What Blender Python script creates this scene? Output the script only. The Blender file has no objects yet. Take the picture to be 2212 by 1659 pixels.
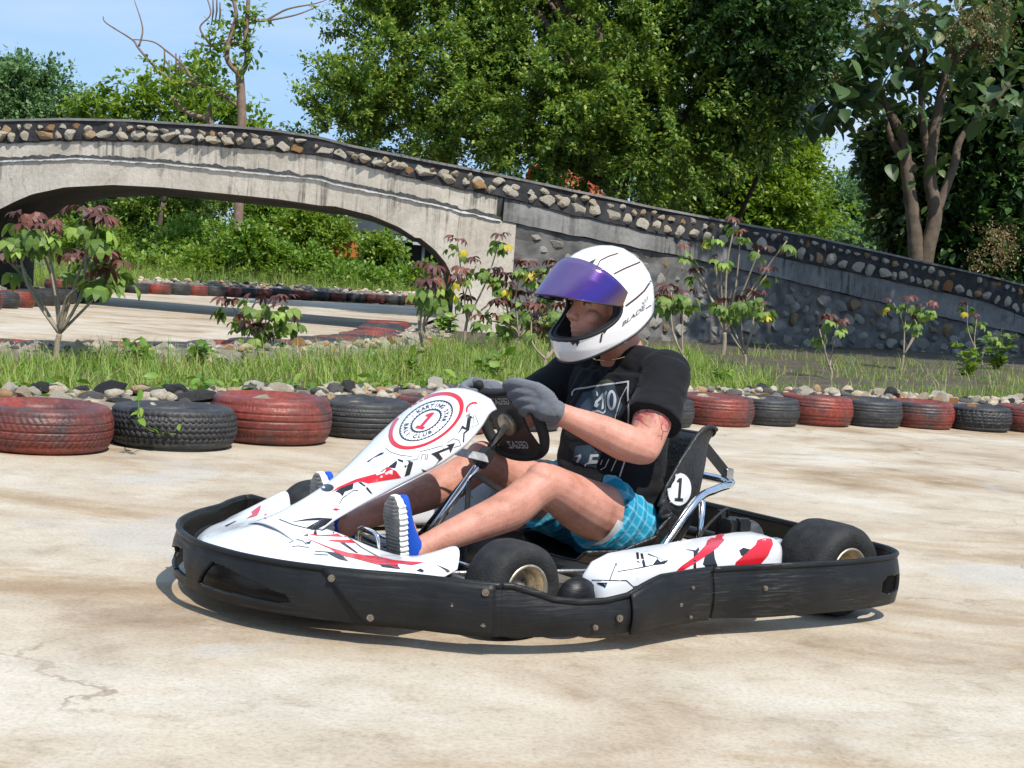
import bpy, bmesh, math, random
import numpy as np
from mathutils import Vector, Matrix, noise as mnoise
from mathutils.geometry import delaunay_2d_cdt
R = math.radians
rng = np.random.default_rng(7)
random.seed(7)
SC = bpy.context.scene
COL = SC.collection

# ---------------------------------------------------------------- camera
F_PX, HORIZON, ROLL, CAM_H = 1540.0, 275.5, 0.072, 0.948
PITCH = math.atan((384 - HORIZON) / F_PX)
FW = np.array([0, math.cos(PITCH), -math.sin(PITCH)])
UP = np.array([0, math.sin(PITCH), math.cos(PITCH)])
RT = np.array([1.0, 0, 0])
CR, SR = math.cos(ROLL), math.sin(ROLL)
cam_data = bpy.data.cameras.new('camera')
cam = bpy.data.objects.new('camera', cam_data)
COL.objects.link(cam)
cam_data.sensor_width = 36.0
cam_data.lens = 36.0 * F_PX / 1024.0
cam_data.clip_start = 0.05
cam_data.clip_end = 3000.0
_r = CR * RT + SR * UP
_u = -SR * RT + CR * UP
cam.matrix_world = Matrix(((_r[0], _u[0], -FW[0], 0), (_r[1], _u[1], -FW[1], 0), (_r[2], _u[2], -FW[2], CAM_H), (0, 0, 0, 1)))
SC.camera = cam

# ---------------------------------------------------------------- world and sun
SUN_EL, SUN_AZ = R(55), R(147)          # azimuth clockwise from +Y
world = bpy.data.worlds.new('World')
SC.world = world
world.use_nodes = True
wn, wl = world.node_tree.nodes, world.node_tree.links
wn.clear()
w_out = wn.new('ShaderNodeOutputWorld')
w_bg = wn.new('ShaderNodeBackground')
w_sky = wn.new('ShaderNodeTexSky')
w_sky.sky_type = 'NISHITA'
w_sky.sun_disc = False
w_sky.sun_elevation = SUN_EL
w_sky.sun_rotation = SUN_AZ
w_sky.air_density = 1.0
w_sky.dust_density = 0.2
w_sky.ozone_density = 3.0
# thin high cloud over the whole sky
w_tc = wn.new('ShaderNodeTexCoord')
w_map = wn.new('ShaderNodeMapping')
w_map.inputs['Scale'].default_value = (1.0, 1.0, 4.5)
w_map.inputs['Rotation'].default_value = (0.0, R(-12), 0.0)
w_no = wn.new('ShaderNodeTexNoise')
w_no.inputs['Scale'].default_value = 3.2
w_no.inputs['Detail'].default_value = 7
w_no.inputs['Roughness'].default_value = 0.52
w_no.inputs['Distortion'].default_value = 0.4
w_rmp = wn.new('ShaderNodeMapRange')
w_rmp.inputs['From Min'].default_value = 0.40
w_rmp.inputs['From Max'].default_value = 0.72
w_rmp.inputs['To Min'].default_value = 0.0
w_rmp.inputs['To Max'].default_value = 0.6
w_mix = wn.new('ShaderNodeMix')
w_mix.data_type = 'RGBA'
w_mix.inputs[7].default_value = (4.5, 5.0, 5.7, 1)
wl.new(w_tc.outputs['Generated'], w_map.inputs['Vector'])
wl.new(w_map.outputs['Vector'], w_no.inputs['Vector'])
wl.new(w_no.outputs['Fac'], w_rmp.inputs['Value'])
wl.new(w_rmp.outputs['Result'], w_mix.inputs[0])
w_tint = wn.new('ShaderNodeMix')
w_tint.data_type = 'RGBA'
w_tint.inputs[0].default_value = 0.88
w_tint.inputs[7].default_value = (2.15, 3.5, 5.6, 1)
wl.new(w_sky.outputs['Color'], w_tint.inputs[6])
wl.new(w_tint.outputs[2], w_mix.inputs[6])
wl.new(w_mix.outputs[2], w_bg.inputs['Color'])
w_bg.inputs['Strength'].default_value = 0.15
wl.new(w_bg.outputs['Background'], w_out.inputs['Surface'])

sun_data = bpy.data.lights.new('sun', 'SUN')
sun_data.energy = 4.7
sun_data.angle = R(0.53)
sun_data.color = (1.0, 0.955, 0.88)
sun = bpy.data.objects.new('sun', sun_data)
COL.objects.link(sun)
_sd = Vector((math.sin(SUN_AZ) * math.cos(SUN_EL), math.cos(SUN_AZ) * math.cos(SUN_EL), math.sin(SUN_EL)))
sun.rotation_euler = _sd.to_track_quat('Z', 'Y').to_euler()
sun.location = (6, -6, 12)

SC.view_settings.view_transform = 'Standard'
SC.view_settings.look = 'None'
SC.view_settings.gamma = 1.0
SC.view_settings.exposure = 0.27
SC.render.engine = 'CYCLES'
SC.cycles.max_bounces = 6
SC.cycles.transparent_max_bounces = 6

# ---------------------------------------------------------------- survey helpers (photo units 2212 wide -> places on the ground or at a depth)
UNIT = 2212.0 / 1024.0
CAMP = np.array([0, 0, CAM_H])
def ray(u, v):
    x, y = u / UNIT - 512, v / UNIT - 384
    return RT * (CR * x + SR * y) / F_PX - UP * (-SR * x + CR * y) / F_PX + FW
def gpt(u, v, z=0.0):
    r = ray(u, v)
    return CAMP + r * ((z - CAM_H) / r[2])
def dpt(u, v, d):
    r = ray(u, v)
    return CAMP + r * (d / r[1])

# ---------------------------------------------------------------- object helpers
def tag(o, label=None, cat=None, group=None, kind=None):
    if label: o['label'] = label
    if cat: o['category'] = cat
    if group: o['group'] = group
    if kind: o['kind'] = kind
    return o
def link(name, me, mat=None, parent=None, smooth=False):
    o = bpy.data.objects.new(name, me)
    COL.objects.link(o)
    if mat is not None:
        if isinstance(mat, (list, tuple)):
            for m in mat: me.materials.append(m)
        else:
            me.materials.append(mat)
    if parent is not None: o.parent = parent
    if smooth: me.polygons.foreach_set('use_smooth', [True] * len(me.polygons))
    return o
def mesh_np(name, verts, faces):
    me = bpy.data.meshes.new(name)
    me.from_pydata([tuple(v) for v in verts], [], [tuple(int(i) for i in f) for f in faces])
    me.update()
    return me
def mesh_fast(name, verts, faces):
    """verts (n,3) array, faces (m,k) array of equal sized polygons"""
    verts = np.asarray(verts, np.float32); faces = np.asarray(faces, np.int32)
    me = bpy.data.meshes.new(name)
    m, k = faces.shape
    me.vertices.add(len(verts)); me.vertices.foreach_set('co', verts.ravel())
    me.loops.add(m * k); me.loops.foreach_set('vertex_index', faces.ravel())
    me.polygons.add(m); me.polygons.foreach_set('loop_start', np.arange(m, dtype=np.int32) * k)
    me.update(calc_edges=True); me.validate()
    return me
def bm_obj(name, bm, mat=None, parent=None, smooth=False):
    me = bpy.data.meshes.new(name)
    bmesh.ops.recalc_face_normals(bm, faces=bm.faces)
    bm.to_mesh(me); bm.free()
    return link(name, me, mat, parent, smooth)
def empty(name, loc=(0, 0, 0), rz=0.0, parent=None):
    o = bpy.data.objects.new(name, None)
    COL.objects.link(o)
    o.location = loc; o.rotation_euler = (0, 0, rz)
    o.empty_display_size = 0.1
    if parent is not None: o.parent = parent
    return o
def copy_tree(o, parent=None):
    c = o.copy(); COL.objects.link(c); c.parent = parent
    for ch in list(o.children): copy_tree(ch, c)
    return c

def box(bm, c, s, rot=None):
    m = Matrix.Translation(c)
    if rot is not None: m = m @ rot.to_4x4()
    m = m @ Matrix.Diagonal((s[0], s[1], s[2], 1))
    bmesh.ops.create_cube(bm, size=1, matrix=m)
def bar(bm, a, b, w, t, upv=(0, 0, 1)):
    a, b = Vector(a), Vector(b); d = b - a
    z = d.normalized(); x = Vector(upv).cross(z)
    if x.length < 1e-4: x = Vector((1, 0, 0)).cross(z)
    x.normalize(); y = z.cross(x)
    rot = Matrix((x, y, z)).transposed()
    box(bm, (a + b) / 2, (w, t, d.length), rot)
def smooth_path(pts, n=6):
    pts = [Vector(p) for p in pts]
    if len(pts) < 3: return pts
    out = []
    for i in range(len(pts) - 1):
        p0 = pts[max(i - 1, 0)]; p1 = pts[i]; p2 = pts[i + 1]; p3 = pts[min(i + 2, len(pts) - 1)]
        for k in range(n):
            t = k / n
            out.append(0.5 * ((2 * p1) + (p2 - p0) * t + (2 * p0 - 5 * p1 + 4 * p2 - p3) * t * t + (3 * p1 - p0 - 3 * p2 + p3) * t ** 3))
    out.append(pts[-1])
    return out
def tube_geo(path, radii, seg=8, cap=True):
    """verts, quads of a tube along a path; radii scalar or list"""
    path = [Vector(p) for p in path]; n = len(path)
    if not hasattr(radii, '__len__'): radii = [radii] * n
    V, Fq = [], []
    t0 = (path[1] - path[0]).normalized()
    ref = Vector((0, 0, 1)) if abs(t0.z) < 0.9 else Vector((1, 0, 0))
    x = ref.cross(t0).normalized()
    for i, p in enumerate(path):
        t = (path[min(i + 1, n - 1)] - path[max(i - 1, 0)])
        t = t.normalized() if t.length > 1e-9 else t0
        x = (x - t * x.dot(t))
        x = x.normalized() if x.length > 1e-6 else Vector((1, 0, 0))
        y = t.cross(x)
        for k in range(seg):
            a = 2 * math.pi * k / seg
            V.append(p + (x * math.cos(a) + y * math.sin(a)) * radii[i])
    for i in range(n - 1):
        for k in range(seg):
            Fq.append((i * seg + k, i * seg + (k + 1) % seg, (i + 1) * seg + (k + 1) % seg, (i + 1) * seg + k))
    caps = []
    if cap:
        caps = [tuple(range(seg))[::-1], tuple(range((n - 1) * seg, n * seg))]
    return V, Fq, caps
def add_tube(bm, path, radii, seg=8, cap=True):
    V, Q, caps = tube_geo(path, radii, seg, cap)
    vs = [bm.verts.new(v) for v in V]
    for q in list(Q) + caps:
        try: bm.faces.new([vs[i] for i in q])
        except ValueError: pass
def tube_obj(name, path, radii, mat, parent=None, seg=8):
    bm = bmesh.new(); add_tube(bm, path, radii, seg)
    return bm_obj(name, bm, mat, parent, True)
def grid_geo(P):
    """P (n,m,3) -> verts, quads"""
    n, m = P.shape[:2]
    i, j = np.meshgrid(np.arange(n - 1), np.arange(m - 1), indexing='ij')
    a = i * m + j
    q = np.stack([a, a + 1, a + m + 1, a + m], -1).reshape(-1, 4)
    return P.reshape(-1, 3), q
def lathe(bm, prof, seg=32, axis='Z', center=(0, 0, 0), closed=False):
    """prof: list of (r, h)"""
    rings = []
    for r, hh in prof:
        ring = []
        for k in range(seg):
            a = 2 * math.pi * k / seg
            if axis == 'Z': p = (r * math.cos(a), r * math.sin(a), hh)
            elif axis == 'Y': p = (r * math.cos(a), hh, r * math.sin(a))
            else: p = (hh, r * math.cos(a), r * math.sin(a))
            ring.append(bm.verts.new(Vector(p) + Vector(center)))
        rings.append(ring)
    m = len(rings)
    for i in range(m if closed else m - 1):
        A, B = rings[i], rings[(i + 1) % m]
        for k in range(seg):
            bm.faces.new((A[k], A[(k + 1) % seg], B[(k + 1) % seg], B[k]))
    return rings

# ---------------------------------------------------------------- material helpers
def new_mat(name):
    m = bpy.data.materials.new(name); m.use_nodes = True
    nt = m.node_tree
    return m, nt.nodes, nt.links, nt.nodes['Principled BSDF']
def simple(name, col, rough=0.5, metal=0.0, spec=0.5, coat=0.0, bump=0.0, bscale=80.0, var=0.0, vscale=6.0, sss=0.0):
    m, N, L, B = new_mat(name)
    B.inputs['Base Color'].default_value = (*col, 1)
    B.inputs['Roughness'].default_value = rough
    B.inputs['Metallic'].default_value = metal
    B.inputs['Specular IOR Level'].default_value = spec
    B.inputs['Coat Weight'].default_value = coat
    if sss:
        B.inputs['Subsurface Weight'].default_value = sss
        B.inputs['Subsurface Radius'].default_value = (0.012, 0.005, 0.003)
    tc = N.new('ShaderNodeTexCoord')
    if var:
        no = N.new('ShaderNodeTexNoise'); no.inputs['Scale'].default_value = vscale; no.inputs['Detail'].default_value = 5
        L.new(tc.outputs['Object'], no.inputs['Vector'])
        hs = N.new('ShaderNodeHueSaturation'); hs.inputs['Color'].default_value = (*col, 1)
        mr = N.new('ShaderNodeMapRange'); mr.inputs['From Min'].default_value = .25; mr.inputs['From Max'].default_value = .75
        mr.inputs['To Min'].default_value = 1 - var; mr.inputs['To Max'].default_value = 1 + var
        L.new(no.outputs['Fac'], mr.inputs['Value']); L.new(mr.outputs['Result'], hs.inputs['Value'])
        L.new(hs.outputs['Color'], B.inputs['Base Color'])
    if bump:
        nb = N.new('ShaderNodeTexNoise'); nb.inputs['Scale'].default_value = bscale; nb.inputs['Detail'].default_value = 4
        L.new(tc.outputs['Object'], nb.inputs['Vector'])
        bp = N.new('ShaderNodeBump'); bp.inputs['Strength'].default_value = bump; bp.inputs['Distance'].default_value = 0.01
        L.new(nb.outputs['Fac'], bp.inputs['Height']); L.new(bp.outputs['Normal'], B.inputs['Normal'])
    return m
def ramp(N, L, src, stops, interp='LINEAR'):
    r = N.new('ShaderNodeValToRGB'); r.color_ramp.interpolation = interp
    el = r.color_ramp.elements
    while len(el) < len(stops): el.new(0.5)
    for e, (p, c) in zip(el, stops):
        e.position = p; e.color = (*c, 1) if len(c) == 3 else c
    L.new(src, r.inputs['Fac'])
    return r
def noise(N, L, vec, scale, detail=5, rough=0.55, dist=0.0):
    n = N.new('ShaderNodeTexNoise'); n.inputs['Scale'].default_value = scale; n.inputs['Detail'].default_value = detail
    n.inputs['Roughness'].default_value = rough; n.inputs['Distortion'].default_value = dist
    L.new(vec, n.inputs['Vector']); return n
def mapping(N, L, vec, scale=(1, 1, 1), rot=(0, 0, 0), loc=(0, 0, 0)):
    m = N.new('ShaderNodeMapping'); m.inputs['Scale'].default_value = scale; m.inputs['Rotation'].default_value = rot; m.inputs['Location'].default_value = loc
    L.new(vec, m.inputs['Vector']); return m
def mixc(N, L, fac, a, b, mode='MIX'):
    m = N.new('ShaderNodeMix'); m.data_type = 'RGBA'; m.blend_type = mode
    for sock, v in ((m.inputs[0], fac), (m.inputs[6], a), (m.inputs[7], b)):
        if isinstance(v, (int, float)): sock.default_value = v
        elif isinstance(v, tuple): sock.default_value = (*v, 1) if len(v) == 3 else v
        else: L.new(v, sock)
    return m.outputs[2]
def leaf_mat(name, stops, trans=0.3, rough=0.45, spec=0.4):
    """leaf colours picked at random leaf by leaf"""
    m, N, L, B = new_mat(name)
    g = N.new('ShaderNodeNewGeometry')
    r = ramp(N, L, g.outputs['Random Per Island'], stops)
    L.new(r.outputs['Color'], B.inputs['Base Color'])
    B.inputs['Roughness'].default_value = rough
    B.inputs['Specular IOR Level'].default_value = spec
    t = N.new('ShaderNodeBsdfTranslucent')
    hs = N.new('ShaderNodeHueSaturation'); hs.inputs['Value'].default_value = 1.25; hs.inputs['Saturation'].default_value = 1.1; hs.inputs['Hue'].default_value = 0.485
    L.new(r.outputs['Color'], hs.inputs['Color']); L.new(hs.outputs['Color'], t.inputs['Color'])
    mx = N.new('ShaderNodeMixShader'); mx.inputs[0].default_value = trans
    L.new(B.outputs[0], mx.inputs[1]); L.new(t.outputs[0], mx.inputs[2])
    L.new(mx.outputs[0], N['Material Output'].inputs['Surface'])
    return m
ORD = ['first', 'second', 'third', 'fourth', 'fifth', 'sixth', 'seventh', 'eighth', 'ninth', 'tenth', 'eleventh', 'twelfth', 'thirteenth', 'fourteenth', 'fifteenth', 'sixteenth', 'seventeenth', 'eighteenth', 'nineteenth', 'twentieth', 'twenty-first', 'twenty-second', 'twenty-third', 'twenty-fourth', 'twenty-fifth']
# ================================================================ ground, tracks
def ground_mat():
    m, N, L, B = new_mat('soil_and_grass')
    tc = N.new('ShaderNodeTexCoord')
    n1 = noise(N, L, tc.outputs['Object'], 0.5, 6); n2 = noise(N, L, tc.outputs['Object'], 9, 6, .65)
    a = ramp(N, L, n1.outputs['Fac'], [(.35, (.075, .085, .028)), (.5, (.11, .10, .045)), (.65, (.055, .085, .022))])
    b = ramp(N, L, n2.outputs['Fac'], [(.3, (.45, .42, .36)), (.7, (1.25, 1.2, 1.1))])
    L.new(mixc(N, L, 1.0, a.outputs['Color'], b.outputs['Color'], 'MULTIPLY'), B.inputs['Base Color'])
    B.inputs['Roughness'].default_value = .95
    bp = N.new('ShaderNodeBump'); bp.inputs['Strength'].default_value = .6; bp.inputs['Distance'].default_value = .05
    L.new(n2.outputs['Fac'], bp.inputs['Height']); L.new(bp.outputs['Normal'], B.inputs['Normal'])
    return m
def concrete_mat():
    m, N, L, B = new_mat('worn_concrete')
    tc = N.new('ShaderNodeTexCoord'); v = tc.outputs['Object']
    # drive direction of the karts: stains are drawn out along it
    st = mapping(N, L, v, (0.8, 1.0, 1), (0, 0, R(-38)))
    big = noise(N, L, st.outputs['Vector'], 1.05, 6, .6, .7)
    base = ramp(N, L, big.outputs['Fac'], [(.28, (.30, .225, .15)), (.41, (.42, .345, .255)), (.54, (.48, .415, .325)), (.70, (.515, .475, .405))])
    spots = noise(N, L, st.outputs['Vector'], 2.6, 12, .74, .3)
    sr = ramp(N, L, spots.outputs['Fac'], [(.32, (.55, .45, .34)), (.43, (.86, .82, .76)), (.56, (1.03, 1.02, 1.0))])
    c1 = mixc(N, L, .6, base.outputs['Color'], sr.outputs['Color'], 'MULTIPLY')
    # brown rubbed-in soil and damp patches with ragged rims
    wet = noise(N, L, mapping(N, L, v, (.8, 1.3, 1), (0, 0, R(-38)), (3.1, 1.7, 0)).outputs['Vector'], .85, 9, .62, .9)
    wr = ramp(N, L, wet.outputs['Fac'], [(.53, (1, 1, 1)), (.59, (.86, .79, .70)), (.65, (.74, .64, .53)), (.75, (.64, .53, .42))])
    c1 = mixc(N, L, .95, c1, wr.outputs['Color'], 'MULTIPLY')
    # pale bleached scuffs
    sc = noise(N, L, mapping(N, L, v, (1.0, 1.2, 1), (0, 0, R(-38)), (9, 2, 0)).outputs['Vector'], 2.8, 9, .74)
    scr = ramp(N, L, sc.outputs['Fac'], [(.56, (0, 0, 0)), (.74, (.7, .7, .7))])
    c2 = mixc(N, L, scr.outputs['Color'], c1, (.56, .51, .435))
    md = noise(N, L, st.outputs['Vector'], 8.5, 10, .72, .25)
    mdr = ramp(N, L, md.outputs['Fac'], [(.34, (.60, .52, .42)), (.44, (.93, .90, .86)), (.58, (1.0, 1.0, 1.0)), (.70, (1.10, 1.10, 1.08))])
    c2 = mixc(N, L, .5, c2, mdr.outputs['Color'], 'MULTIPLY')
    # grey cement patches
    gp = noise(N, L, v, .6, 5, .6, 1.2)
    gpr = ramp(N, L, gp.outputs['Fac'], [(.60, (0, 0, 0)), (.66, (.45, .45, .45))])
    c2 = mixc(N, L, gpr.outputs['Color'], c2, (.40, .385, .36))
    # fine grain
    fg = noise(N, L, v, 75, 5, .8)
    fgr = ramp(N, L, fg.outputs['Fac'], [(.34, (.62, .60, .57)), (.5, (.98, .98, .98)), (.66, (1.12, 1.12, 1.12))])
    c2 = mixc(N, L, .7, c2, fgr.outputs['Color'], 'MULTIPLY')
    pit = N.new('ShaderNodeTexVoronoi'); pit.inputs['Scale'].default_value = 14; L.new(v, pit.inputs['Vector'])
    pr = ramp(N, L, pit.outputs['Distance'], [(.025, (.55, .48, .40)), (.06, (1, 1, 1))])
    c2 = mixc(N, L, .55, c2, pr.outputs['Color'], 'MULTIPLY')
    # cracks
    wv = N.new('ShaderNodeTexVoronoi'); wv.feature = 'DISTANCE_TO_EDGE'; wv.inputs['Scale'].default_value = .34
    dist = noise(N, L, v, 2.2, 6, .6)
    vm = N.new('ShaderNodeVectorMath'); vm.operation = 'ADD'
    vs = N.new('ShaderNodeVectorMath'); vs.operation = 'SCALE'; vs.inputs['Scale'].default_value = .55
    L.new(dist.outputs['Color'], vs.inputs[0]); L.new(vs.outputs[0], vm.inputs[0]); L.new(v, vm.inputs[1]); L.new(vm.outputs[0], wv.inputs['Vector'])
    cr = ramp(N, L, wv.outputs['Distance'], [(.0, (.45, .38, .32)), (.0035, (1, 1, 1))])
    crm = noise(N, L, v, .8, 2)
    crr = ramp(N, L, crm.outputs['Fac'], [(.48, (0, 0, 0)), (.56, (.8, .8, .8))])
    c3 = mixc(N, L, crr.outputs['Color'], c2, mixc(N, L, 1.0, c2, cr.outputs['Color'], 'MULTIPLY'))
    L.new(c3, B.inputs['Base Color'])
    rr = ramp(N, L, spots.outputs['Fac'], [(.3, (.55, .55, .55)), (.6, (.85, .85, .85))])
    L.new(rr.outputs['Color'], B.inputs['Roughness'])
    B.inputs['Specular IOR Level'].default_value = .35
    bp = N.new('ShaderNodeBump'); bp.inputs['Strength'].default_value = .25; bp.inputs['Distance'].default_value = .006
    L.new(mixc(N, L, .5, fg.outputs['Fac'], spots.outputs['Fac']), bp.inputs['Height']); L.new(bp.outputs['Normal'], B.inputs['Normal'])
    return m
M_SOIL = ground_mat(); M_CONC = concrete_mat()
def sheet(name, pts, z, mat, kind='structure'):
    bm = bmesh.new()
    f = bm.faces.new([bm.verts.new((p[0], p[1], z)) for p in pts])
    if f.normal.z < 0: f.normal_flip()
    bmesh.ops.triangulate(bm, faces=bm.faces)
    o = bm_obj(name, bm, mat); tag(o, kind=kind); return o
sheet('ground', [(-900, -300), (900, -300), (900, 1500), (-900, 1500)], -0.03, M_SOIL)
# the line on which the near tyre row stands (near edges of the tyres), left to right
ROW_L = [(-3.3, 5.6), (-2.65, 6.2), (-2.06, 6.78), (-1.58, 7.23), (-1.2, 7.69), (-.81, 8.26), (-.4, 8.8), (.05, 9.33), (.5, 9.85), (.97, 10.3), (1.43, 10.69), (1.83, 11.1), (2.22, 11.32), (2.68, 11.56), (3.12, 11.78), (3.6, 11.9), (4.1, 12.05), (4.65, 12.15), (5.3, 12.2), (8, 12.4), (14, 12.6)]
near = [(-9, -6), (14, -6)] + [(14, 12.9)] + [(x, y + .45) for x, y in ROW_L[::-1]] + [(-9, 1.2)]
t1 = sheet('track', near, 0.0, M_CONC)
# second stretch of track that runs left to right behind the island and away under the bridge
t2 = sheet('track', [(-30, 8.0), (-8, 9.6), (-4.6, 11.0), (-3.0, 12.0), (-1.7, 15.2), (-1.35, 18), (-1.3, 24), (-1.2, 30), (.5, 41.5), (-8.2, 33.2), (-9.8, 31.5), (-7.6, 27), (-7.1, 20), (-8.5, 18.3), (-30, 16)], 0.004, M_CONC)
# raised bed of the island between the two tracks, reaching to the foot of the bridge wall
def island():
    xs = np.linspace(-9, 15, 110)
    rows = []
    rowx = np.array([p[0] for p in ROW_L]); rowy = np.array([p[1] for p in ROW_L])
    for x in xs:
        y0 = np.interp(x, [-9, -3.3] + list(rowx[1:]), [1.5, 6.0] + list(rowy[1:] + .40))
        y1 = np.interp(x, [-9, -4.6, -3.5, -2.8, -2.2, -1.7, -1.45, -1.3, 15], [9.2, 10.7, 11.0, 12.1, 14.2, 16.0, 19, 34, 34])
        ys = y0 + (y1 - y0) * np.linspace(0, 1, 40)
        e = np.minimum(ys - y0, y1 - ys)
        z = np.clip(e / .35, 0, 1) * .13 - .02
        z = z + np.array([mnoise.noise((x * .9, yy * .9, 0)) * .035 for yy in ys]) * np.clip(e / .5, 0, 1)
        rows.append(np.stack([np.full_like(ys, x), ys, z], -1))
    V, Q = grid_geo(np.array(rows))
    m, N, L, B = new_mat('island_soil')
    tc = N.new('ShaderNodeTexCoord')
    n1 = noise(N, L, tc.outputs['Object'], 3, 7, .65); n2 = noise(N, L, tc.outputs['Object'], 22, 5, .7)
    a = ramp(N, L, n1.outputs['Fac'], [(.3, (.045, .034, .024)), (.55, (.085, .066, .044)), (.7, (.13, .105, .07))])
    b = ramp(N, L, n2.outputs['Fac'], [(.35, (.5, .5, .5)), (.65, (1.4, 1.35, 1.25))])
    L.new(mixc(N, L, 1.0, a.outputs['Color'], b.outputs['Color'], 'MULTIPLY'), B.inputs['Base Color']); B.inputs['Roughness'].default_value = .95
    bp = N.new('ShaderNodeBump'); bp.inputs['Strength'].default_value = .8; bp.inputs['Distance'].default_value = .04
    L.new(n2.outputs['Fac'], bp.inputs['Height']); L.new(bp.outputs['Normal'], B.inputs['Normal'])
    o = link('planting_bed', mesh_fast('planting_bed', V, Q), m, None, True); tag(o, kind='structure')
island()

# ================================================================ stone material and shapes
def stone_mat(name, stops, rough=.9):
    m, N, L, B = new_mat(name)
    oi = N.new('ShaderNodeObjectInfo'); tc = N.new('ShaderNodeTexCoord')
    r = ramp(N, L, oi.outputs['Random'], stops)
    n1 = noise(N, L, tc.outputs['Object'], 5, 6, .7); n2 = noise(N, L, tc.outputs['Object'], 22, 5, .75)
    a = ramp(N, L, n1.outputs['Fac'], [(.28, (.66, .53, .38)), (.40, (1, .97, .92)), (.65, (1.1, 1.1, 1.1))])
    c = mixc(N, L, .55, r.outputs['Color'], a.outputs['Color'], 'MULTIPLY')
    p = ramp(N, L, n2.outputs['Fac'], [(.28, (.55, .48, .40)), (.38, (1, 1, 1))])
    c = mixc(N, L, .5, c, p.outputs['Color'], 'MULTIPLY')
    L.new(c, B.inputs['Base Color']); B.inputs['Roughness'].default_value = rough; B.inputs['Specular IOR Level'].default_value = .2
    bp = N.new('ShaderNodeBump'); bp.inputs['Strength'].default_value = .9; bp.inputs['Distance'].default_value = .12
    L.new(n2.outputs['Fac'], bp.inputs['Height']); L.new(bp.outputs['Normal'], B.inputs['Normal'])
    return m
M_STONE = stone_mat('coral_stone', [(.0, (.70, .62, .48)), (.35, (.80, .73, .61)), (.58, (.72, .59, .42)), (.74, (.82, .75, .63)), (.90, (.58, .37, .18)), (1, (.42, .18, .07))])
M_STONE_OLD = stone_mat('weathered_stone', [(.0, (.34, .32, .29)), (.4, (.50, .47, .42)), (.7, (.62, .58, .51)), (.9, (.36, .29, .21)), (1, (.46, .31, .18))])
M_STONE_DARK = stone_mat('black_lava_stone', [(.0, (.05, .05, .052)), (.6, (.09, .088, .086)), (1, (.14, .13, .12))])
STONES = []
for k in range(10):
    bm = bmesh.new(); bmesh.ops.create_icosphere(bm, subdivisions=2, radius=.5)
    planes = [(Vector(np.random.default_rng(k * 9 + j).normal(size=3)).normalized(), .24 + .14 * ((k * 7 + j * 3) % 5) / 5) for j in range(12)]
    for v in bm.verts:
        for n, d in planes:
            e = v.co.dot(n) - d
            if e > 0: v.co -= n * e * .97
        v.co *= 1.12 + .22 * mnoise.noise(v.co * 3.1 + Vector((k * 3.7, 0, 0)))
    me = bpy.data.meshes.new('stone'); bm.to_mesh(me); bm.free(); STONES.append(me)
STONE_ME = {}
def stone(parent, loc, size, rot, mat, name='stone'):
    k = int(rng.integers(10)); key = (k, mat.name)
    if key not in STONE_ME:
        me = STONES[k].copy(); me.materials.append(mat); STONE_ME[key] = me
    o = bpy.data.objects.new(name, STONE_ME[key]); COL.objects.link(o)
    o.location = loc; o.scale = size; o.rotation_euler = rot; o.parent = parent
    return o

# ================================================================ bridge
GX = np.array([-20, -13, -10, -8, -5, -2, -.85, 1, 3, 5, 7, 10, 14, 22.])
GY = np.array([27, 25.2, 24.4, 23.9, 23.0, 22.0, 21.75, 22.5, 24.4, 26.2, 27.5, 29, 30.5, 33])
def _smooth_g():
    xs = np.linspace(-20, 22, 421); y = np.interp(xs, GX, GY)
    k = np.ones(13) / 13
    for _ in range(2): y = np.convolve(np.pad(y, 6, mode='edge'), k, mode='valid')
    return xs, y
GXS, GYS = _smooth_g()
def gb(x): return np.interp(x, GXS, GYS)
def on_bridge(u, v):
    r = ray(u, v); lo, hi = 5.0, 60.0
    f = lambda t: (CAMP + r * t)[1] - gb((CAMP + r * t)[0])
    for _ in range(50):
        mid = (lo + hi) / 2
        if f(mid) > 0: hi = mid
        else: lo = mid
    return CAMP + r * lo
_z1 = lambda p: ((p[0] * .6329) / 4032 * 2212, (p[1] * .6329) / 4032 * 2212)
_z2 = lambda p: ((1100 + p[0] * .7233) / 4032 * 2212, (p[1] * .7233) / 4032 * 2212)
_z5 = lambda p: ((1300 + p[0] * .5877) / 4032 * 2212, (700 + p[1] * .5877) / 4032 * 2212)
_z6 = lambda p: ((2500 + p[0] * .6926) / 4032 * 2212, (800 + p[1] * .6926) / 4032 * 2212)
def prof(pts):
    P = np.array([on_bridge(*p) for p in pts]); o = np.argsort(P[:, 0]); P = P[o]
    return lambda x: np.interp(x, P[:, 0], P[:, 2])
bz_top = prof([(-150, 268), (-60, 261)] + [_z1(p) for p in [(0, 745), (400, 737), (800, 745), (1400, 780), (1700, 805), (2000, 850)]] + [_z2(p) for p in [(400, 790), (800, 870), (1200, 950), (1600, 1035), (2000, 1120)]] + [_z6(p) for p in [(500, 95), (1000, 185), (1500, 300), (2000, 410), (2212, 465)]] + [(2400, 705)])
bz_band = prof([(-150, 325), (-60, 315)] + [_z1(p) for p in [(0, 885), (500, 870), (1000, 880), (1500, 915), (2000, 965)]] + [_z2(p) for p in [(400, 880), (800, 985), (1200, 1070), (1600, 1170), (2000, 1260)]] + [_z6(p) for p in [(500, 240), (1000, 345), (1500, 450), (2000, 560)]] + [(2400, 760)])
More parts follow.
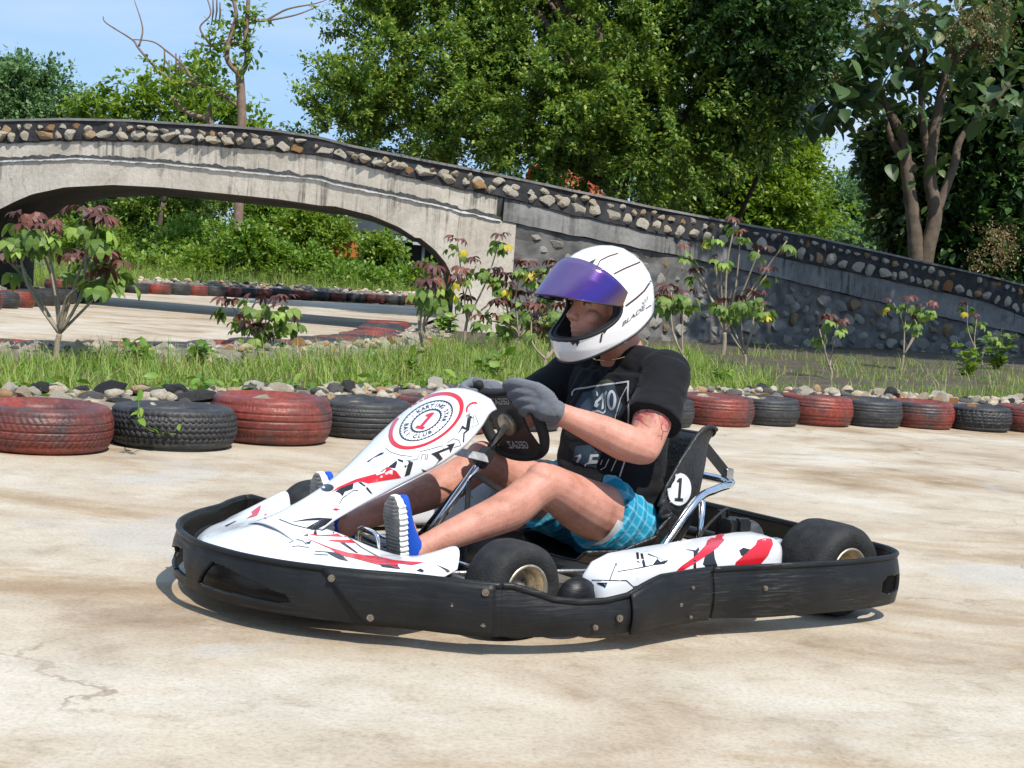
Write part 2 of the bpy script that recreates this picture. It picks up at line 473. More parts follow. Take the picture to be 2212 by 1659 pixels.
bz_ledge = prof([(-150, 366), (-60, 356)] + [_z1(p) for p in [(0, 1000), (500, 985), (1000, 1015), (1500, 1065), (2000, 1115)]] + [_z2(p) for p in [(300, 1000), (700, 1080), (1000, 1150), (1200, 1200), (1600, 1280)]] + [_z6(p) for p in [(300, 310), (800, 420), (1300, 540), (1800, 660), (2200, 740)]] + [(2400, 830)])
ARCH = [(-40, 500), (-25, 470)] + [_z1(p) for p in [(0, 1300), (100, 1250), (200, 1208), (400, 1165), (700, 1150), (1000, 1165), (1500, 1215), (2000, 1280)]] + [_z2(p) for p in [(0, 1085), (300, 1122), (500, 1172), (650, 1235), (750, 1300)]] + [_z5(p) for p in [(600, 400), (700, 480), (775, 570), (815, 650), (828, 760)]]
AP = np.array([on_bridge(*p) for p in ARCH])
AX0, AX1 = AP[0, 0], AP[-1, 0]
def bz_arch(x):
    o = np.argsort(AP[:, 0]); return np.interp(x, AP[o, 0], AP[o, 2])
def concrete_wall_mat(name, c0, c1, stain=.5):
    m, N, L, B = new_mat(name)
    tc = N.new('ShaderNodeTexCoord'); v = tc.outputs['Object']
    n1 = noise(N, L, v, 1.4, 7, .6, .3); n2 = noise(N, L, v, 16, 5, .7)
    a = ramp(N, L, n1.outputs['Fac'], [(.3, c0), (.6, c1), (.75, tuple(min(1, q * 1.15) for q in c1))])
    drip = noise(N, L, mapping(N, L, v, (6, 6, .35)).outputs['Vector'], 2.2, 6, .65)
    dm = noise(N, L, mapping(N, L, v, (.6, .6, 1.4)).outputs['Vector'], 1.1, 3)
    dr = ramp(N, L, drip.outputs['Fac'], [(.36, (.25, .25, .25)), (.50, (1, 1, 1))])
    dmr = ramp(N, L, dm.outputs['Fac'], [(.45, (0, 0, 0)), (.6, (stain, stain, stain))])
    c = mixc(N, L, dmr.outputs['Color'], a.outputs['Color'], mixc(N, L, 1.0, a.outputs['Color'], dr.outputs['Color'], 'MULTIPLY'))
    f = ramp(N, L, n2.outputs['Fac'], [(.3, (.72, .72, .72)), (.6, (1.05, 1.05, 1.05))])
    c = mixc(N, L, .6, c, f.outputs['Color'], 'MULTIPLY')
    w = N.new('ShaderNodeTexVoronoi'); w.feature = 'DISTANCE_TO_EDGE'; w.inputs['Scale'].default_value = .7
    dn = noise(N, L, v, 3, 5); vs = N.new('ShaderNodeVectorMath'); vs.operation = 'SCALE'; vs.inputs['Scale'].default_value = .5
    va = N.new('ShaderNodeVectorMath'); L.new(dn.outputs['Color'], vs.inputs[0]); L.new(vs.outputs[0], va.inputs[0]); L.new(v, va.inputs[1]); L.new(va.outputs[0], w.inputs['Vector'])
    cr = ramp(N, L, w.outputs['Distance'], [(0, (.5, .48, .46)), (.006, (1, 1, 1))])
    c = mixc(N, L, .7, c, cr.outputs['Color'], 'MULTIPLY')
    L.new(c, B.inputs['Base Color']); B.inputs['Roughness'].default_value = .9; B.inputs['Specular IOR Level'].default_value = .2
    bp = N.new('ShaderNodeBump'); bp.inputs['Strength'].default_value = .5; bp.inputs['Distance'].default_value = .03
    L.new(mixc(N, L, .5, n2.outputs['Fac'], drip.outputs['Fac']), bp.inputs['Height']); L.new(bp.outputs['Normal'], B.inputs['Normal'])
    return m
M_BCONC = concrete_wall_mat('bridge_concrete', (.43, .375, .30), (.58, .52, .435), .85)
M_BPLAST = concrete_wall_mat('grey_plaster', (.14, .134, .125), (.26, .25, .235), .9)
M_MORTAR = simple('black_mortar', (.045, .044, .045), .95, spec=.15, bump=1.0, bscale=14, var=.45, vscale=7)
M_MORTAR2 = simple('grey_mortar', (.13, .125, .118), .95, spec=.15, bump=1.0, bscale=9, var=.5, vscale=5)
bridge = empty('stone_bridge', (0, 22, 0)); tag(bridge, 'long arched concrete bridge with white stones set in its black parapet', 'bridge')
BACK = np.array([-.08, 1.0])          # the deck runs back along this direction
ramp_wall = empty('stone_wall', (6, 27, 0)); tag(ramp_wall, 'grey rubble stone ramp wall running down from the bridge to the right', 'wall')
def tangent(x):
    d = (gb(x + .05) - gb(x - .05)) / .1; t = np.array([1, d]); return t / np.linalg.norm(t)
def strip(name, xs, zlo, zhi, proud, depth, mat, jit=0.0, rows=2, parent=bridge):
    """wall strip following the bridge line from zlo(x) to zhi(x); front face 'proud' metres before the line, 'depth' thick"""
    cols = []
    for x in xs:
        t = tangent(x); n = np.array([t[1], -t[0]]); base = np.array([x, gb(x)])
        lo, hi = zlo(x), zhi(x); col = []
        for k in range(rows):
            z = lo + (hi - lo) * k / (rows - 1)
            j = jit * mnoise.noise((x * 2.3, z * 3.1, proud * 9)) if jit else 0
            zz = z + (jit * .8 * mnoise.noise((x * 3.7, k * 5.1, 2)) if jit and k in (0,) else 0)
            f = base + n * (proud + j); col.append((f[0], f[1], zz))
        for z in (hi, lo):
            b = base + BACK * depth; col.append((b[0], b[1], z))
        cols.append(col)
    m = len(cols[0]); V = [p for c in cols for p in c]; Fq = []
    for i in range(len(cols) - 1):
        for k in range(m):
            Fq.append((i * m + k, (i + 1) * m + k, (i + 1) * m + (k + 1) % m, i * m + (k + 1) % m))
    Fq.append(tuple(range(m))[::-1]); Fq.append(tuple(range((len(cols) - 1) * m, len(cols) * m)))
    me = mesh_np(name, V, Fq); o = link(name, me, mat, parent)
    o.location = (-parent.location[0], -parent.location[1], 0)
    bm = bmesh.new(); bm.from_mesh(me); bmesh.ops.recalc_face_normals(bm, faces=bm.faces); bm.to_mesh(me); bm.free()
    return o
xs_all = np.arange(-13, 16.01, .12)
DEPTH = 3.6
strip('parapet', xs_all, lambda x: bz_band(x), lambda x: bz_top(x) - .035, .05, .30, M_MORTAR, .035, 6)
strip('coping', xs_all, lambda x: bz_top(x) - .034, bz_top, .075, .34, M_BPLAST)
strip('back_parapet', xs_all, lambda x: bz_band(x) - .05, lambda x: bz_top(x) - .06, -3.2, 3.55, M_MORTAR)
xs_l = np.arange(-13, -.30, .12)
xs_r = np.arange(-.30, 16.01, .12)
strip('deck_band', xs_l, bz_ledge, lambda x: bz_band(x) - .003, .025, DEPTH, M_BCONC, .012, 3)
strip('plaster_band', xs_r, bz_ledge, lambda x: bz_band(x) - .003, .02, DEPTH, M_BPLAST, .03, 4)
strip('mortar_bed', np.arange(-.10, 16.01, .12), lambda x: -.2, lambda x: bz_ledge(x) - .003, -.03, 2.5, M_MORTAR2, .06, 10, ramp_wall)
M_SEAMD = simple('dark_seam_mortar', (.075, .07, .066), .95, bump=1, bscale=25, var=.5, vscale=12); M_SEAMW = simple('white_efflorescence', (.62, .61, .58), .9, bump=.8, bscale=30, var=.25, vscale=14)
def jag(x, k, a): return a * (mnoise.noise((x * 1.7, k, 2)) * .7 + mnoise.noise((x * 5.1, k, 0)) + .8 * mnoise.noise((x * 15, k, 5)))
xs_s = np.arange(-13, -.30, .035)
strip('mortar_seam', xs_s, lambda x: bz_ledge(x) + .012 + jag(x, 1, .012), lambda x: bz_ledge(x) + .055 + jag(x, 7, .035), .034, .02, M_SEAMD, .012, 3)
strip('mortar_seam', xs_s, lambda x: bz_ledge(x) - .018 + jag(x, 3, .018), lambda x: bz_ledge(x) + .008 + jag(x, 5, .010), .028, .02, M_SEAMW, .010, 3)
strip('mortar_seam', xs_s, lambda x: bz_band(x) - .020 + jag(x, 13, .018), lambda x: bz_band(x) + .02, .046, .02, M_MORTAR, .012, 3)
# arch ring: face with the opening, inner soffit
AX = np.concatenate([[AX0 - .001], np.linspace(AX0, AX1, 90), [AX1 + .001]])
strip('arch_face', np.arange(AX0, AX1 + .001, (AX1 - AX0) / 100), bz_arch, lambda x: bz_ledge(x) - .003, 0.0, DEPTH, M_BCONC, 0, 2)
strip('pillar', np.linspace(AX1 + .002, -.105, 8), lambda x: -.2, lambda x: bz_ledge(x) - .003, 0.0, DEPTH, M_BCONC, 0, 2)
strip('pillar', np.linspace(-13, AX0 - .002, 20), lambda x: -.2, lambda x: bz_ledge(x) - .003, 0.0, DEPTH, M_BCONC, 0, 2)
# underside and inner walls: damp stains plus tunnel shade painted into the colour
M_STAIN_SHADE = concrete_wall_mat('damp_shadowed_concrete', (.030, .028, .026), (.075, .068, .058), .9)
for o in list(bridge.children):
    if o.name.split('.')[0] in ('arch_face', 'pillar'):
        o.data.materials.append(M_STAIN_SHADE)
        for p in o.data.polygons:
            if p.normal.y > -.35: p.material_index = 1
# stones of the parapet, two or three courses of unequal size
nst = 0
x = -10.6
def bstone(x, z, w, hgt, mat, proud=.035, par=None):
    par = par or bridge
    t = tangent(x); n = np.array([t[1], -t[0]])
    p = np.array([x, gb(x)]) + n * proud - np.array([par.location[0], par.location[1]])
    slope = math.atan2(bz_top(x + .3) - bz_top(x - .3), .6)
    return stone(par, (p[0], p[1], z), (w * 1.30, .13 + .06 * random.random(), hgt * 1.30), (random.uniform(-.2, .2), -slope + random.uniform(-.3, .3), math.atan2(t[1], t[0]) + random.uniform(-.15, .15)), mat)
x = -10.6
while x < 14.5:
    H_ = bz_top(x) - bz_band(x) - .04
    w = random.choice([random.uniform(.12, .2), random.uniform(.18, .27), random.uniform(.22, .32)])
    hh = min(random.uniform(.13, .22), H_ * .52) * (.85 if w < .17 else 1)
    if random.random() < .96: bstone(x + w / 2, bz_band(x) + hh / 2 + random.uniform(.0, .03), w, hh, M_STONE); nst += 1
    x += w * 1.02 + random.uniform(.0, .025)
x = -10.6
while x < 14.5:
    w = random.uniform(.08, .19); hh = random.uniform(.07, .13)
    if random.random() < .95: bstone(x, bz_top(x) - .055 - hh / 2 - random.uniform(.0, .05), w, hh, M_STONE, .03); nst += 1
    x += w * 1.15 + random.uniform(.01, .05)
# stones bedded in the retaining wall
for k in range(2600):
    if len(globals().get('RW', [])) >= 285: break
    x = random.uniform(.1, 12.5); ztop = bz_ledge(x) - .12
    if ztop < .1: continue
    z = random.uniform(0.0, ztop)
    w = random.uniform(.14, .36) * (1.15 if z < .6 else .9)
    ok = all((x - a) ** 2 + (z - b) ** 2 > ((w + c) * .46) ** 2 for a, b, c in bridge.get('_', [])) if False else True
    if not ok: continue
    RW = globals().setdefault('RW', [])
    if any((x - a) ** 2 + ((z - b) * 1.25) ** 2 < ((w + c) * .45) ** 2 for a, b, c in RW): continue
    RW.append((x, z, w))
    bstone(x, z, w, w * random.uniform(.55, .9), M_STONE_OLD, -.06 if z > .9 else -.035, ramp_wall)
print('bridge stones', nst, len(RW))
# ================================================================ tyres lying on their sides along the tracks
def tyre_mat(name, paint):
    m, N, L, B = new_mat(name)
    tc = N.new('ShaderNodeTexCoord'); oi = N.new('ShaderNodeObjectInfo')
    va = N.new('ShaderNodeVectorMath'); sc = N.new('ShaderNodeVectorMath'); sc.operation = 'SCALE'
    cb = N.new('ShaderNodeCombineXYZ'); L.new(oi.outputs['Random'], cb.inputs[0]); L.new(oi.outputs['Random'], cb.inputs[2])
    sc.inputs['Scale'].default_value = 37; L.new(cb.outputs[0], sc.inputs[0]); L.new(sc.outputs[0], va.inputs[0]); L.new(tc.outputs['Object'], va.inputs[1])
    v = va.outputs[0]
    n1 = noise(N, L, v, 3.2, 6, .62, .4); n2 = noise(N, L, v, 40, 4, .7); n3 = noise(N, L, mapping(N, L, v, (1, 1, 5)).outputs['Vector'], 7, 6, .7)
    rub = ramp(N, L, n3.outputs['Fac'], [(.3, (.018, .018, .019)), (.55, (.034, .034, .035)), (.75, (.075, .072, .068))])
    c = rub.outputs['Color']
    if paint:
        hv = ramp(N, L, n2.outputs['Fac'], [(.3, (.15, .024, .014)), (.7, (.32, .050, .027))])
        fade = noise(N, L, v, 5, 4)
        red = mixc(N, L, ramp(N, L, fade.outputs['Fac'], [(.48, (0, 0, 0)), (.74, (.55, .55, .55))]).outputs['Color'], hv.outputs['Color'], (.24, .065, .042))
        wear = ramp(N, L, n1.outputs['Fac'], [(.36, (.97, .97, .97)), (.50, (.45, .45, .45)), (.64, (.05, .05, .05))])
        c = mixc(N, L, wear.outputs['Color'], red, c)
    # pale dust low on the sides
    du = ramp(N, L, n2.outputs['Fac'], [(.54, (0, 0, 0)), (.74, (.30, .30, .30))])
    c = mixc(N, L, du.outputs['Color'], c, (.20, .165, .125))
    L.new(c, B.inputs['Base Color']); B.inputs['Roughness'].default_value = .46 if paint else .55
    B.inputs['Specular IOR Level'].default_value = .4
    bp = N.new('ShaderNodeBump'); bp.inputs['Strength'].default_value = .25; bp.inputs['Distance'].default_value = .01
    L.new(n2.outputs['Fac'], bp.inputs['Height']); L.new(bp.outputs['Normal'], B.inputs['Normal'])
    return m
M_TRED = tyre_mat('red_painted_rubber', True); M_TBLK = tyre_mat('bare_black_rubber', False)
def groove(design, a, z):
    """1 where a tread groove is; a angle 0..2pi, z -1..1 across the tread"""
    g = 0.0
    if design == 0:      # ribs with slanting sipes
        for c in (-.55, -.12, .30, .70):
            if abs(z - c) < .035: g = 1
        if z > .34 or z < -.58:
            if ((a * 44 / math.pi + z * 2.0) % 1.0) < .22: g = max(g, .5)
    elif design == 1:    # zigzag blocks
        for c in (-.62, -.2, .2, .62):
            zz = c + .10 * (2 * abs(((a * 30 / math.pi) % 1.0) - .5) - .5) * 2
            if abs(z - zz) < .05: g = 1
        k = int((z + 1) / .41)
        if (((a * 30 / math.pi) + .37 * k) % 1.0) < .2 and abs(z) < .95: g = max(g, .9)
        if abs(z) > .8 and ((a * 30 / math.pi) % 1.0) < .35: g = 1
    elif design == 2:    # wide smooth ribs
        for c in (-.45, .05, .5):
            if abs(z - c) < .045: g = 1
        if abs(z) > .78 and ((a * 48 / math.pi) % 1.0) < .18: g = .7
    else:                # directional
        if abs(z) < .04 or abs(abs(z) - .5) < .035: g = 1
        if abs(z) > .1 and ((a * 34 / math.pi + abs(z) * 1.6) % 1.0) < .2: g = max(g, .8)
    return g
def tyre_mesh(design, D, W, seg, rows):
    Ro = D / 2; Rb = Ro * .60
    prof = []
    # outside: bead bottom -> sidewall bottom -> tread -> sidewall top -> bead -> inside
    side = [(Rb, .06), (Rb + .01, .03), (Rb + .03, .022), (Ro * .80, .0), (Ro * .90, .006), (Ro * .955, .024)]
    for r, z in side: prof.append((r, z * W / .2, None))
    for k in range(rows):
        t = -1 + 2 * k / (rows - 1)
        prof.append((Ro - .012 * t ** 4 * (1 if abs(t) > .5 else .6) - .004 * t * t, W / 2 + t * (W / 2 - .034 * W / .2), t))
    for r, z in side[::-1]: prof.append((r, W - z * W / .2, None))
    prof += [(Rb + .012, W * .62, None), (Ro * .9, W * .75, None), (Ro * .94, W * .5, None), (Ro * .9, W * .25, None), (Rb + .012, W * .38, None)]
    m = len(prof); ang = np.linspace(0, 2 * math.pi, seg, endpoint=False)
    P = np.zeros((m, seg, 3))
    for i, (r, z, t) in enumerate(prof):
        rr = np.full(seg, r)
        if t is not None: rr = rr - np.array([(.010 if design == 1 else .006) * groove(design, a, t) for a in ang])
        P[i, :, 0] = rr * np.cos(ang); P[i, :, 1] = rr * np.sin(ang); P[i, :, 2] = z
    Q = []
    i, j = np.meshgrid(np.arange(m), np.arange(seg), indexing='ij')
    Q = np.stack([i * seg + j, i * seg + (j + 1) % seg, ((i + 1) % m) * seg + (j + 1) % seg, ((i + 1) % m) * seg + j], -1).reshape(-1, 4)
    return mesh_fast('tyre', P.reshape(-1, 3), Q)
_TY = {}
def tyre_data(design, D, W, red, fine):
    key = (design, D, W, red, fine)
    if key not in _TY:
        me = tyre_mesh(design, D, W, *((300, 34) if fine == 2 else (160, 25) if fine == 1 else (36, 9)))
        me.materials.append(M_TRED if red else M_TBLK)
        if fine < 2: me.polygons.foreach_set('use_smooth', [True] * len(me.polygons))
        _TY[key] = me
    return _TY[key]
def tyre(x, y, design, D, W, red, fine, label, group, z=0.002, tilt=(0, 0)):
    o = bpy.data.objects.new('tyre', tyre_data(design, D, W, red, fine)); COL.objects.link(o)
    o.location = (x, y, z); o.rotation_euler = (tilt[0], tilt[1], random.uniform(0, 6.28))
    return tag(o, label, 'tyre', group)
def away(x, y, r):
    k = math.hypot(x, y); return x + x / k * r, y + y / k * r
NEAR_G = 'tyres lining the near side of the track'
NEAR = [  # near-edge x, y, diameter, width, red?, design, label
    (-2.62, 6.28, .63, .205, 0, 2, None),
    (-2.06, 6.78, .64, .205, 1, 3, 'red painted tyre with black scuffs cut off by the left edge of the picture'),
    (-1.58, 7.23, .62, .195, 0, 1, 'black tyre with deep zigzag tread between two red tyres at left'),
    (-1.20, 7.72, .64, .235, 1, 2, 'tall red tyre with a black smear on its wall, left of the white fairing'),
    (-.80, 8.30, .57, .20, 0, 0, 'black ribbed tyre half hidden by the white steering fairing'),
    (-.40, 8.84, .58, .20, 1, 2, 'faded red tyre showing only its rim above the white fairing'),
    (.05, 9.36, .56, .19, 0, 0, 'black tyre behind the steering wheel of the kart'),
    (.50, 9.86, .56, .19, 1, 0, 'red tyre hidden behind the chest of the driver'),
    (.97, 10.30, .54, .19, 0, 0, 'black tyre hidden behind the shoulder of the driver'),
    (1.43, 10.69, .545, .20, 1, 0, 'bright red tyre directly behind the back of the driver'),
    (1.83, 11.02, .50, .19, 0, 0, 'small black tyre second to the right of the driver'),
    (2.24, 11.30, .56, .215, 1, 0, 'dull dark red ribbed tyre third to the right of the driver'),
    (2.69, 11.56, .52, .20, 0, 0, 'black ribbed tyre between two red ones at right'),
    (3.13, 11.76, .53, .20, 1, 0, 'red ribbed tyre with bright patch fifth to the right of the driver'),
    (3.62, 11.90, .52, .185, 0, 1, 'low black tyre with wavy shoulder tread near the right edge'),
    (4.08, 12.10, .56, .20, 1, 0, 'brownish red tyre cut off by the right edge of the picture'),
]
for (x, y, D, W, red, des, lab) in NEAR:
    if lab is None: continue
    cx, cy = away(x, y, D * .47)
    tyre(cx, cy, des, D, W, red, 2 if x < -.3 else 1, lab, NEAR_G, tilt=(random.uniform(-.02, .02), random.uniform(-.02, .02)))
MID_G = 'tyres along the second stretch of track'
MID = [(-3.72, 11.15, 1), (-3.40, 11.45, 0), (-3.12, 12.10, 1), (-2.80, 12.62, 0), (-2.52, 13.15, 1), (-2.28, 13.70, 0), (-2.02, 14.25, 1), (-1.88, 14.85, 0), (-1.76, 15.45, 1), (-1.68, 16.05, 0), (-1.63, 16.65, 1), (-1.60, 17.25, 1), (-1.60, 17.85, 0), (-1.62, 18.45, 1), (-1.66, 19.05, 0), (-1.70, 19.65, 0), (-1.72, 20.3, 1), (-1.75, 21.2, 1)]
for i, (x, y, red) in enumerate(MID):
    tyre(x, y, 2, .60, .20, red, 1, f'{"red" if red else "black"} tyre on the inner edge of the second track, {ORD[i]} from the left', MID_G, .004, (random.uniform(-.04, .07), random.uniform(-.05, .05)))
FARG = 'tyres along the far edge of the track behind the bridge'
FX = [(-9.3, 31.2), (-8.43, 32.1), (-7.95, 32.6), (-7.2, 33.9), (-6.02, 36.2), (-4.55, 38.0), (-3.6, 38.9), (-2.6, 39.8), (-1.9, 40.4), (-1.0, 41.0)]
seglen = [0]
for a, b in zip(FX[:-1], FX[1:]): seglen.append(seglen[-1] + math.dist(a, b))
nf = int(seglen[-1] / .60)
for i in range(nf):
    s_ = i * .60; x = float(np.interp(s_, seglen, [p[0] for p in FX])); y = float(np.interp(s_, seglen, [p[1] for p in FX]))
    red = i % 2 == 0
    tyre(x, y, 2, random.uniform(.56, .62), random.uniform(.2, .24), red, 0, f'small {"red" if red else "black"} tyre in the far row under the bridge, {ORD[i // 2]} from the left', FARG, .004)
LEFTG = 'tyres beside the left foot of the bridge'
for i, (x, y, red) in enumerate([(-7.15, 20.5, 1), (-7.12, 21.1, 0), (-7.1, 21.7, 1), (-7.12, 22.3, 0), (-7.15, 22.9, 0), (-7.15, 23.5, 0), (-7.2, 24.1, 0), (-7.22, 24.7, 0), (-7.2, 25.3, 0), (-7.3, 25.9, 0)]):
    tyre(x, y, 0, .60, .22, red, 1 if i < 4 else 0, f'{"red" if red else "black"} tyre by the left foot of the bridge, {ORD[i]} from the near end', LEFTG, .004)
# ================================================================ low kerbs of coral rock behind the tyres
M_KBED = simple('dusty_rubble_bed', (.17, .15, .125), .95, spec=.1, bump=1.0, bscale=22, var=.5, vscale=9)
def kerb(name, label, path, width, hgt, count, mats, size, zbase=0.0, extra=0):
    P = [Vector((p[0], p[1], 0)) for p in path]; P = smooth_path(P, 5)
    bm = bmesh.new(); prev = None
    for i, p in enumerate(P):
        t = (P[min(i + 1, len(P) - 1)] - P[max(i - 1, 0)]).normalized(); n = Vector((t.y, -t.x, 0))
        ring = []
        for o_, z_ in ((.5, -.02), (.42, hgt * .72), (.0, hgt * .85), (-.42, hgt * .7), (-.5, -.02)):
            q = p + n * (width * o_); ring.append(bm.verts.new((q.x, q.y, zbase + z_ + .03 * mnoise.noise((q.x * 3, q.y * 3, z_ * 5)))))
        if prev:
            for a in range(4): bm.faces.new((prev[a], prev[a + 1], ring[a + 1], ring[a]))
        prev = ring
    o = bm_obj(name, bm, M_KBED, None, True); tag(o, label, 'kerb')
    cum = [0]
    for a, b in zip(P[:-1], P[1:]): cum.append(cum[-1] + (b - a).length)
    xs = [p.x for p in P]; ys = [p.y for p in P]
    def place(k):
        s_ = random.uniform(0, cum[-1]); x = float(np.interp(s_, cum, xs)); y = float(np.interp(s_, cum, ys))
        s2 = min(s_ + .05, cum[-1]); dx = float(np.interp(s2, cum, xs)) - x; dy = float(np.interp(s2, cum, ys)) - y
        l = math.hypot(dx, dy) or 1; nx, ny = dy / l, -dx / l
        off = random.uniform(-.5, .5) * width
        z = zbase + hgt * (.25 + .65 * math.cos(off / width * 2.2)) * random.uniform(.75, 1.08)
        return x + nx * off, y + ny * off, z
    for k in range(count):
        x, y, z = place(k); s_ = random.uniform(*size)
        stone(o, (x, y, z), (s_, s_ * random.uniform(.7, 1), s_ * random.uniform(.5, .85)), (random.uniform(-.5, .5), random.uniform(-.5, .5), random.uniform(0, 6.28)), random.choices(mats, [.76, .24])[0])
    if extra:
        V, Fc = [], []
        for k in range(extra):
            x, y, z = place(k); s_ = random.uniform(size[0] * .5, size[0] * 1.35); me = STONES[k % 10]
            co = np.array([v.co[:] for v in me.vertices]); a = random.uniform(0, 6.28); ca, sa = math.cos(a), math.sin(a)
            co = co @ np.array([[ca, sa, 0], [-sa, ca, 0], [0, 0, .7]]) * s_ + (x, y, z); b = sum(len(v) for v in V)
            V.append(co); Fc.append(np.array([p.vertices[:] for p in me.polygons]) + b)
        s = link('rubble', mesh_fast('rubble', np.concatenate(V), np.concatenate(Fc)), M_RUBBLE, o); tag(s, kind='stuff')
    return o
M_RUBBLE, _N, _L, _B = new_mat('coral_rubble')
_g = _N.new('ShaderNodeNewGeometry')
_L.new(ramp(_N, _L, _g.outputs['Random Per Island'], [(0, (.06, .058, .055)), (.25, (.13, .12, .11)), (.30, (.46, .40, .30)), (.7, (.60, .53, .42)), (.88, (.48, .35, .20)), (1, (.40, .22, .10))]).outputs['Color'], _B.inputs['Base Color']); _B.inputs['Roughness'].default_value = .95
_tc = _N.new('ShaderNodeTexCoord'); _nn = noise(_N, _L, _tc.outputs['Object'], 28, 6, .75)
_src = _B.inputs['Base Color'].links[0].from_socket
_L.new(mixc(_N, _L, .8, _src, ramp(_N, _L, _nn.outputs['Fac'], [(.30, (.55, .48, .40)), (.46, (1, .98, .95)), (.65, (1.15, 1.15, 1.15))]).outputs['Color'], 'MULTIPLY'), _B.inputs['Base Color'])
_bp = _N.new('ShaderNodeBump'); _bp.inputs['Strength'].default_value = 1.0; _bp.inputs['Distance'].default_value = .04; _L.new(_nn.outputs['Fac'], _bp.inputs['Height']); _L.new(_bp.outputs['Normal'], _B.inputs['Normal'])
near_path = [away(x, y, D + .20) for (x, y, D, W, r, d, l) in NEAR]
near_path = [(-4.6, 5.3), (-3.6, 6.0)] + near_path + [(5.6, 13.2), (8, 13.6)]
kerb('stone_kerb', 'low kerb of loose white and black coral rocks behind the near tyres', near_path, .48, .235, 298, [M_STONE, M_STONE_DARK], (.10, .23), 0, 1900)
mid_path = [(-6.5, 9.9), (-4.4, 10.4), (-3.35, 10.85), (-2.7, 11.6), (-2.25, 12.4), (-1.75, 13.4), (-1.4, 14.5), (-1.18, 16), (-1.1, 18), (-1.15, 20.4)]
kerb('stone_kerb', 'kerb of pale coral rocks winding from the left edge to the bridge pillar', mid_path, .55, .24, 270, [M_STONE, M_STONE], (.08, .2), 0, 600)
far_path = [(x - .15, y + .75) for x, y in FX]
kerb('stone_kerb', 'distant line of white rubble behind the far tyre row under the bridge', far_path, .5, .34, 90, [M_STONE, M_STONE], (.12, .25), 0, 500)
kerb('stone_kerb', 'short line of white rocks behind the tyres at the left foot of the bridge', [(-7.9, 19), (-7.75, 21), (-7.75, 22.8)], .45, .3, 45, [M_STONE, M_STONE], (.12, .25), 0, 60)
# ================================================================ vegetation
LEAF_TYPES = {
    # outline of a single leaf lying in x (length) and y (width), folded a little along the midrib
    'small': (np.array([(0, 0, 0), (.5, .28, .05), (1, 0, -.04), (.5, -.28, .05)]), np.array([(0, 1, 2), (0, 2, 3)])),
    'oval': (np.array([(0, 0, 0), (.3, .24, .07), (.7, .22, .03), (1, 0, -.14), (.7, -.22, .03), (.3, -.24, .07), (.5, 0, 0)]), np.array([(0, 6, 1), (1, 6, 2), (2, 6, 3), (3, 6, 4), (4, 6, 5), (5, 6, 0)])),
}
def frames(dirs, ups=None):
    d = dirs / np.linalg.norm(dirs, axis=1, keepdims=True)
    u = np.tile(np.array([0, 0, 1.0]), (len(d), 1)) if ups is None else ups
    u = u + rng.normal(0, .35, u.shape)
    y = np.cross(u, d); y /= np.linalg.norm(y, axis=1, keepdims=True) + 1e-9
    z = np.cross(d, y)
    return np.stack([d, y, z], 1)
def leaves_geo(pos, dirs, size, kind='small', ups=None):
    P, Fc = LEAF_TYPES[kind]; n, m = len(pos), len(P)
    fr = frames(dirs, ups)
    V = pos[:, None, :] + np.einsum('nij,mi->nmj', fr, P) * size[:, None, None]
    Q = Fc[None] + (np.arange(n) * m)[:, None, None]
    return V.reshape(-1, 3), Q.reshape(-1, 3)
def sprays(cent, dirs, length, per, spread, droop=.15):
    """leaf positions along short twigs fanned out from each clump centre"""
    n = len(cent); d = dirs / np.linalg.norm(dirs, axis=1, keepdims=True)
    t = rng.random((n, per)); tw = 5
    sub = d[:, None, :] + rng.normal(0, spread, (n, tw, 3)); sub /= np.linalg.norm(sub, axis=2, keepdims=True)
    k = rng.integers(0, tw, (n, per)); sd = np.take_along_axis(sub, k[:, :, None].repeat(3, 2), 1)
    pos = cent[:, None, :] + sd * (t * length[:, None])[:, :, None] + rng.normal(0, .045, (n, per, 3)) * length[:, None, None]
    pos[:, :, 2] -= droop * (t ** 2) * length[:, None]
    ld = sd * .7 + rng.normal(0, .75, sd.shape)
    return pos.reshape(-1, 3), ld.reshape(-1, 3)
def branch_tree(o_parent, base, tips, r0, mat, name='trunk', seg=7, jitter=.12, fork=None):
    """tapered trunk with limbs that bend out to the given tips"""
    bm = bmesh.new(); base = Vector(base)
    fork = Vector(fork) if fork is not None else base + (sum((Vector(t) for t in tips), Vector()) / len(tips) - base) * .45
    path = smooth_path([base, base.lerp(fork, .5) + Vector((random.uniform(-1, 1), random.uniform(-1, 1), 0)) * jitter * .5, fork], 5)
    add_tube(bm, path, list(np.linspace(r0, r0 * .68, len(path))), seg)
    for t in tips:
        t = Vector(t); L_ = (t - fork).length
        m1 = fork.lerp(t, .35) + Vector((random.uniform(-1, 1), random.uniform(-1, 1), random.uniform(0, 1))) * jitter * L_
        m2 = fork.lerp(t, .7) + Vector((random.uniform(-1, 1), random.uniform(-1, 1), random.uniform(-.3, 1))) * jitter * L_
        p = smooth_path([fork - Vector((0, 0, .05)), m1, m2, t], 5)
        add_tube(bm, p, list(np.linspace(r0 * .55, r0 * .10, len(p))), 6)
    o = bm_obj(name, bm, mat, o_parent, True); return o
M_BARK = simple('grey_brown_bark', (.13, .10, .075), .95, spec=.1, bump=1, bscale=10, var=.4, vscale=5)
M_BARKP = simple('pale_bark', (.26, .21, .16), .95, spec=.1, bump=.8, bscale=12, var=.4, vscale=5)
M_BARKD = simple('dark_bark', (.06, .048, .038), .95, spec=.1, bump=1, bscale=10, var=.4, vscale=5)
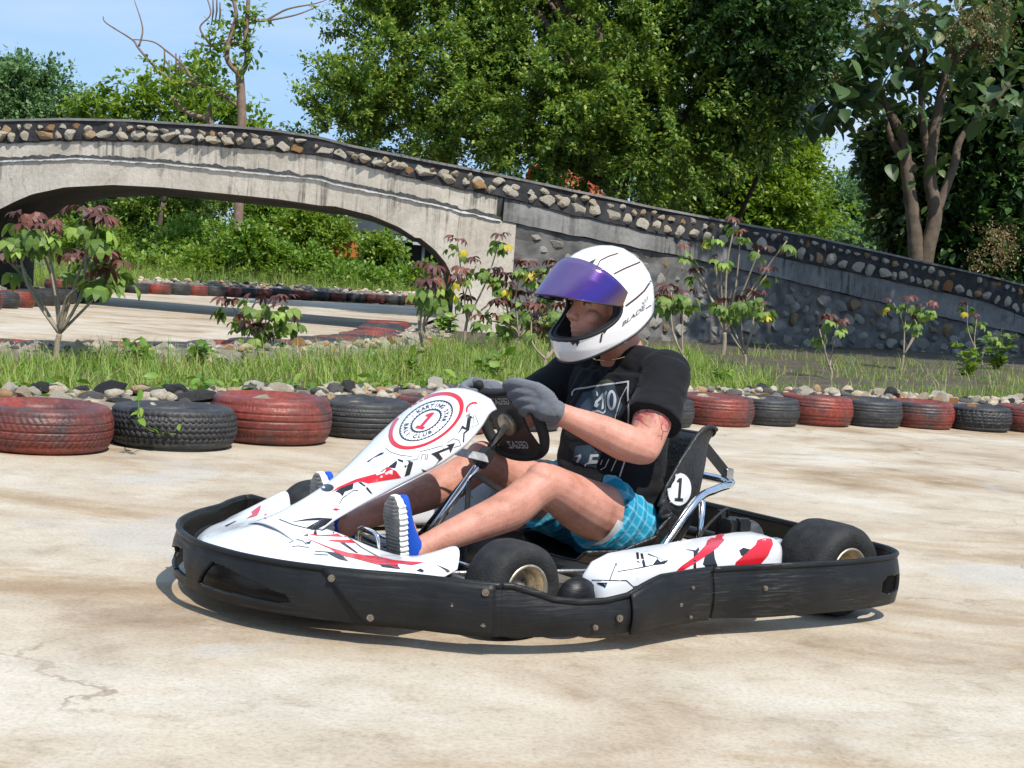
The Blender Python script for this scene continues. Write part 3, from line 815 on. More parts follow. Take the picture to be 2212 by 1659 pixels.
L_MID = leaf_mat('broad_crown_leaf', [(0, (.065, .14, .03)), (.45, (.14, .245, .042)), (.8, (.24, .33, .055)), (1, (.34, .40, .08))], .38)
L_LIME = leaf_mat('lime_leaf', [(0, (.10, .19, .025)), (.5, (.17, .28, .035)), (1, (.27, .35, .06))], .42)
L_DARK = leaf_mat('dark_leaf', [(0, (.022, .055, .016)), (.6, (.040, .095, .022)), (1, (.085, .15, .03))], .25)
L_TEAK = leaf_mat('teak_leaf', [(0, (.05, .09, .028)), (.7, (.08, .135, .038)), (.92, (.12, .17, .05)), (1, (.22, .17, .06))], .28)
L_FLOW = leaf_mat('dry_flower', [(0, (.16, .12, .05)), (1, (.28, .21, .09))], .2)
L_BLUE = leaf_mat('bluish_leaf', [(0, (.09, .18, .07)), (1, (.18, .29, .10))], .3)
L_BUSH = leaf_mat('bush_leaf', [(0, (.08, .18, .025)), (.5, (.15, .27, .035)), (1, (.26, .35, .06))], .35)
L_GRASS = leaf_mat('grass_blade', [(0, (.11, .23, .025)), (.5, (.20, .32, .045)), (.78, (.30, .34, .08)), (1, (.42, .36, .16))], .35, .6)

def crown(name, parent, lobes, n, per, length, size, mat, origin, kind='small', inner=.35, spread=.55, droop=.15, cut=None):
    """lobes: (x, y, z, rx, ry, rz, weight); clumps lie mostly near the lobes' skins"""
    W = np.array([l[6] for l in lobes], float); W /= W.sum()
    which = rng.choice(len(lobes), n, p=W); LB = np.array([l[:6] for l in lobes])[which]
    u = rng.normal(size=(n, 3)); u /= np.linalg.norm(u, axis=1, keepdims=True)
    r = np.where(rng.random(n) < inner, rng.random(n) ** .5 * .85, .82 + .22 * rng.random(n))
    c = LB[:, :3] + u * r[:, None] * LB[:, 3:6]
    if cut is not None: k = cut(c); c, u = c[k], u[k]
    d = u + np.array([0, 0, .25]) + rng.normal(0, .35, u.shape)
    ln = length * rng.uniform(.6, 1.35, len(c))
    pos, ld = sprays(c, d, ln, per, spread, droop)
    V, Q = leaves_geo(pos, ld, size * rng.uniform(.6, 1.3, len(pos)), kind)
    o = link(name, mesh_fast(name, V - np.array(origin), Q), mat, parent); return o, c
def tree(name, label, base, lobes, n, per, length, size, mat, bark, r0, ntips=10, group=None, kind='small', fork=None, **kw):
    root = empty(name, tuple(base)); tag(root, label, 'tree', group)
    o, c = crown('crown', root, lobes, n, per, length, size, mat, base, kind, **kw)
    tips = [Vector(c[i]) - Vector(base) for i in rng.choice(len(c), ntips, replace=False)]
    f = None if fork is None else Vector(fork) - Vector(base)
    branch_tree(root, (0, 0, 0), tips, r0, bark, fork=f)
    return root
def L(u, v, d, ru, rv, rd=None, w=1.0):
    """lobe at photo place (u,v) and depth d with half sizes in photo units"""
    p = dpt(u, v, d); k = d / (F_PX * UNIT)
    return (p[0], p[1], p[2], ru * k, (rd if rd else (ru + rv) / 2 * k), rv * k, w * ru * rv / 1e4)
def gbase(u, d, z=0): p = dpt(u, 560, d); return (p[0], p[1], z)
# big dense tree behind the bridge
tree('broad_tree', 'huge dense green tree with small leaves rising behind the middle of the bridge', gbase(1350, 31),
     [L(900, 120, 31, 170, 120), L(1080, 40, 32, 240, 130), L(1300, 60, 31, 260, 150), L(1500, 130, 32, 200, 160), L(790, 215, 30, 90, 55), L(735, 275, 30, 75, 38), L(960, 260, 31, 180, 90), L(1160, 210, 29.5, 200, 100), L(1380, 260, 30, 190, 110), L(1540, 225, 31, 125, 80), L(1120, 320, 30, 170, 60), L(1330, 350, 30.5, 150, 60), L(860, 300, 31, 90, 60), L(780, 60, 31, 60, 40), L(1000, -90, 32, 300, 110), L(1400, -90, 32, 300, 120), L(1400, 350, 30.5, 90, 40), L(1620, 180, 31, 90, 120)],
     1300, 200, .78, .105, L_MID, M_BARK, .32, 26, fork=dpt(1330, 400, 31), spread=.36, inner=.2)
# dark feathery tree overhanging at the top right of centre
tree('dark_tree', 'dark shaded tree with hanging leaf sprays at the top right of centre', gbase(1500, 34),
     [L(1640, 40, 30, 150, 90), L(1690, 110, 30, 75, 65), L(1560, -30, 30, 160, 60), L(1620, 190, 31, 90, 55), L(1570, 300, 31.5, 80, 30), L(1780, 10, 30.5, 60, 35)], 270, 90, .6, .15, L_DARK, M_BARKD, .06, 10, fork=dpt(1700, 250, 32), droop=.6, spread=.4)
tree('lime_tree', 'bright sunlit green tree behind the stone wall right of centre', gbase(1640, 46),
     [L(1600, 350, 46, 150, 80), L(1660, 390, 46, 85, 60), L(1695, 310, 46, 32, 45), L(1540, 440, 46, 130, 60), L(1690, 480, 45, 110, 42), L(1650, 250, 46, 60, 50), L(1480, 380, 47, 90, 60)], 750, 80, .95, .17, L_LIME, M_BARK, .2, 12, spread=.5)
tree('distant_tree', 'small hazy green tree low on the horizon left of the forked trunk', gbase(1860, 80),
     [L(1830, 450, 80, 80, 50), L(1900, 490, 80, 110, 60), L(1790, 490, 80, 60, 40), L(1880, 540, 76, 120, 40)], 420, 60, 1.3, .3, L_BLUE, M_BARK, .25, 8)
tree('distant_tree', 'blue-green feathery tree rising above the bridge at the left edge', gbase(40, 62),
     [L(20, 210, 62, 70, 60), L(100, 215, 62, 50, 50), L(-40, 230, 62, 80, 60), L(60, 260, 62, 110, 30)], 420, 70, 1.0, .2, L_BLUE, M_BARK, .25, 8)
tree('flowering_tree', 'low yellowish green leafy tree just above the bridge parapet at left', gbase(330, 54),
     [L(230, 238, 54, 50, 28), L(285, 205, 54, 22, 40), L(350, 240, 54, 80, 32), L(440, 245, 54, 75, 32), L(405, 185, 54, 40, 32), L(500, 258, 54, 60, 20), L(200, 252, 54, 45, 12)], 170, 36, .75, .24, L_LIME, M_BARK, .12, 8, kind='oval')
# bare tree with bent limbs
def bare_tree():
    b = np.array(gbase(523, 47)); root = empty('bare_tree', tuple(b)); tag(root, 'thin nearly bare tree with curving naked limbs above the bridge at left', 'tree')
    P = lambda u, v, d=47: Vector(dpt(u, v, d)) - Vector(b)
    bm = bmesh.new()
    def br(pts, r0, r1): p = smooth_path(pts, 5); add_tube(bm, p, list(np.linspace(r0 * 1.2, r1 * 1.2, len(p))), 7)
    br([P(512, 600), P(516, 420), P(522, 270), P(520, 200), P(517, 160)], .13, .11)
    br([P(518, 165), P(533, 130), P(531, 70), P(536, 0), P(530, -60)], .08, .045)
    br([P(517, 160), P(490, 125), P(500, 70), P(510, 30), P(498, -20)], .08, .04)
    br([P(521, 235), P(480, 205), P(420, 180), P(380, 180), P(340, 150), P(300, 105), P(285, 85), P(230, 50), P(223, 35)], .06, .012)
    br([P(420, 180), P(395, 140), P(360, 110), P(330, 90), P(285, 85)], .035, .014)
    br([P(532, 110), P(500, 90), P(460, 100), P(420, 92)], .04, .022); br([P(455, 97), P(432, 60), P(455, 30), P(445, -10)], .03, .015)
    br([P(536, 40), P(570, 45), P(620, 20), P(680, 8), P(705, 0)], .04, .01); br([P(575, 45), P(640, 32), P(690, 12)], .03, .012)
    br([P(300, 100), P(308, 60), P(290, 0)], .03, .01)
    br([P(455, 275), P(452, 240), P(465, 225)], .10, .05); br([P(455, 260), P(400, 240), P(370, 205)], .08, .03)
    bm_obj('trunk', bm, simple('pinkish_bark', (.22, .145, .105), .9, bump=.8, bscale=10, var=.3), root, True)
    c = np.array([dpt(u, v, 47) for u, v in [(490, 90), (500, 70), (480, 120), (510, 20), (540, 30), (480, 130), (520, 100), (400, 200), (430, 170), (370, 190), (470, 200), (380, 170), (470, 80), (440, 220), (520, 40), (350, 150)] for _ in range(3)]) + rng.normal(0, .25, (48, 3))
    pos, ld = sprays(c, rng.normal(size=(48, 3)) + (0, 0, -.6), np.full(48, .6), 26, .6)
    V, Q = leaves_geo(pos, ld, .2 * rng.uniform(.6, 1.3, len(pos)), 'oval'); link('crown', mesh_fast('crown', V - b, Q), L_LIME, root)
    bm = bmesh.new()
    for u, v in [(460, 0), (468, -5), (475, 5), (380, 115), (388, 120), (355, 105), (365, 130), (392, 130)]:
        p = P(u, v); add_tube(bm, [p, p + Vector((.03, 0, -.35)), p + Vector((.0, 0, -.75))], [.02, .03, .015], 6)
    o = bm_obj('seed_pods', bm, M_BARK, root, True); tag(o, kind='stuff')
bare_tree()
# forked teak tree with very large leaves at right, each leaf a piece
def leaf_piece_mesh(name, w=.34, cup=.10, n=7, tip=1.0):
    P = np.zeros((n + 1, 5, 3))
    for i in range(n + 1):
        t = i / n; ww = w * (math.sin(math.pi * min(1, t ** .75)) ** .8) * (1 if t < .96 else .3)
        for k in range(5):
            s = (k - 2) / 2; P[i, k] = (t, s * ww, cup * abs(s) ** 1.3 * ww * 2 - .28 * t * t + .02 * math.sin(t * 22) * abs(s))
    V, Q = grid_geo(P); me = mesh_fast(name, V, Q); me.polygons.foreach_set('use_smooth', [True] * len(me.polygons)); return me
def big_leaf_mat(name, a, b, trans=.25, rough=.5):
    m, N, L_, B = new_mat(name); oi = N.new('ShaderNodeObjectInfo'); tc = N.new('ShaderNodeTexCoord')
    r = ramp(N, L_, oi.outputs['Random'], [(0, a), (.8, b), (1, tuple(min(1, c * 1.5) for c in b))])
    wv = N.new('ShaderNodeTexWave'); wv.inputs['Scale'].default_value = 4; wv.inputs['Distortion'].default_value = 1.5; L_.new(tc.outputs['Object'], wv.inputs['Vector'])
    c = mixc(N, L_, .35, r.outputs['Color'], mixc(N, L_, 1.0, r.outputs['Color'], ramp(N, L_, wv.outputs['Fac'], [(.0, (1.5, 1.5, 1.2)), (.25, (.9, .9, .9))]).outputs['Color'], 'MULTIPLY'))
    L_.new(c, B.inputs['Base Color']); B.inputs['Roughness'].default_value = rough
    t = N.new('ShaderNodeBsdfTranslucent'); L_.new(c, t.inputs['Color']); mx = N.new('ShaderNodeMixShader'); mx.inputs[0].default_value = trans
    L_.new(B.outputs[0], mx.inputs[1]); L_.new(t.outputs[0], mx.inputs[2]); L_.new(mx.outputs[0], N['Material Output'].inputs['Surface']); return m
M_BIGLEAF = big_leaf_mat('large_teak_leaf', (.035, .075, .028), (.075, .135, .040))
def teak():
    b = np.array(gbase(1990, 34.5)); root = empty('teak_tree', tuple(b)); tag(root, 'forked tree with very large rounded leaves standing behind the wall at right', 'tree')
    P = lambda u, v, d=34.5: Vector(dpt(u, v, d)) - Vector(b); bm = bmesh.new()
    def br(pts, r0, r1): p = smooth_path(pts, 5); add_tube(bm, p, list(np.linspace(r0, r1, len(p))), 9)
    br([P(1985, 640), P(1980, 560), P(1972, 470), P(1960, 380), P(1950, 300), P(1925, 250), P(1900, 195)], .20, .08)
    br([P(1990, 620), P(2003, 540), P(2020, 460), P(2008, 380), P(2015, 300), P(2030, 220), P(2045, 150), P(2060, 60)], .19, .08)
    br([P(2018, 470), P(2060, 360), P(2075, 300), P(2130, 240), P(2180, 180)], .11, .05)
    br([P(1975, 370), P(1930, 310), P(1915, 260)], .12, .05); br([P(2010, 360), P(1995, 280), P(1990, 190), P(2000, 90)], .10, .05); br([P(1945, 290), P(1900, 215), P(1850, 190)], .08, .04)
    br([P(2045, 150), P(2110, 90), P(2180, 60)], .08, .04); br([P(1990, 190), P(1950, 100), P(1900, 40)], .08, .04)
    bm_obj('trunk', bm, M_BARK, root, True)
    me = leaf_piece_mesh('leaf'); me.materials.append(M_BIGLEAF); n = 0
    spots = [(1800, 150, 60, 50, 38), (1850, 190, 75, 45, 40), (1800, 240, 60, 30, 28), (1762, 262, 30, 22, 12), (1850, 60, 90, 50, 20), (1950, 50, 90, 60, 34), (2050, 40, 80, 50, 16), (2150, 20, 70, 60, 16), (2180, 200, 60, 60, 14), (2130, 210, 50, 40, 10), (1900, 130, 70, 60, 28), (2120, 120, 60, 40, 10), (1990, 140, 60, 50, 14), (2080, 230, 50, 40, 8), (1960, 215, 40, 30, 8)]
    for u, v, ru, rv, k in spots:
        for _ in range(k):
            p = P(u + random.gauss(0, .55) * ru, v + random.gauss(0, .55) * rv, 34.5 + random.uniform(-1.6, 1.0))
            o = bpy.data.objects.new('leaf', me); COL.objects.link(o); o.parent = root; o.location = p; s = random.uniform(.32, .64); o.scale = (s, s, s)
            a = random.uniform(0, 6.28); o.rotation_euler = (random.uniform(-.5, .5), random.uniform(-.1, .85), a); n += 1
    co = np.array([q.co[:] for q in me.vertices]); fc = np.array([p.vertices[:] for p in me.polygons]); VV, QQ, m_ = [], [], 0
    for u, v, ru, rv, k in [(1830, 120, 80, 80, 70), (1860, 200, 80, 50, 50), (1930, 60, 90, 70, 90), (2050, 60, 90, 70, 80), (2150, 90, 70, 90, 90), (2170, 220, 60, 70, 60), (1990, 160, 70, 60, 50), (2080, 200, 50, 60, 30), (1790, 240, 50, 30, 24), (1960, 330, 30, 60, 20), (2030, 350, 30, 60, 20)]:
        for _ in range(k):
            p = P(u + random.gauss(0, .6) * ru, v + random.gauss(0, .6) * rv, 34.8 + random.uniform(-1.2, 2.2)); s = random.uniform(.22, .46)
            Rm = (Matrix.Rotation(random.uniform(0, 6.28), 3, 'Z') @ Matrix.Rotation(random.uniform(-.1, 1.0), 3, 'Y') @ Matrix.Rotation(random.uniform(-.6, .6), 3, 'X'))
            VV.append(co @ np.array(Rm).T * s + np.array(p[:])); QQ.append(fc + m_); m_ += len(co)
    o = link('foliage', mesh_fast('foliage', np.concatenate(VV), np.concatenate(QQ)), L_TEAK, root, True); tag(o, kind='stuff')
    fl = [(2090, 40, 90, 50), (2120, 90, 70, 40), (2060, 70, 60, 50), (1900, 40, 50, 50), (1830, 30, 40, 60), (2150, 60, 60, 40), (1950, 30, 60, 30), (2140, 560, 40, 25), (2165, 510, 25, 15), (1780, 170, 30, 50)]
    c = np.concatenate([np.stack([dpt(u + random.gauss(0, .5) * ru, v + random.gauss(0, .5) * rv, 34 + random.uniform(-1, 1)) for _ in range(16)]) for u, v, ru, rv in fl])
    pos, ld = sprays(c, rng.normal(size=c.shape), np.full(len(c), .45), 40, .8); V, Q = leaves_geo(pos, ld, .055 * rng.uniform(.7, 1.4, len(pos)), 'small')
    o = link('flower_heads', mesh_fast('flower_heads', V - b, Q), L_FLOW, root); tag(o, kind='stuff'); print('teak leaves', n)
teak()
tree('leafy_tree', 'shadowy leafy tree with brownish blossom left of the forked trunk', gbase(1960, 38), [L(1905, 335, 38, 35, 28), L(1955, 400, 38, 50, 50), L(1905, 370, 38, 25, 20), L(1965, 480, 38, 40, 50), L(1945, 300, 38, 40, 35)], 230, 40, .6, .24, L_TEAK, M_BARKD, .12, 8, kind='oval')
tree('dark_tree', 'dark leafy tree filling the right edge behind the wall', gbase(2140, 38), [L(2130, 380, 38, 110, 100), L(2180, 250, 38, 90, 120), L(2120, 500, 37.5, 110, 70), L(2200, 100, 38, 80, 120), L(2060, 430, 38.5, 60, 90), L(2050, 560, 38, 80, 40), L(2190, 580, 37, 70, 50), L(2100, 300, 39, 80, 60)], 900, 55, .75, .26, L_DARK, M_BARKD, .2, 10, kind='oval')
# tree to the right whose crown hangs over the ramp wall and shades it
tree('shade_tree', 'tall dark tree overhanging the top right corner and shading the ramp wall', (13.2, 21.5, 0),
     [(7.6, 20.6, 9.0, 1.7, 1.6, 1.1, 1.1), (9.2, 21.4, 8.6, 1.9, 1.8, 1.2, 1.3), (10.8, 22.2, 9.2, 2.0, 1.8, 1.3, 1.4), (12.6, 21.5, 9.4, 2.2, 2.0, 1.6, 1.6), (14.5, 22.5, 8.8, 2.0, 2.0, 1.6, 1.3), (10.4, 20.0, 10.0, 1.8, 1.6, 1.1, 1.0), (6.2, 21.6, 9.6, 1.2, 1.2, .8, .6)],
     620, 46, .8, .20, L_TEAK, M_BARK, .26, 12, kind='oval', fork=(12.6, 21.5, 5.5))
# sunny undergrowth seen through the arch: separate bushes with the wood behind
BG = 'bushes behind the bridge arch'
bush_spec = [(200, 545, 47, 80, 60, L_LIME, 'yellow-green bush at the left side of the arch opening'), (330, 480, 56, 120, 90, L_MID, 'tall dark green shrub mass in the arch opening left of the bare trunk'), (420, 540, 50, 90, 55, L_BUSH, 'mid green bush in front of the dark shrub under the arch'), (555, 545, 45, 55, 50, L_BUSH, 'creeper covered bush at the foot of the bare tree under the arch'), (600, 480, 56, 80, 80, L_BUSH, 'tall leafy bush right of the bare trunk under the arch'), (685, 500, 50, 62, 62, L_LIME, 'bright green round bush right of centre in the arch opening'), (640, 580, 46, 70, 30, L_BUSH, 'low bush below the bright round bush under the arch'), (818, 548, 47, 32, 28, L_LIME, 'small rounded bush in front of the dark shed under the arch'), (890, 612, 46, 60, 22, L_BUSH, 'low scrub at the right foot of the arch opening'), (760, 615, 44, 70, 20, L_BUSH, 'low dark scrub behind the far tyres under the arch'), (480, 585, 45, 110, 30, L_LIME, 'pale grassy scrub behind the far tyres under the arch'), (300, 590, 44, 100, 25, L_LIME, 'thin pale scrub at the left behind the far tyres'), (255, 460, 58, 80, 60, L_DARK, 'dark foliage in the left shoulder of the arch opening'), (450, 445, 62, 140, 60, L_MID, 'dark wooded background hanging below the arch soffit')]
for u, v, d, ru, rv, mt, lab in bush_spec:
    k = d / (F_PX * UNIT); c = dpt(u, v, d); b = (c[0], c[1], max(0, c[2] - rv * k)); root = empty('bush', b); tag(root, lab, 'bush', BG)
    lob = [(c[0], c[1], c[2], ru * k, ru * k * .7, rv * k, 1)] + [(c[0] + random.uniform(-.6, .6) * ru * k, c[1] + random.uniform(-.6, .3) * ru * k, c[2] + random.uniform(-.3, .55) * rv * k, ru * k * .5, ru * k * .5, rv * k * .45, .5) for _ in range(4)]
    o, cc = crown('crown', root, lob, int(90 + ru * rv / 45), 60, .55, .15 if mt is not L_DARK else .2, mt, b, inner=.5)
    branch_tree(root, (0, 0, 0), [Vector(cc[i]) - Vector(b) for i in range(5)], .05, M_BARK, 'stem', 6)
# belt of wood closing the view far behind
V_, Q_ = [], []
for k in range(64):
    x = -60 + 140 * k / 63; y = 95 + random.uniform(-8, 14); hgt = random.uniform(4.0, 6.5)
    if -26 < x < -2: hgt *= .55
    c = np.array([x, y, hgt * .5]) + rng.normal(0, 1, (75, 3)) * (1.6, 1.6, hgt * .26); c[:, 2] = np.abs(c[:, 2])
    pos, ld = sprays(c, rng.normal(size=c.shape) + (0, 0, .3), np.full(len(c), 1.3), 26, .7); V, Q = leaves_geo(pos, ld, .42 * rng.uniform(.6, 1.3, len(pos)), 'small'); Q_.append(Q + sum(len(v) for v in V_)); V_.append(V)
o = link('far_wood', mesh_fast('far_wood', np.concatenate(V_), np.concatenate(Q_)), L_BUSH); tag(o, 'far belt of trees closing the view behind the bridge', 'wood', None, 'stuff')

# ---- red-leaved shrubs on the island (palmate leaves, dark red when young)
def palm_leaf(name, lobes=5, wide=1.0):
    V, Fc = [], []
    for k in range(lobes):
        a = (k - (lobes - 1) / 2) * R(38); b = len(V); ln = 1.0 - .13 * abs(k - (lobes - 1) / 2)
        ca, sa = math.cos(a), math.sin(a)
        for t, w, z in [(0, .0, 0), (.35, .10, .03), (.65, .14, -.08), (.88, .075, -.26), (1.0, 0, -.38)]:
            for s in ((-1, 1) if w else (0,)):
                x, y = t * ln, s * w * wide; V.append((x * ca - y * sa, x * sa + y * ca, z + .05 * abs(s)))
        Fc += [(b, b + 2, b + 1), (b + 1, b + 2, b + 4, b + 3), (b + 3, b + 4, b + 6, b + 5), (b + 5, b + 6, b + 7)]
    return mesh_np(name, V, Fc)
M_LG = big_leaf_mat('shrub_leaf_green', (.10, .18, .028), (.22, .32, .055), .40, .55); M_LR = big_leaf_mat('shrub_leaf_maroon', (.075, .028, .022), (.15, .050, .032), .25, .5); M_LY = big_leaf_mat('shrub_leaf_yellow', (.45, .33, .02), (.60, .45, .03), .35, .5)
PL = {}
for nm, mt in (('g', M_LG), ('r', M_LR), ('y', M_LY)):
    me = palm_leaf('leaf', 5 if nm == 'r' else 3, 1.1 if nm == 'r' else 1.75); me.materials.append(mt); PL[nm] = me
M_STEM = simple('pale_shrub_stem', (.30, .24, .17), .9, bump=.5, bscale=30, var=.3)
SHG = 'red-leaved shrubs planted on the island'
def shrub(u, v, heads, hgt_z, label, leaf=.14, nleaf=9, green=.5, yellow=.0, r=.022, base=None):
    """heads: (u, v) places of leaf rosettes in the photo at the shrub's own depth"""
    b = Vector(base if base is not None else gpt(u, v, .1)); root = empty('shrub', tuple(b)); tag(root, label, 'shrub', SHG)
    bm = bmesh.new(); H_ = [Vector(dpt(hu, hv, b.y + random.uniform(-.25, .25))) - b for hu, hv in heads]
    top = max(h.z for h in H_)
    fork = Vector((sum(h.x for h in H_) / len(H_) * .2, 0, top * random.uniform(.14, .3)))
    path = smooth_path([Vector((0, 0, -.12)), Vector((random.uniform(-.02, .02), 0, fork.z * .5)), fork], 4); add_tube(bm, path, list(np.linspace(r * 1.1, r * .85, len(path))), 7)
    for h in H_:
        m = fork.lerp(h, random.uniform(.35, .65)) + Vector((random.uniform(-.09, .09), random.uniform(-.08, .08), random.uniform(-.07, .07))); p = smooth_path([fork, m, h], 4); add_tube(bm, p, list(np.linspace(r * .6, r * .28, len(p))), 6)
    bm_obj('stem', bm, M_STEM, root, True)
    for h in H_:
        for k in range(nleaf):
            low = random.random(); kind = 'y' if random.random() < yellow * .45 else ('g' if low < green else 'r')
            a = random.uniform(0, 6.28); el = random.uniform(.05, .5) if kind == 'r' else random.uniform(-.35, .25); pl = random.uniform(.3, 1.0) * leaf
            d = Vector((math.cos(a) * math.cos(el), math.sin(a) * math.cos(el), math.sin(el))); p = h + d * pl + Vector((0, 0, (.35 if kind == 'r' else -.25 - .9 * random.random() ** 2) * leaf))
            o = bpy.data.objects.new('leaf', PL[kind]); COL.objects.link(o); o.parent = root; o.location = p; s = leaf * random.uniform(.75, 1.3); o.scale = (s, s, s)
            o.rotation_euler = (random.uniform(-.4, .4), random.uniform(.1, 1.0) - el * .6, a)
    return root
shrub(122, 790, [(60, 478), (40, 505), (95, 500), (180, 468), (212, 485), (225, 562), (258, 580), (150, 565), (15, 562), (215, 600)], 1, 'tall red-leaved shrub with forked grey stems at the left edge', 0.108, 14, 0.71)
shrub(560, 770, [(500, 660), (555, 650), (610, 655), (520, 690), (585, 690), (545, 710), (625, 690), (565, 730)], 1, 'bushy low red-leaved shrub in the middle of the left grass strip', 0.104, 12, 0.76)
shrub(905, 790, [(935, 590), (920, 620), (960, 610), (945, 640)], 1, 'single-stemmed red-leaved shrub left of the bridge pillar', 0.120, 14, 0.71, .03, .024)
shrub(985, 760, [(988, 525), (1080, 515), (1000, 590), (1030, 570), (1060, 590), (1010, 650), (1090, 620)], 1, 'lanky red-leaved shrub in front of the bridge pillar', 0.112, 11, 0.66, .10, .02, gpt(1000, 745, .1))
shrub(1130, 770, [(1130, 575), (1090, 600), (1160, 600), (1180, 640), (1120, 640), (1080, 660), (1150, 690), (1190, 580), (1100, 700), (1050, 690)], 1, 'spreading maroon and green shrub just left of the helmet', 0.112, 13, 0.61, .06, .022, gpt(1120, 765, .1))
shrub(1180, 800, [(1150, 670), (1190, 690), (1170, 720), (1210, 670)], 1, 'dark maroon shrub half hidden behind the helmet', 0.104, 12, 0.46, .03, .022, gpt(1180, 800, .1))
shrub(1480, 790, [(1450, 630), (1480, 640), (1430, 650)], 1, 'upright red-tipped shrub just right of the helmet', 0.112, 13, 0.76, .02, .02, gpt(1480, 800, .1))
shrub(1620, 760, [(1560, 655), (1600, 650), (1650, 665), (1630, 640), (1580, 670)], 1, 'light green flat-topped shrub against the stone wall', 0.112, 12, 0.85, .02, .02, gpt(1610, 790, .1))
shrub(1790, 820, [(1790, 690), (1770, 710), (1810, 700)], 1, 'thin grey sapling with few dark leaves before the wall', 0.096, 6, 0.46, 0, .016, gpt(1792, 822, .1))
shrub(1950, 800, [(1930, 655), (1960, 650), (1990, 665), (2010, 660), (1975, 690)], 1, 'dark green shrub with one yellow leaf before the wall at right', 0.104, 9, 0.85, .12, .018, gpt(1945, 800, .1))
shrub(2110, 790, [(2090, 660), (2110, 690), (2150, 720)], 1, 'spindly shrub with drooping leaves near the right edge', 0.104, 6, 0.85, .1, .014, gpt(2120, 800, .1))
shrub(1640, 740, [(1480, 540), (1540, 510), (1600, 505), (1640, 540), (1560, 560), (1500, 590), (1660, 590), (1590, 480), (1700, 520)], 1, 'bare-branched shrub with scattered dark leaves spread across the wall', 0.112, 7, 0.66, .02, .03, gpt(1560, 770, .1))
# ---- small leafy weeds
def weed(u, v, hgt, nst, label, mat, leaf=.09, z=.1):
    b = Vector(gpt(u, v, z)); root = empty('weed', tuple(b)); tag(root, label, 'weed', 'green weeds on the island')
    bm = bmesh.new(); pos, ld = [], []
    for k in range(nst):
        a = random.uniform(0, 6.28); ln = hgt * random.uniform(.6, 1.1); e = Vector((math.cos(a) * ln * .45, math.sin(a) * ln * .45, ln)); p = smooth_path([Vector((0, 0, -.03)), e * .5 + Vector((0, 0, ln * .1)), e], 4); add_tube(bm, p, [.005] * len(p), 5)
        for j in range(7):
            t = random.uniform(.2, 1); q = p[int(t * (len(p) - 1))]; pos.append(q[:]); ld.append((random.gauss(0, 1), random.gauss(0, 1), random.uniform(-.1, .6)))
    bm_obj('stem', bm, M_LG, root, True); V, Q = leaves_geo(np.array(pos), np.array(ld), leaf * rng.uniform(.7, 1.4, len(pos)), 'oval'); link('foliage', mesh_fast('foliage', V, Q), mat, root)
for u, v, h_, n, lab in [(870, 820, .20, 6, 'leafy weed in front of the thin shrub stem'), (1060, 830, .25, 8, 'bright green weed above the steering wheel'), (430, 790, .16, 8, 'low green weed left of the bushy shrub'), (300, 800, .18, 8, 'broad-leaved weed in the grass strip at left'), (2150, 800, .55, 14, 'tall green weed clump at the right edge'), (2090, 815, .40, 10, 'green weed clump left of the tall one at right'), (600, 745, .22, 7, 'fresh green weed at the foot of the bushy shrub'), (960, 730, .3, 8, 'weed growing at the foot of the bridge pillar'), (1100, 730, .4, 12, 'feathery green weed under the spreading shrub'), (1040, 700, .45, 12, 'feathery green weed beside the bridge pillar'), (1180, 760, .35, 10, 'green weed under the chin of the helmet'), (1560, 835, .18, 8, 'small weed behind the shoulder of the driver'), (1640, 850, .14, 6, 'tiny weed on the kerb right of the driver'), (1700, 905, .12, 6, 'small grass-green weed between two tyres at right')]:
    weed(u, v, h_, n, lab, L_BUSH if n < 10 else L_LIME, .09 if h_ < .3 else .12, .0 if v > 900 else .1)
# creeping vine with heart-shaped leaves along the front of the grass strip, one runner over the black tyre
def creeper():
    n = 900; x = rng.uniform(-4.5, .8, n); y = np.interp(x, [p[0] for p in ROW_L], [p[1] for p in ROW_L]) + .95 + np.abs(rng.normal(0, .28, n)); nz = np.array([mnoise.noise((a * 1.6, b * 1.6, 21)) for a, b in zip(x, y)]); k = nz > -.05; x, y = x[k], y[k]
    pos = np.stack([x, y, .14 + rng.random(len(x)) * .14], 1); V, Q = leaves_geo(pos, rng.normal(size=pos.shape) * (1, 1, .35), .075 * rng.uniform(.6, 1.4, len(x)), 'oval'); o = link('creeping_vine', mesh_fast('creeping_vine', V, Q), L_BUSH); tag(o, 'carpet of bright green creeping vine along the front of the grass strip', 'vine', None, 'stuff')
    b = Vector(gpt(330, 868, .24)); r = empty('vine_runner', tuple(b)); tag(r, 'thin vine with small leaves trailing over the black zigzag tyre at left', 'vine')
    pp = [Vector(gpt(u, v, z)) - b for u, v, z in [(300, 860, .24), (300, 885, .21), (306, 910, .16)]] + [Vector(dpt(u, v, 7.2)) - b for u, v in [(325, 930), (380, 938)]]
    p = smooth_path(pp, 5); tube_obj('stem', p, .003, M_LG, r, 5)
    q = np.array([w[:] for w in p[::2]]) + rng.normal(0, .015, (len(p[::2]), 3)); V, Q = leaves_geo(q, rng.normal(size=q.shape) + (0, -1, .3), .06 * rng.uniform(.7, 1.3, len(q)), 'oval'); link('foliage', mesh_fast('foliage', V, Q), L_BUSH, r)
creeper()
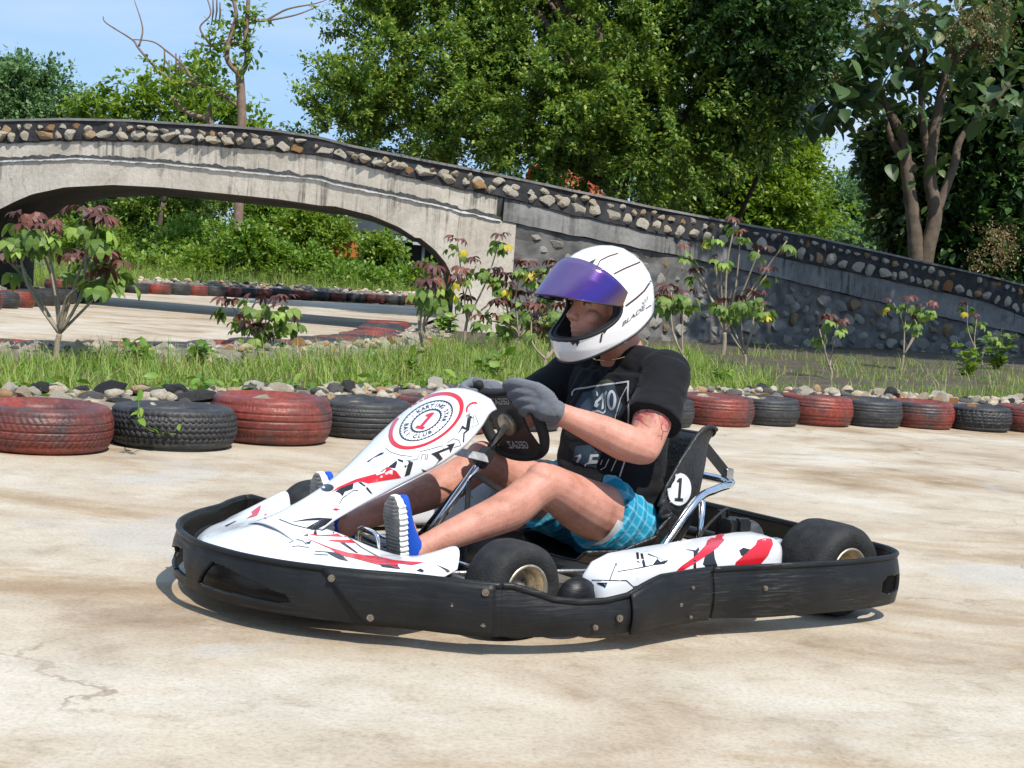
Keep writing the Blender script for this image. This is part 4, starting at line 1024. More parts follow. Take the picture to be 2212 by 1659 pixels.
# ---- grass of the island, dense along the left strip, thin in the shade at right
def grass(n, region, hmin, hmax, name, label):
    pts = region(n); n = len(pts); ang = rng.uniform(0, 6.28, n); lean = rng.uniform(.2, 1.3, n); hh = hmin + (hmax - hmin) * rng.random(n) ** 1.6 * np.array([.55 + .9 * max(0, .5 + mnoise.noise((a * 1.7, b * 1.7, 1))) for a, b in pts[:, :2]]); w = rng.uniform(.002, .005, n)
    dx, dy = np.cos(ang), np.sin(ang); V = np.zeros((n, 5, 3)); z0 = pts[:, 2]
    for k, (t, ww) in enumerate(((0, 1), (0, -1), (.55, .8), (.55, -.8), (1, 0))):
        V[:, k, 0] = pts[:, 0] + dx * lean * hh * t ** 1.8 - dy * w * ww; V[:, k, 1] = pts[:, 1] + dy * lean * hh * t ** 1.8 + dx * w * ww; V[:, k, 2] = z0 + hh * t * (1 - .25 * lean * t)
    b = np.arange(n)[:, None] * 5; T = np.concatenate([b + [0, 1, 3], b + [0, 3, 2], b + [2, 3, 4]]); o = link(name, mesh_fast(name, V.reshape(-1, 3), T), L_GRASS); tag(o, label, 'grass', None, 'stuff')
def isl(x): return np.interp(x, [p[0] for p in ROW_L], [p[1] for p in ROW_L])
def reg_left(n):
    x = rng.uniform(-6, 2.2, n * 2); y0 = isl(x) + 1.15; y1 = np.interp(x, [-6, -4.6, -3.5, -2.8, -2.2, -1.7, -1.3, 0, 2.5], [9.6, 10.2, 10.5, 11.3, 12.4, 13.6, 15.5, 19, 20]); y = y0 + (y1 - y0) * rng.random(n * 2) ** 1.4
    nz = np.array([mnoise.noise((a * 1.1, b * 1.1, 3)) for a, b in zip(x, y)]); k = nz > -.45 + .5 * rng.random(n * 2); return np.stack([x, y, np.full_like(x, .09)], 1)[k][:n]
grass(42000, reg_left, .05, .27, 'grass', 'long green and straw-coloured grass of the island left of the driver')
def reg_right(n):
    x = rng.uniform(1.6, 9, n * 3); y = isl(x) + 1.0 + (8.5) * rng.random(n * 3) ** 2.2; nz = np.array([mnoise.noise((a * .8, b * .8, 9)) for a, b in zip(x, y)]); k = nz > .0; return np.stack([x, y, np.full_like(x, .09)], 1)[k][:n]
grass(7000, reg_right, .05, .26, 'grass', 'patchy shaded grass of the planting bed below the stone wall')
def reg_far(n):
    x = rng.uniform(-14, 2, n); y = np.interp(x, [-14, -8, -6, -4.5, -2, 2], [31.5, 33.5, 37.5, 39.5, 42, 43]) + rng.random(n) ** 1.3 * 7; return np.stack([x, y, np.full_like(x, -.02)], 1)
grass(16000, reg_far, .3, .95, 'grass', 'tall pale grass behind the far tyre row under the bridge')
# ---- house roof glimpsed through the big tree, shed under the arch
def tiled_house():
    d = 52; c = dpt(1200, 400, d); root = empty('house', (c[0], d, 0)); tag(root, 'house with orange tiled roof glimpsed under the big tree', 'house')
    z0 = dpt(1280, 430, d)[2]; z1 = dpt(1190, 345, d)[2]; x0, x1 = dpt(1120, 380, d)[0] - c[0], dpt(1310, 400, d)[0] - c[0]
    bm = bmesh.new(); box(bm, ((x0 + x1) / 2, 2.6, (z0 - .2) / 2), (x1 - x0 - 1.0, 4.4, z0 - .2)); bm_obj('wall', bm, simple('cream_wall', (.5, .45, .36), .9, var=.2), root)
    mt = simple('orange_clay_tile', (.42, .10, .03), .8, var=.35, vscale=3); tile = bmesh.new(); lathe(tile, [(.11, 0), (.10, .36)], 8); 
    for f in [f for f in tile.faces if f.calc_center_median().y > .02]: tile.faces.remove(f)
    bm = bmesh.new(); n = int((x1 - x0) / .22); rows = 9; xm = (x0 + x1) / 2
    rise = z1 - z0; run = 2.6
    for i in range(n + 1):
        x = x0 + (x1 - x0) * i / n
        for j in range(rows):
            t0 = j / rows; hip = (x1 - x0) / 2 - abs(x - xm)
            if hip < t0 * run: continue
            a = Vector((x, run * t0, z0 + rise * t0)); e = Vector((x, run * (t0 + 1.12 / rows), z0 + rise * (t0 + 1.12 / rows))); add_tube(bm, [a + Vector((0, 0, .03)), e], [.115, .10], 7)
    o = bm_obj('roof', bm, mt, root, True)
    bm = bmesh.new(); vs = [bm.verts.new(p) for p in [(x0, 0, z0), (x1, 0, z0), (x1 - run, run, z1), (x0 + run, run, z1), (x0, 2 * run, z0), (x1, 2 * run, z0)]]
    for f in ((0, 1, 2, 3), (3, 2, 5, 4), (1, 5, 2), (0, 3, 4)): bm.faces.new([vs[i] for i in f])
    bm_obj('roof_deck', bm, mt, root)
tiled_house()
def shed():
    d = 52; c = dpt(860, 560, d); root = empty('shed', (c[0], d, 0)); tag(root, 'dark open shed with pale metal eaves seen through the right end of the arch', 'shed')
    xa, xb = dpt(770, 540, d)[0] - c[0], dpt(990, 540, d)[0] - c[0]; zt = dpt(850, 468, d)[2]; ze = dpt(850, 505, d)[2]; zs = dpt(850, 520, d)[2]
    dark = simple('dark_shed_wall', (.03, .034, .042), .8, var=.3); met = simple('grey_sheet_roof', (.07, .085, .10), .5, metal=.3); pale = simple('pale_eaves', (.42, .45, .48), .5)
    bm = bmesh.new(); box(bm, ((xa + xb) / 2, 3, zs / 2), (xb - xa, 3, zs)); bm_obj('wall', bm, dark, root)
    bm = bmesh.new(); bar(bm, ((xa + xb) / 2, .2, ze), ((xa + xb) / 2, 4.5, zt + .6), xb - xa + .6, .08, (1, 0, 0)) if False else box(bm, ((xa + xb) / 2, 2.5, (zt + ze) / 2), (xb - xa + .6, 5, zt - ze)); bm_obj('roof', bm, met, root)
    for k in range(2):
        bm = bmesh.new(); box(bm, (xa + (xb - xa) * (.3 + .45 * k), -.25, zs + .1 - .12 * k), ((xb - xa) * .38, .5, .14)); bm_obj('eaves', bm, pale, root)
    for k in range(5): tube_obj('post', [(xa + (xb - xa) * (k + .3) / 5, -.1, 0), (xa + (xb - xa) * (k + .3) / 5, -.1, zs)], .05, pale, root, 8)
    b2 = dpt(752, 538, 50); o = bmesh.new(); box(o, (b2[0] - c[0], -2, b2[2]), (1.2, .6, .5)); bm_obj('orange_awning', o, simple('orange_sheet', (.5, .12, .03), .7), root)
shed()
# ================================================================ go-kart
PSI = 0.645
KO = np.array([.618, 5.10, 0.0])
kart = empty('go_kart', tuple(KO), math.pi + PSI)
tag(kart, 'white red and black rental go-kart with wraparound black bumper', 'go-kart')
KM = Matrix.Translation(Vector(KO)) @ Matrix.Rotation(math.pi + PSI, 4, 'Z')
KMI = KM.inverted()
def plastic_mat():
    m, N, L, B = new_mat('scuffed_black_plastic')
    tc = N.new('ShaderNodeTexCoord'); v = tc.outputs['Object']
    n1 = noise(N, L, v, 9, 6, .65); sc = noise(N, L, mapping(N, L, v, (3, 3, 55), (0, R(4), 0)).outputs['Vector'], 3.0, 7, .75, .3)
    base = ramp(N, L, n1.outputs['Fac'], [(.3, (.006, .006, .0065)), (.7, (.013, .013, .013))])
    s = ramp(N, L, sc.outputs['Fac'], [(.50, (0, 0, 0)), (.60, (.25, .25, .25)), (.72, (.85, .85, .85))])
    gate = ramp(N, L, noise(N, L, v, 3.2, 3).outputs['Fac'], [(.45, (.06, .06, .06)), (.66, (1, 1, 1))])
    f = mixc(N, L, 1.0, s.outputs['Color'], gate.outputs['Color'], 'MULTIPLY')
    c = mixc(N, L, f, base.outputs['Color'], (.15, .145, .135))
    L.new(c, B.inputs['Base Color']); rr = ramp(N, L, sc.outputs['Fac'], [(.4, (.30, .30, .30)), (.7, (.6, .6, .6))])
    L.new(rr.outputs['Color'], B.inputs['Roughness']); B.inputs['Specular IOR Level'].default_value = .28
    bp = N.new('ShaderNodeBump'); bp.inputs['Strength'].default_value = .3; bp.inputs['Distance'].default_value = .004
    L.new(sc.outputs['Fac'], bp.inputs['Height']); L.new(bp.outputs['Normal'], B.inputs['Normal'])
    return m
M_PLAST = plastic_mat()
def gelcoat_mat():
    m, N, L, B = new_mat('white_fairing_vinyl')
    tc = N.new('ShaderNodeTexCoord'); v = tc.outputs['Object']
    n1 = noise(N, L, v, 24, 7, .72, .4); g = noise(N, L, v, 5, 4)
    f = mixc(N, L, 1.0, ramp(N, L, n1.outputs['Fac'], [(.54, (0, 0, 0)), (.64, (.8, .8, .8))]).outputs['Color'], ramp(N, L, g.outputs['Fac'], [(.46, (0, 0, 0)), (.60, (.8, .8, .8))]).outputs['Color'], 'MULTIPLY')
    L.new(mixc(N, L, f, (.74, .745, .76), (.34, .33, .32)), B.inputs['Base Color'])
    B.inputs['Roughness'].default_value = .22; B.inputs['Coat Weight'].default_value = .5; B.inputs['Coat Roughness'].default_value = .08
    return m
M_WHITE = gelcoat_mat()
M_DBLK = simple('black_vinyl_print', (.012, .012, .014), .3, coat=.4)
M_DRED = simple('red_vinyl_print', (.55, .008, .018), .28, coat=.4)
M_DGRY = simple('grey_vinyl_print', (.42, .43, .46), .3, coat=.4)
M_DLINE = simple('thin_grey_line_print', (.10, .10, .11), .3)
M_DWHT = simple('white_vinyl_print', (.76, .76, .76), .3, coat=.3)
M_CHROME = simple('chrome', (.75, .76, .78), .12, metal=1.0, var=.15, vscale=30)
M_ALU = simple('dull_aluminium', (.50, .49, .47), .42, metal=1.0, var=.35, vscale=25, bump=.2, bscale=60)
M_RIM = simple('dirty_cast_rim', (.46, .40, .31), .45, metal=.8, var=.4, vscale=22, bump=.2, bscale=50)
M_FRAME = simple('black_painted_steel', (.015, .015, .016), .4, var=.5, vscale=20)
M_SLICK = simple('slick_rubber', (.019, .0185, .018), .72, spec=.35, var=.55, vscale=26, bump=.3, bscale=160)
M_SEAT = simple('black_fibreglass', (.014, .014, .015), .45, var=.6, vscale=18, bump=.5, bscale=70)
M_BOLT = simple('rusty_bolt', (.27, .22, .17), .5, metal=.8, var=.5, vscale=120)
M_FLOOR = simple('dirty_floor_tray', (.20, .18, .15), .6, metal=.5, var=.5, vscale=12)

# ---- wraparound bumper: thin wall along a closed outline, built in three overlapping pieces
OUT_L = [(1.775, .0), (1.77, .07), (1.74, .20), (1.675, .33), (1.57, .45), (1.45, .545), (1.37, .63), (1.285, .70), (1.17, .742), (1.03, .768), (.91, .776), (.80, .757), (.60, .742), (.36, .77), (.16, .787), (-.04, .787), (-.14, .762), (-.195, .70), (-.213, .60), (-.228, .30), (-.232, .0)]
pts = OUT_L + [(x, -y) for x, y in OUT_L[-2:0:-1]]
def closed_spline(pts, n=14):
    P = np.array(pts); m = len(P); out = []
    for i in range(m):
        p0, p1, p2, p3 = P[i - 1], P[i], P[(i + 1) % m], P[(i + 2) % m]
        for k in range(n):
            t = k / n
            out.append(.5 * (2 * p1 + (p2 - p0) * t + (2 * p0 - 5 * p1 + 4 * p2 - p3) * t * t + (3 * p1 - p0 - 3 * p2 + p3) * t ** 3))
    return np.array(out)
OL = closed_spline(pts)
cum = np.concatenate([[0], np.cumsum(np.linalg.norm(np.diff(np.vstack([OL, OL[:1]]), axis=0), axis=1))])
OLC = np.vstack([OL, OL[:1]]); OTOT = cum[-1]
def o_at(s):
    s = s % OTOT; return np.array([np.interp(s, cum, OLC[:, 0]), np.interp(s, cum, OLC[:, 1])])
def s_near(x, y):
    return cum[np.argmin(np.sum((OLC - np.array([x, y])) ** 2, 1))]
def side_s(x, left=True):
    """arc position on the left flank at a given x"""
    c = [(abs(p[0] - x), cum[i]) for i, p in enumerate(OLC) if (p[1] > .3) == left and abs(p[1]) > .3]
    return min(c)[1]
def ztop(x, y):
    zt = np.interp(x, [-.3, -.1, .1, .45, .60, .80, .88, .93, 1.0, 1.08, 1.15, 1.20, 1.26, 1.40, 1.55, 1.72], [.200, .196, .193, .192, .190, .184, .166, .148, .138, .137, .146, .163, .180, .182, .183, .184])
    if abs(y) < .4: zt = .184 if x > .8 else .20
    return zt
def zbot(x, y):
    return np.interp(x, [-.25, .0, .45, .65, .80, 1.0, 1.3, 1.72], [.058, .052, .050, .058, .050, .050, .053, .056])
HOLES = []          # polygons in (s, z)
def inpoly(poly, s, z):
    c = False; n = len(poly); j = n - 1
    for i in range(n):
        if (poly[i][1] > z) != (poly[j][1] > z) and s < (poly[j][0] - poly[i][0]) * (z - poly[i][1]) / (poly[j][1] - poly[i][1]) + poly[i][0]: c = not c
        j = i
    return c
def frontS(y):      # arc coordinate at lateral position y on the front
    c = [(abs(p[1] - y), cum[i]) for i, p in enumerate(OLC[:-1]) if p[0] > 1.5]
    s = min(c)[1]; return s - OTOT if s > OTOT / 2 else s
for sg in (1, -1):
    HOLES.append([(frontS(sg * .035), .085), (frontS(sg * .045), .102), (frontS(sg * .085), .150), (frontS(sg * .15), .146), (frontS(sg * .33), .106), (frontS(sg * .335), .090), (frontS(sg * .31), .082), (frontS(sg * .06), .078)])
for left in (True, False):
    sa, sb = side_s(-.155, left), side_s(-.035, left)
    HOLES.append([(sb, .095), (sb, .128), (sb + (sa - sb) * .2, .142), (sa, .142), (sa, .09), (sb + (sa - sb) * .3, .086)])
def wall(name, s0, s1, off, zt=ztop, zb=zbot, n=None, holes=True, parent=kart):
    n = n or int((s1 - s0) / .004); rows = 46
    S = np.linspace(s0, s1, n + 1); P = np.zeros((n + 1, rows + 1, 3)); Z = np.zeros((n + 1, rows + 1))
    for i, s in enumerate(S):
        p = o_at(s); t = o_at(s + .004) - o_at(s - .004); t /= np.linalg.norm(t); nrm = np.array([-t[1], t[0]])
        if np.dot(nrm, p - np.array([.7, 0])) < 0: nrm = -nrm
        a, b = zb(*p), zt(*p)
        for k in range(rows + 1):
            f = k / rows; bul = .010 * math.sin(math.pi * min(1, f * 1.05)) - .006 * f
            q = p + nrm * (off + bul); P[i, k] = (q[0], q[1], a + (b - a) * f)
    V, Q = grid_geo(P)
    if holes:
        keep = []
        for q in Q:
            i, k = divmod(int(q[0]), rows + 1)
            s = S[i] + (S[1] - S[0]) / 2; z = V[q].mean(0)[2]
            ss = s if s < OTOT / 2 + .5 else s - OTOT
            keep.append(not any(inpoly(h, ss, z) or inpoly(h, ss + OTOT, z) or inpoly(h, s, z) for h in HOLES))
        Q = Q[np.array(keep)]
    me = mesh_fast(name, V, Q); o = link(name, me, M_PLAST, parent, True)
    md = o.modifiers.new('thick', 'SOLIDIFY'); md.thickness = .014; md.offset = -1 if True else 1
    return o
sj_f = side_s(1.285); sj_r = side_s(.60)
front_b = wall('front_bumper', -sj_f, sj_f, 0.004)
rear_b = wall('rear_bumper', sj_r, OTOT - sj_r, 0.005)
side_l = wall('side_bumper', sj_f - .005, sj_r + .02, -.001)
side_r = wall('side_bumper', OTOT - sj_r - .02, OTOT - sj_f + .005, -.001)
for o in (front_b, rear_b, side_l, side_r):
    # normals outward so that the thickness goes inwards
    bm = bmesh.new(); bm.from_mesh(o.data)
    f = max(bm.faces, key=lambda f: f.calc_center_median().y + f.calc_center_median().x * .1) if o is not side_r else min(bm.faces, key=lambda f: f.calc_center_median().y)
    c = f.calc_center_median(); flip = f.normal.dot(Vector((c.x - .7, c.y * 2, 0))) < 0
    if flip: bmesh.ops.reverse_faces(bm, faces=bm.faces)
    bm.to_mesh(o.data); bm.free()
def inner_guard():
    P = np.zeros((81, 2, 3))
    for i in range(81):
        y = -.44 + .88 * i / 80; s = frontS(y); p = o_at(s); k = .045
        P[i, 0] = (p[0] - k, p[1] * .97, .055); P[i, 1] = (p[0] - k - .01, p[1] * .97, .150)
    V, Q = grid_geo(P); o = link('inner_guard', mesh_fast('inner_guard', V, Q), M_PLAST, kart, True)
    o.modifiers.new('thick', 'SOLIDIFY').thickness = .004
inner_guard()
# raised lip along the top and a flat skid strip under the overlap joints
def lip(name, s0, s1, off, parent, zt=ztop):
    S = np.linspace(s0, s1, 120); path = []
    for s in S:
        p = o_at(s); t = o_at(s + .004) - o_at(s - .004); t /= np.linalg.norm(t); nrm = np.array([-t[1], t[0]])
        if np.dot(nrm, p - np.array([.7, 0])) < 0: nrm = -nrm
        q = p + nrm * (off - .010); path.append((q[0], q[1], zt(*p)))
    tube_obj(name, path, .0085, M_PLAST, parent, 8)
lip('top_lip', -sj_f, sj_f, .006, front_b); lip('top_lip', sj_r, OTOT - sj_r, .007, rear_b)
lip('top_lip', sj_f, sj_r, .002, side_l); lip('top_lip', OTOT - sj_r, OTOT - sj_f, .002, side_r)
# overlapping plates with a raised, slanting edge
def plate(name, left, xa, xb, za0, zb0, off=.012, slant=.0):
    sa, sb = side_s(xa, left), side_s(xb, left); n = 26; P = np.zeros((n + 1, 9, 3))
    for i in range(n + 1):
        s = sa + (sb - sa) * i / n; p = o_at(s); t = o_at(s + .004) - o_at(s - .004); t /= np.linalg.norm(t); nrm = np.array([-t[1], t[0]])
        if np.dot(nrm, p - np.array([.7, 0])) < 0: nrm = -nrm
        for k in range(9):
            f = k / 8; z = zbot(*p) - .002 + (ztop(*p) + .004 - zbot(*p)) * f
            ff = f
            q = p + nrm * (off + .010 * math.sin(math.pi * min(1, ff * 1.05)) - .006 * ff); P[i, k] = (q[0], q[1], z)
    if slant:
        for k in range(9):
            s_end = sa + slant * (k / 8) ; 
            for i in range(n + 1):
                s = s_end + (sb - s_end) * i / n; p = o_at(s); t = o_at(s + .004) - o_at(s - .004); t /= np.linalg.norm(t); nrm = np.array([-t[1], t[0]])
                if np.dot(nrm, p - np.array([.7, 0])) < 0: nrm = -nrm
                f = k / 8; q = p + nrm * (off + .010 * math.sin(math.pi * min(1, f * 1.05)) - .006 * f); P[i, k] = (q[0], q[1], zbot(*p) + (ztop(*p) + .002 - zbot(*p)) * f)
    V, Q = grid_geo(P); me = mesh_fast(name, V, Q); o = link(name, me, M_PLAST, kart, True)
    bm = bmesh.new(); bm.from_mesh(me); f = list(bm.faces)[4]; c = f.calc_center_median()
    if f.normal.dot(Vector((c.x - .7, c.y * 2, 0))) < 0: bmesh.ops.reverse_faces(bm, faces=bm.faces)
    bm.to_mesh(me); bm.free()
    md = o.modifiers.new('thick', 'SOLIDIFY'); md.thickness = .006; md.offset = 1
    return o
for left in (True, False):
    plate('overlap_plate', left, 1.535, 1.30, 0, 0, .006, -.12 if left else .12)
    plate('overlap_plate', left, .93, .615, 0, 0, .004)
# bolts on the near and far flank
def bolt(x, z, left=True, r=.011, parent=None):
    s = side_s(x, left); p = o_at(s); t = o_at(s + .01) - o_at(s - .01); t /= np.linalg.norm(t); nrm = np.array([-t[1], t[0]])
    if np.dot(nrm, p - np.array([.7, 0])) < 0: nrm = -nrm
    bm = bmesh.new(); lathe(bm, [(0.0005, .006), (r * .45, .006), (r * .5, .003), (r, .003), (r, -.004)], 14)
    n3 = Vector((nrm[0], nrm[1], 0)); q = n3.to_track_quat('Z', 'Y').to_matrix()
    bmesh.ops.rotate(bm, verts=bm.verts, matrix=q); bmesh.ops.translate(bm, verts=bm.verts, vec=(p[0] + nrm[0] * .0145, p[1] + nrm[1] * .0145, z))
    return bm_obj('bolt', bm, M_BOLT, parent or kart)
for left in (True, False):
    for x, z, r in [(1.60, .165, .009), (1.53, .075, .009), (1.315, .165, .009), (1.375, .125, .007), (1.32, .085, .007), (1.035, .075, .007), (.965, .095, .009), (.74, .108, .006), (.43, .135, .007), (.69, .150, .005), (.69, .070, .005)]: bolt(x, z, left, r)

# ---- wheels
def wheel(X, Y, Rr, W, left, steer, label):
    w = empty('wheel', (X, Y, Rr), steer, kart); w['label'] = label
    sg = 1 if left else -1
    bm = bmesh.new(); h2 = W / 2
    lathe(bm, [(.070, -h2 * .86), (.078, -h2 * .93), (Rr * .80, -h2 * .98), (Rr * .90, -h2 * .90), (Rr * .965, -h2 * .76), (Rr * .992, -h2 * .55), (Rr, -h2 * .2), (Rr, h2 * .2), (Rr * .992, h2 * .55), (Rr * .965, h2 * .76), (Rr * .90, h2 * .90), (Rr * .80, h2 * .98), (.078, h2 * .93), (.070, h2 * .86)], 64, 'Y')
    bm_obj('tyre', bm, M_SLICK, w, True)
    bm = bmesh.new(); e = sg
    lathe(bm, [(.074, h2 * .90 * e), (.072, h2 * .94 * e), (.066, h2 * .92 * e), (.063, h2 * .78 * e), (.058, h2 * .55 * e), (.056, (h2 * .2) * e), (.046, (h2 * .12) * e), (.040, h2 * .18 * e), (.026, h2 * .22 * e), (.024, h2 * .42 * e), (.012, h2 * .44 * e), (.0005, h2 * .44 * e)], 48, 'Y')
    bm_obj('rim', bm, M_RIM, w, True)
    bm = bmesh.new()
    for k in range(3):
        a = k * 2.094 + .5
        lathe(bm, [(.0005, h2 * .30 * e), (.007, h2 * .30 * e), (.007, h2 * .1 * e)], 6, 'Y', (.034 * math.cos(a), 0, .034 * math.sin(a)))
    bm_obj('wheel_nut', bm, M_BOLT, w)
    bm = bmesh.new(); lathe(bm, [(.070, -h2 * .86 * e), (.05, -h2 * .7 * e), (.02, -h2 * .6 * e), (.0005, -h2 * .6 * e)], 32, 'Y')
    bm_obj('inner_rim', bm, M_FRAME, w, True)
    return w
WB, TF, TR = 1.12, 1.045, 1.229
wheel(WB, TF / 2, .128, .135, True, .09, 'front wheel on the near side with dusty gold-grey rim')
wheel(WB, -TF / 2, .128, .135, False, .09, 'front wheel on the far side')
wheel(0, TR / 2, .14, .20, True, 0, 'wide rear wheel on the near side')
wheel(0, -TR / 2, .14, .20, False, 0, 'wide rear wheel on the far side')

# ---- chassis
tube_obj('rear_axle', [(0, -.52, .14), (0, .52, .14)], .02, M_FRAME, kart, 12)
for sg in (1, -1):
    tube_obj('frame_rail', smooth_path([(1.56, sg * .16, .075), (1.40, sg * .20, .065), (1.12, sg * .30, .065), (.9, sg * .33, .065), (.5, sg * .31, .065), (.1, sg * .29, .075), (-.12, sg * .28, .085)], 6), .016, M_FRAME, kart, 10)
    tube_obj('side_rail', smooth_path([(.98, sg * .33, .07), (.95, sg * .52, .075), (.88, sg * .60, .08), (.5, sg * .60, .08), (.32, sg * .57, .08), (.27, sg * .30, .075)], 6), .012, M_FRAME, kart, 8)
    tube_obj('front_bar', smooth_path([(1.30, sg * .26, .12), (1.36, sg * .34, .135), (1.52, sg * .28, .145), (1.62, 0, .15)], 6), .010, M_CHROME, kart, 8)
    tube_obj('spindle_arm', [(1.12, sg * .34, .11), (1.12, sg * .46, .128)], .016, M_ALU, kart, 8)
    tube_obj('tie_rod', [(1.06, sg * .03, .13), (1.05, sg * .42, .125)], .006, M_CHROME, kart, 8)
tube_obj('cross_tube', [(1.12, -.34, .10), (1.12, .34, .10)], .016, M_FRAME, kart, 10)
tube_obj('cross_tube', [(.62, -.31, .065), (.62, .31, .065)], .014, M_FRAME, kart, 10)
tube_obj('cross_tube', [(.10, -.29, .085), (.10, .29, .085)], .016, M_FRAME, kart, 10)
tube_obj('brake_rod', [(1.30, .24, .12), (.30, .36, .10)], .006, M_ALU, kart, 8)
bm = bmesh.new(); box(bm, (1.08, 0, .055), (.90, .52, .004)); bm_obj('floor_tray', bm, M_FLOOR, kart)
bm = bmesh.new(); lathe(bm, [(.0005, .14 * 0 + .275), (.085, .275), (.085, .270), (.0005, .270)], 40, 'Y', (0, 0, .14)); bm_obj('brake_disc', bm, M_ALU, kart)
bm = bmesh.new(); box(bm, (.07, .275, .195), (.075, .07, .075)); box(bm, (.095, .25, .235), (.03, .03, .04)); box(bm, (.06, .31, .215), (.045, .03, .045)); box(bm, (.11, .29, .17), (.04, .04, .03))
bmesh.ops.bevel(bm, geom=bm.edges[:], offset=.008, segments=2); bm_obj('brake_caliper', bm, M_FRAME, kart)
tube_obj('brake_hose', smooth_path([(.10, .28, .24), (.14, .31, .27), (.22, .30, .20), (.3, .34, .12)], 6), .005, M_SLICK, kart, 8)
for sg in (1, -1):
    bm = bmesh.new(); lathe(bm, [(.02, -.02), (.046, -.02), (.05, -.01), (.05, .01), (.046, .02), (.02, .02)], 24, 'Y', (0, sg * .40, .14)); bm_obj('axle_bearing', bm, M_ALU, kart, True)
    bm = bmesh.new(); bar(bm, (0, sg * .46, .14), (.16, sg * .40, .10), .03, .02); bm_obj('bearing_bracket', bm, M_FRAME, kart)
# engine on the far side
eng = empty('engine', (.27, -.44, .06), 0, kart)
bm = bmesh.new(); box(bm, (0, 0, .10), (.26, .22, .18)); box(bm, (.02, -.02, .21), (.18, .16, .08)); bmesh.ops.bevel(bm, geom=bm.edges[:], offset=.015, segments=2); bm_obj('engine_block', bm, M_FRAME, eng)
bm = bmesh.new(); lathe(bm, [(.0005, .0), (.075, .0), (.08, .01), (.08, .07), (.06, .085), (.0005, .085)], 28, 'Y', (0, .11, .14)); bm_obj('recoil_cover', bm, M_ALU, eng, True)
tube_obj('exhaust_pipe', smooth_path([(-.12, -.05, .15), (-.22, -.06, .16), (-.30, .05, .15), (-.34, .18, .14)], 6), .022, M_ALU, eng, 12)
# fuel tank between the legs
bm = bmesh.new(); box(bm, (.87, 0, .125), (.26, .20, .13)); bmesh.ops.bevel(bm, geom=bm.edges[:], offset=.03, segments=3); ft = bm_obj('fuel_tank', bm, simple('black_tank_plastic', (.02, .02, .022), .4), kart, True)
# ---- chrome seat hoop
hoop = [(.40, .285, .12), (.22, .255, .285), (.12, .235, .318), (.02, .20, .328), (-.03, .14, .328), (-.04, 0, .328), (-.03, -.14, .328), (.02, -.20, .328), (.12, -.235, .318), (.22, -.255, .285), (.40, -.285, .12)]
tube_obj('seat_hoop', smooth_path(hoop, 8), .013, M_CHROME, kart, 14)
for sg in (1, -1):
    tube_obj('hoop_post', [(.185, sg * .25, .290), (.18, sg * .25, .08)], .011, M_CHROME, kart, 10)
    bm = bmesh.new(); bar(bm, (.075, sg * .125, .445), (-.045, sg * .125, .345), .034, .006, (0, 1, 0)); bm_obj('seat_stay', bm, M_FRAME, kart)
    bm = bmesh.new(); box(bm, (-.042, sg * .125, .346), (.03, .026, .045)); bmesh.ops.bevel(bm, geom=bm.edges[:], offset=.004); bm_obj('stay_clamp', bm, M_ALU, kart)
tube_obj('seat_strut', [(.30, .27, .11), (.06, .45, .13)], .02, M_FRAME, kart, 10)

# ---- seat: bucket shell
def seat_surface(a, t):
    """a 0..1 along the shell from the front lip to the top of the back, t -1..1 across"""
    A = [0, .16, .32, .46, .58, .70, .84, .95, 1.0]
    px = np.interp(a, A, [.60, .47, .33, .222, .150, .115, .092, .078, .060])
    pz = np.interp(a, A, [.098, .066, .062, .092, .175, .285, .39, .462, .478])
    hw = np.interp(a, A, [.175, .20, .215, .222, .224, .222, .208, .185, .172])
    sh = np.interp(a, A, [.035, .070, .12, .18, .225, .218, .165, .105, .035])
    e = .01
    dx = np.interp(a + e, A, [.60, .47, .33, .222, .150, .115, .092, .078, .060]) - np.interp(a - e, A, [.60, .47, .33, .222, .150, .115, .092, .078, .060])
    dz = np.interp(a + e, A, [.098, .066, .062, .092, .175, .285, .39, .462, .478]) - np.interp(a - e, A, [.098, .066, .062, .092, .175, .285, .39, .462, .478])
    l = math.hypot(dx, dz) or 1; nx, nz = dz / l, -dx / l      # inner normal
    if nx * .5 + nz < 0 and a < .5: nx, nz = -nx, -nz
    if a >= .5 and nx < 0: nx, nz = -nx, -nz
    tt = abs(t); ang = tt ** 1.0
    if tt < .62: y = hw * .86 * (tt / .62); up = .028 * (tt / .62) ** 3 * (sh / .2)
    else:
        f = (tt - .62) / .38; y = hw * (.86 + .14 * math.sin(f * math.pi / 2)) + .012 * max(0, f - .85) / .15; up = .028 * (sh / .2) + (sh - .028 * (sh / .2)) * f
    return Vector((px + nx * up, math.copysign(y, t), pz + nz * up))
P = np.array([[seat_surface(a, t)[:] for t in np.linspace(-1, 1, 61)] for a in np.linspace(0, 1, 70)])
for _ in range(3):
    P[1:-1] = (P[:-2] + 2 * P[1:-1] + P[2:]) / 4
V, Q = grid_geo(P); seat = link('seat', mesh_fast('seat', V, Q), M_SEAT, kart, True)
md = seat.modifiers.new('thick', 'SOLIDIFY'); md.thickness = .007; md.offset = 0
tube_obj('seat_rim', [tuple(p) for p in P[:, -1]], .0065, M_SEAT, seat, 8); tube_obj('seat_rim', [tuple(p) for p in P[:, 0]], .0065, M_SEAT, seat, 8); tube_obj('seat_rim', [tuple(p) for p in P[-1]], .007, M_SEAT, seat, 8)

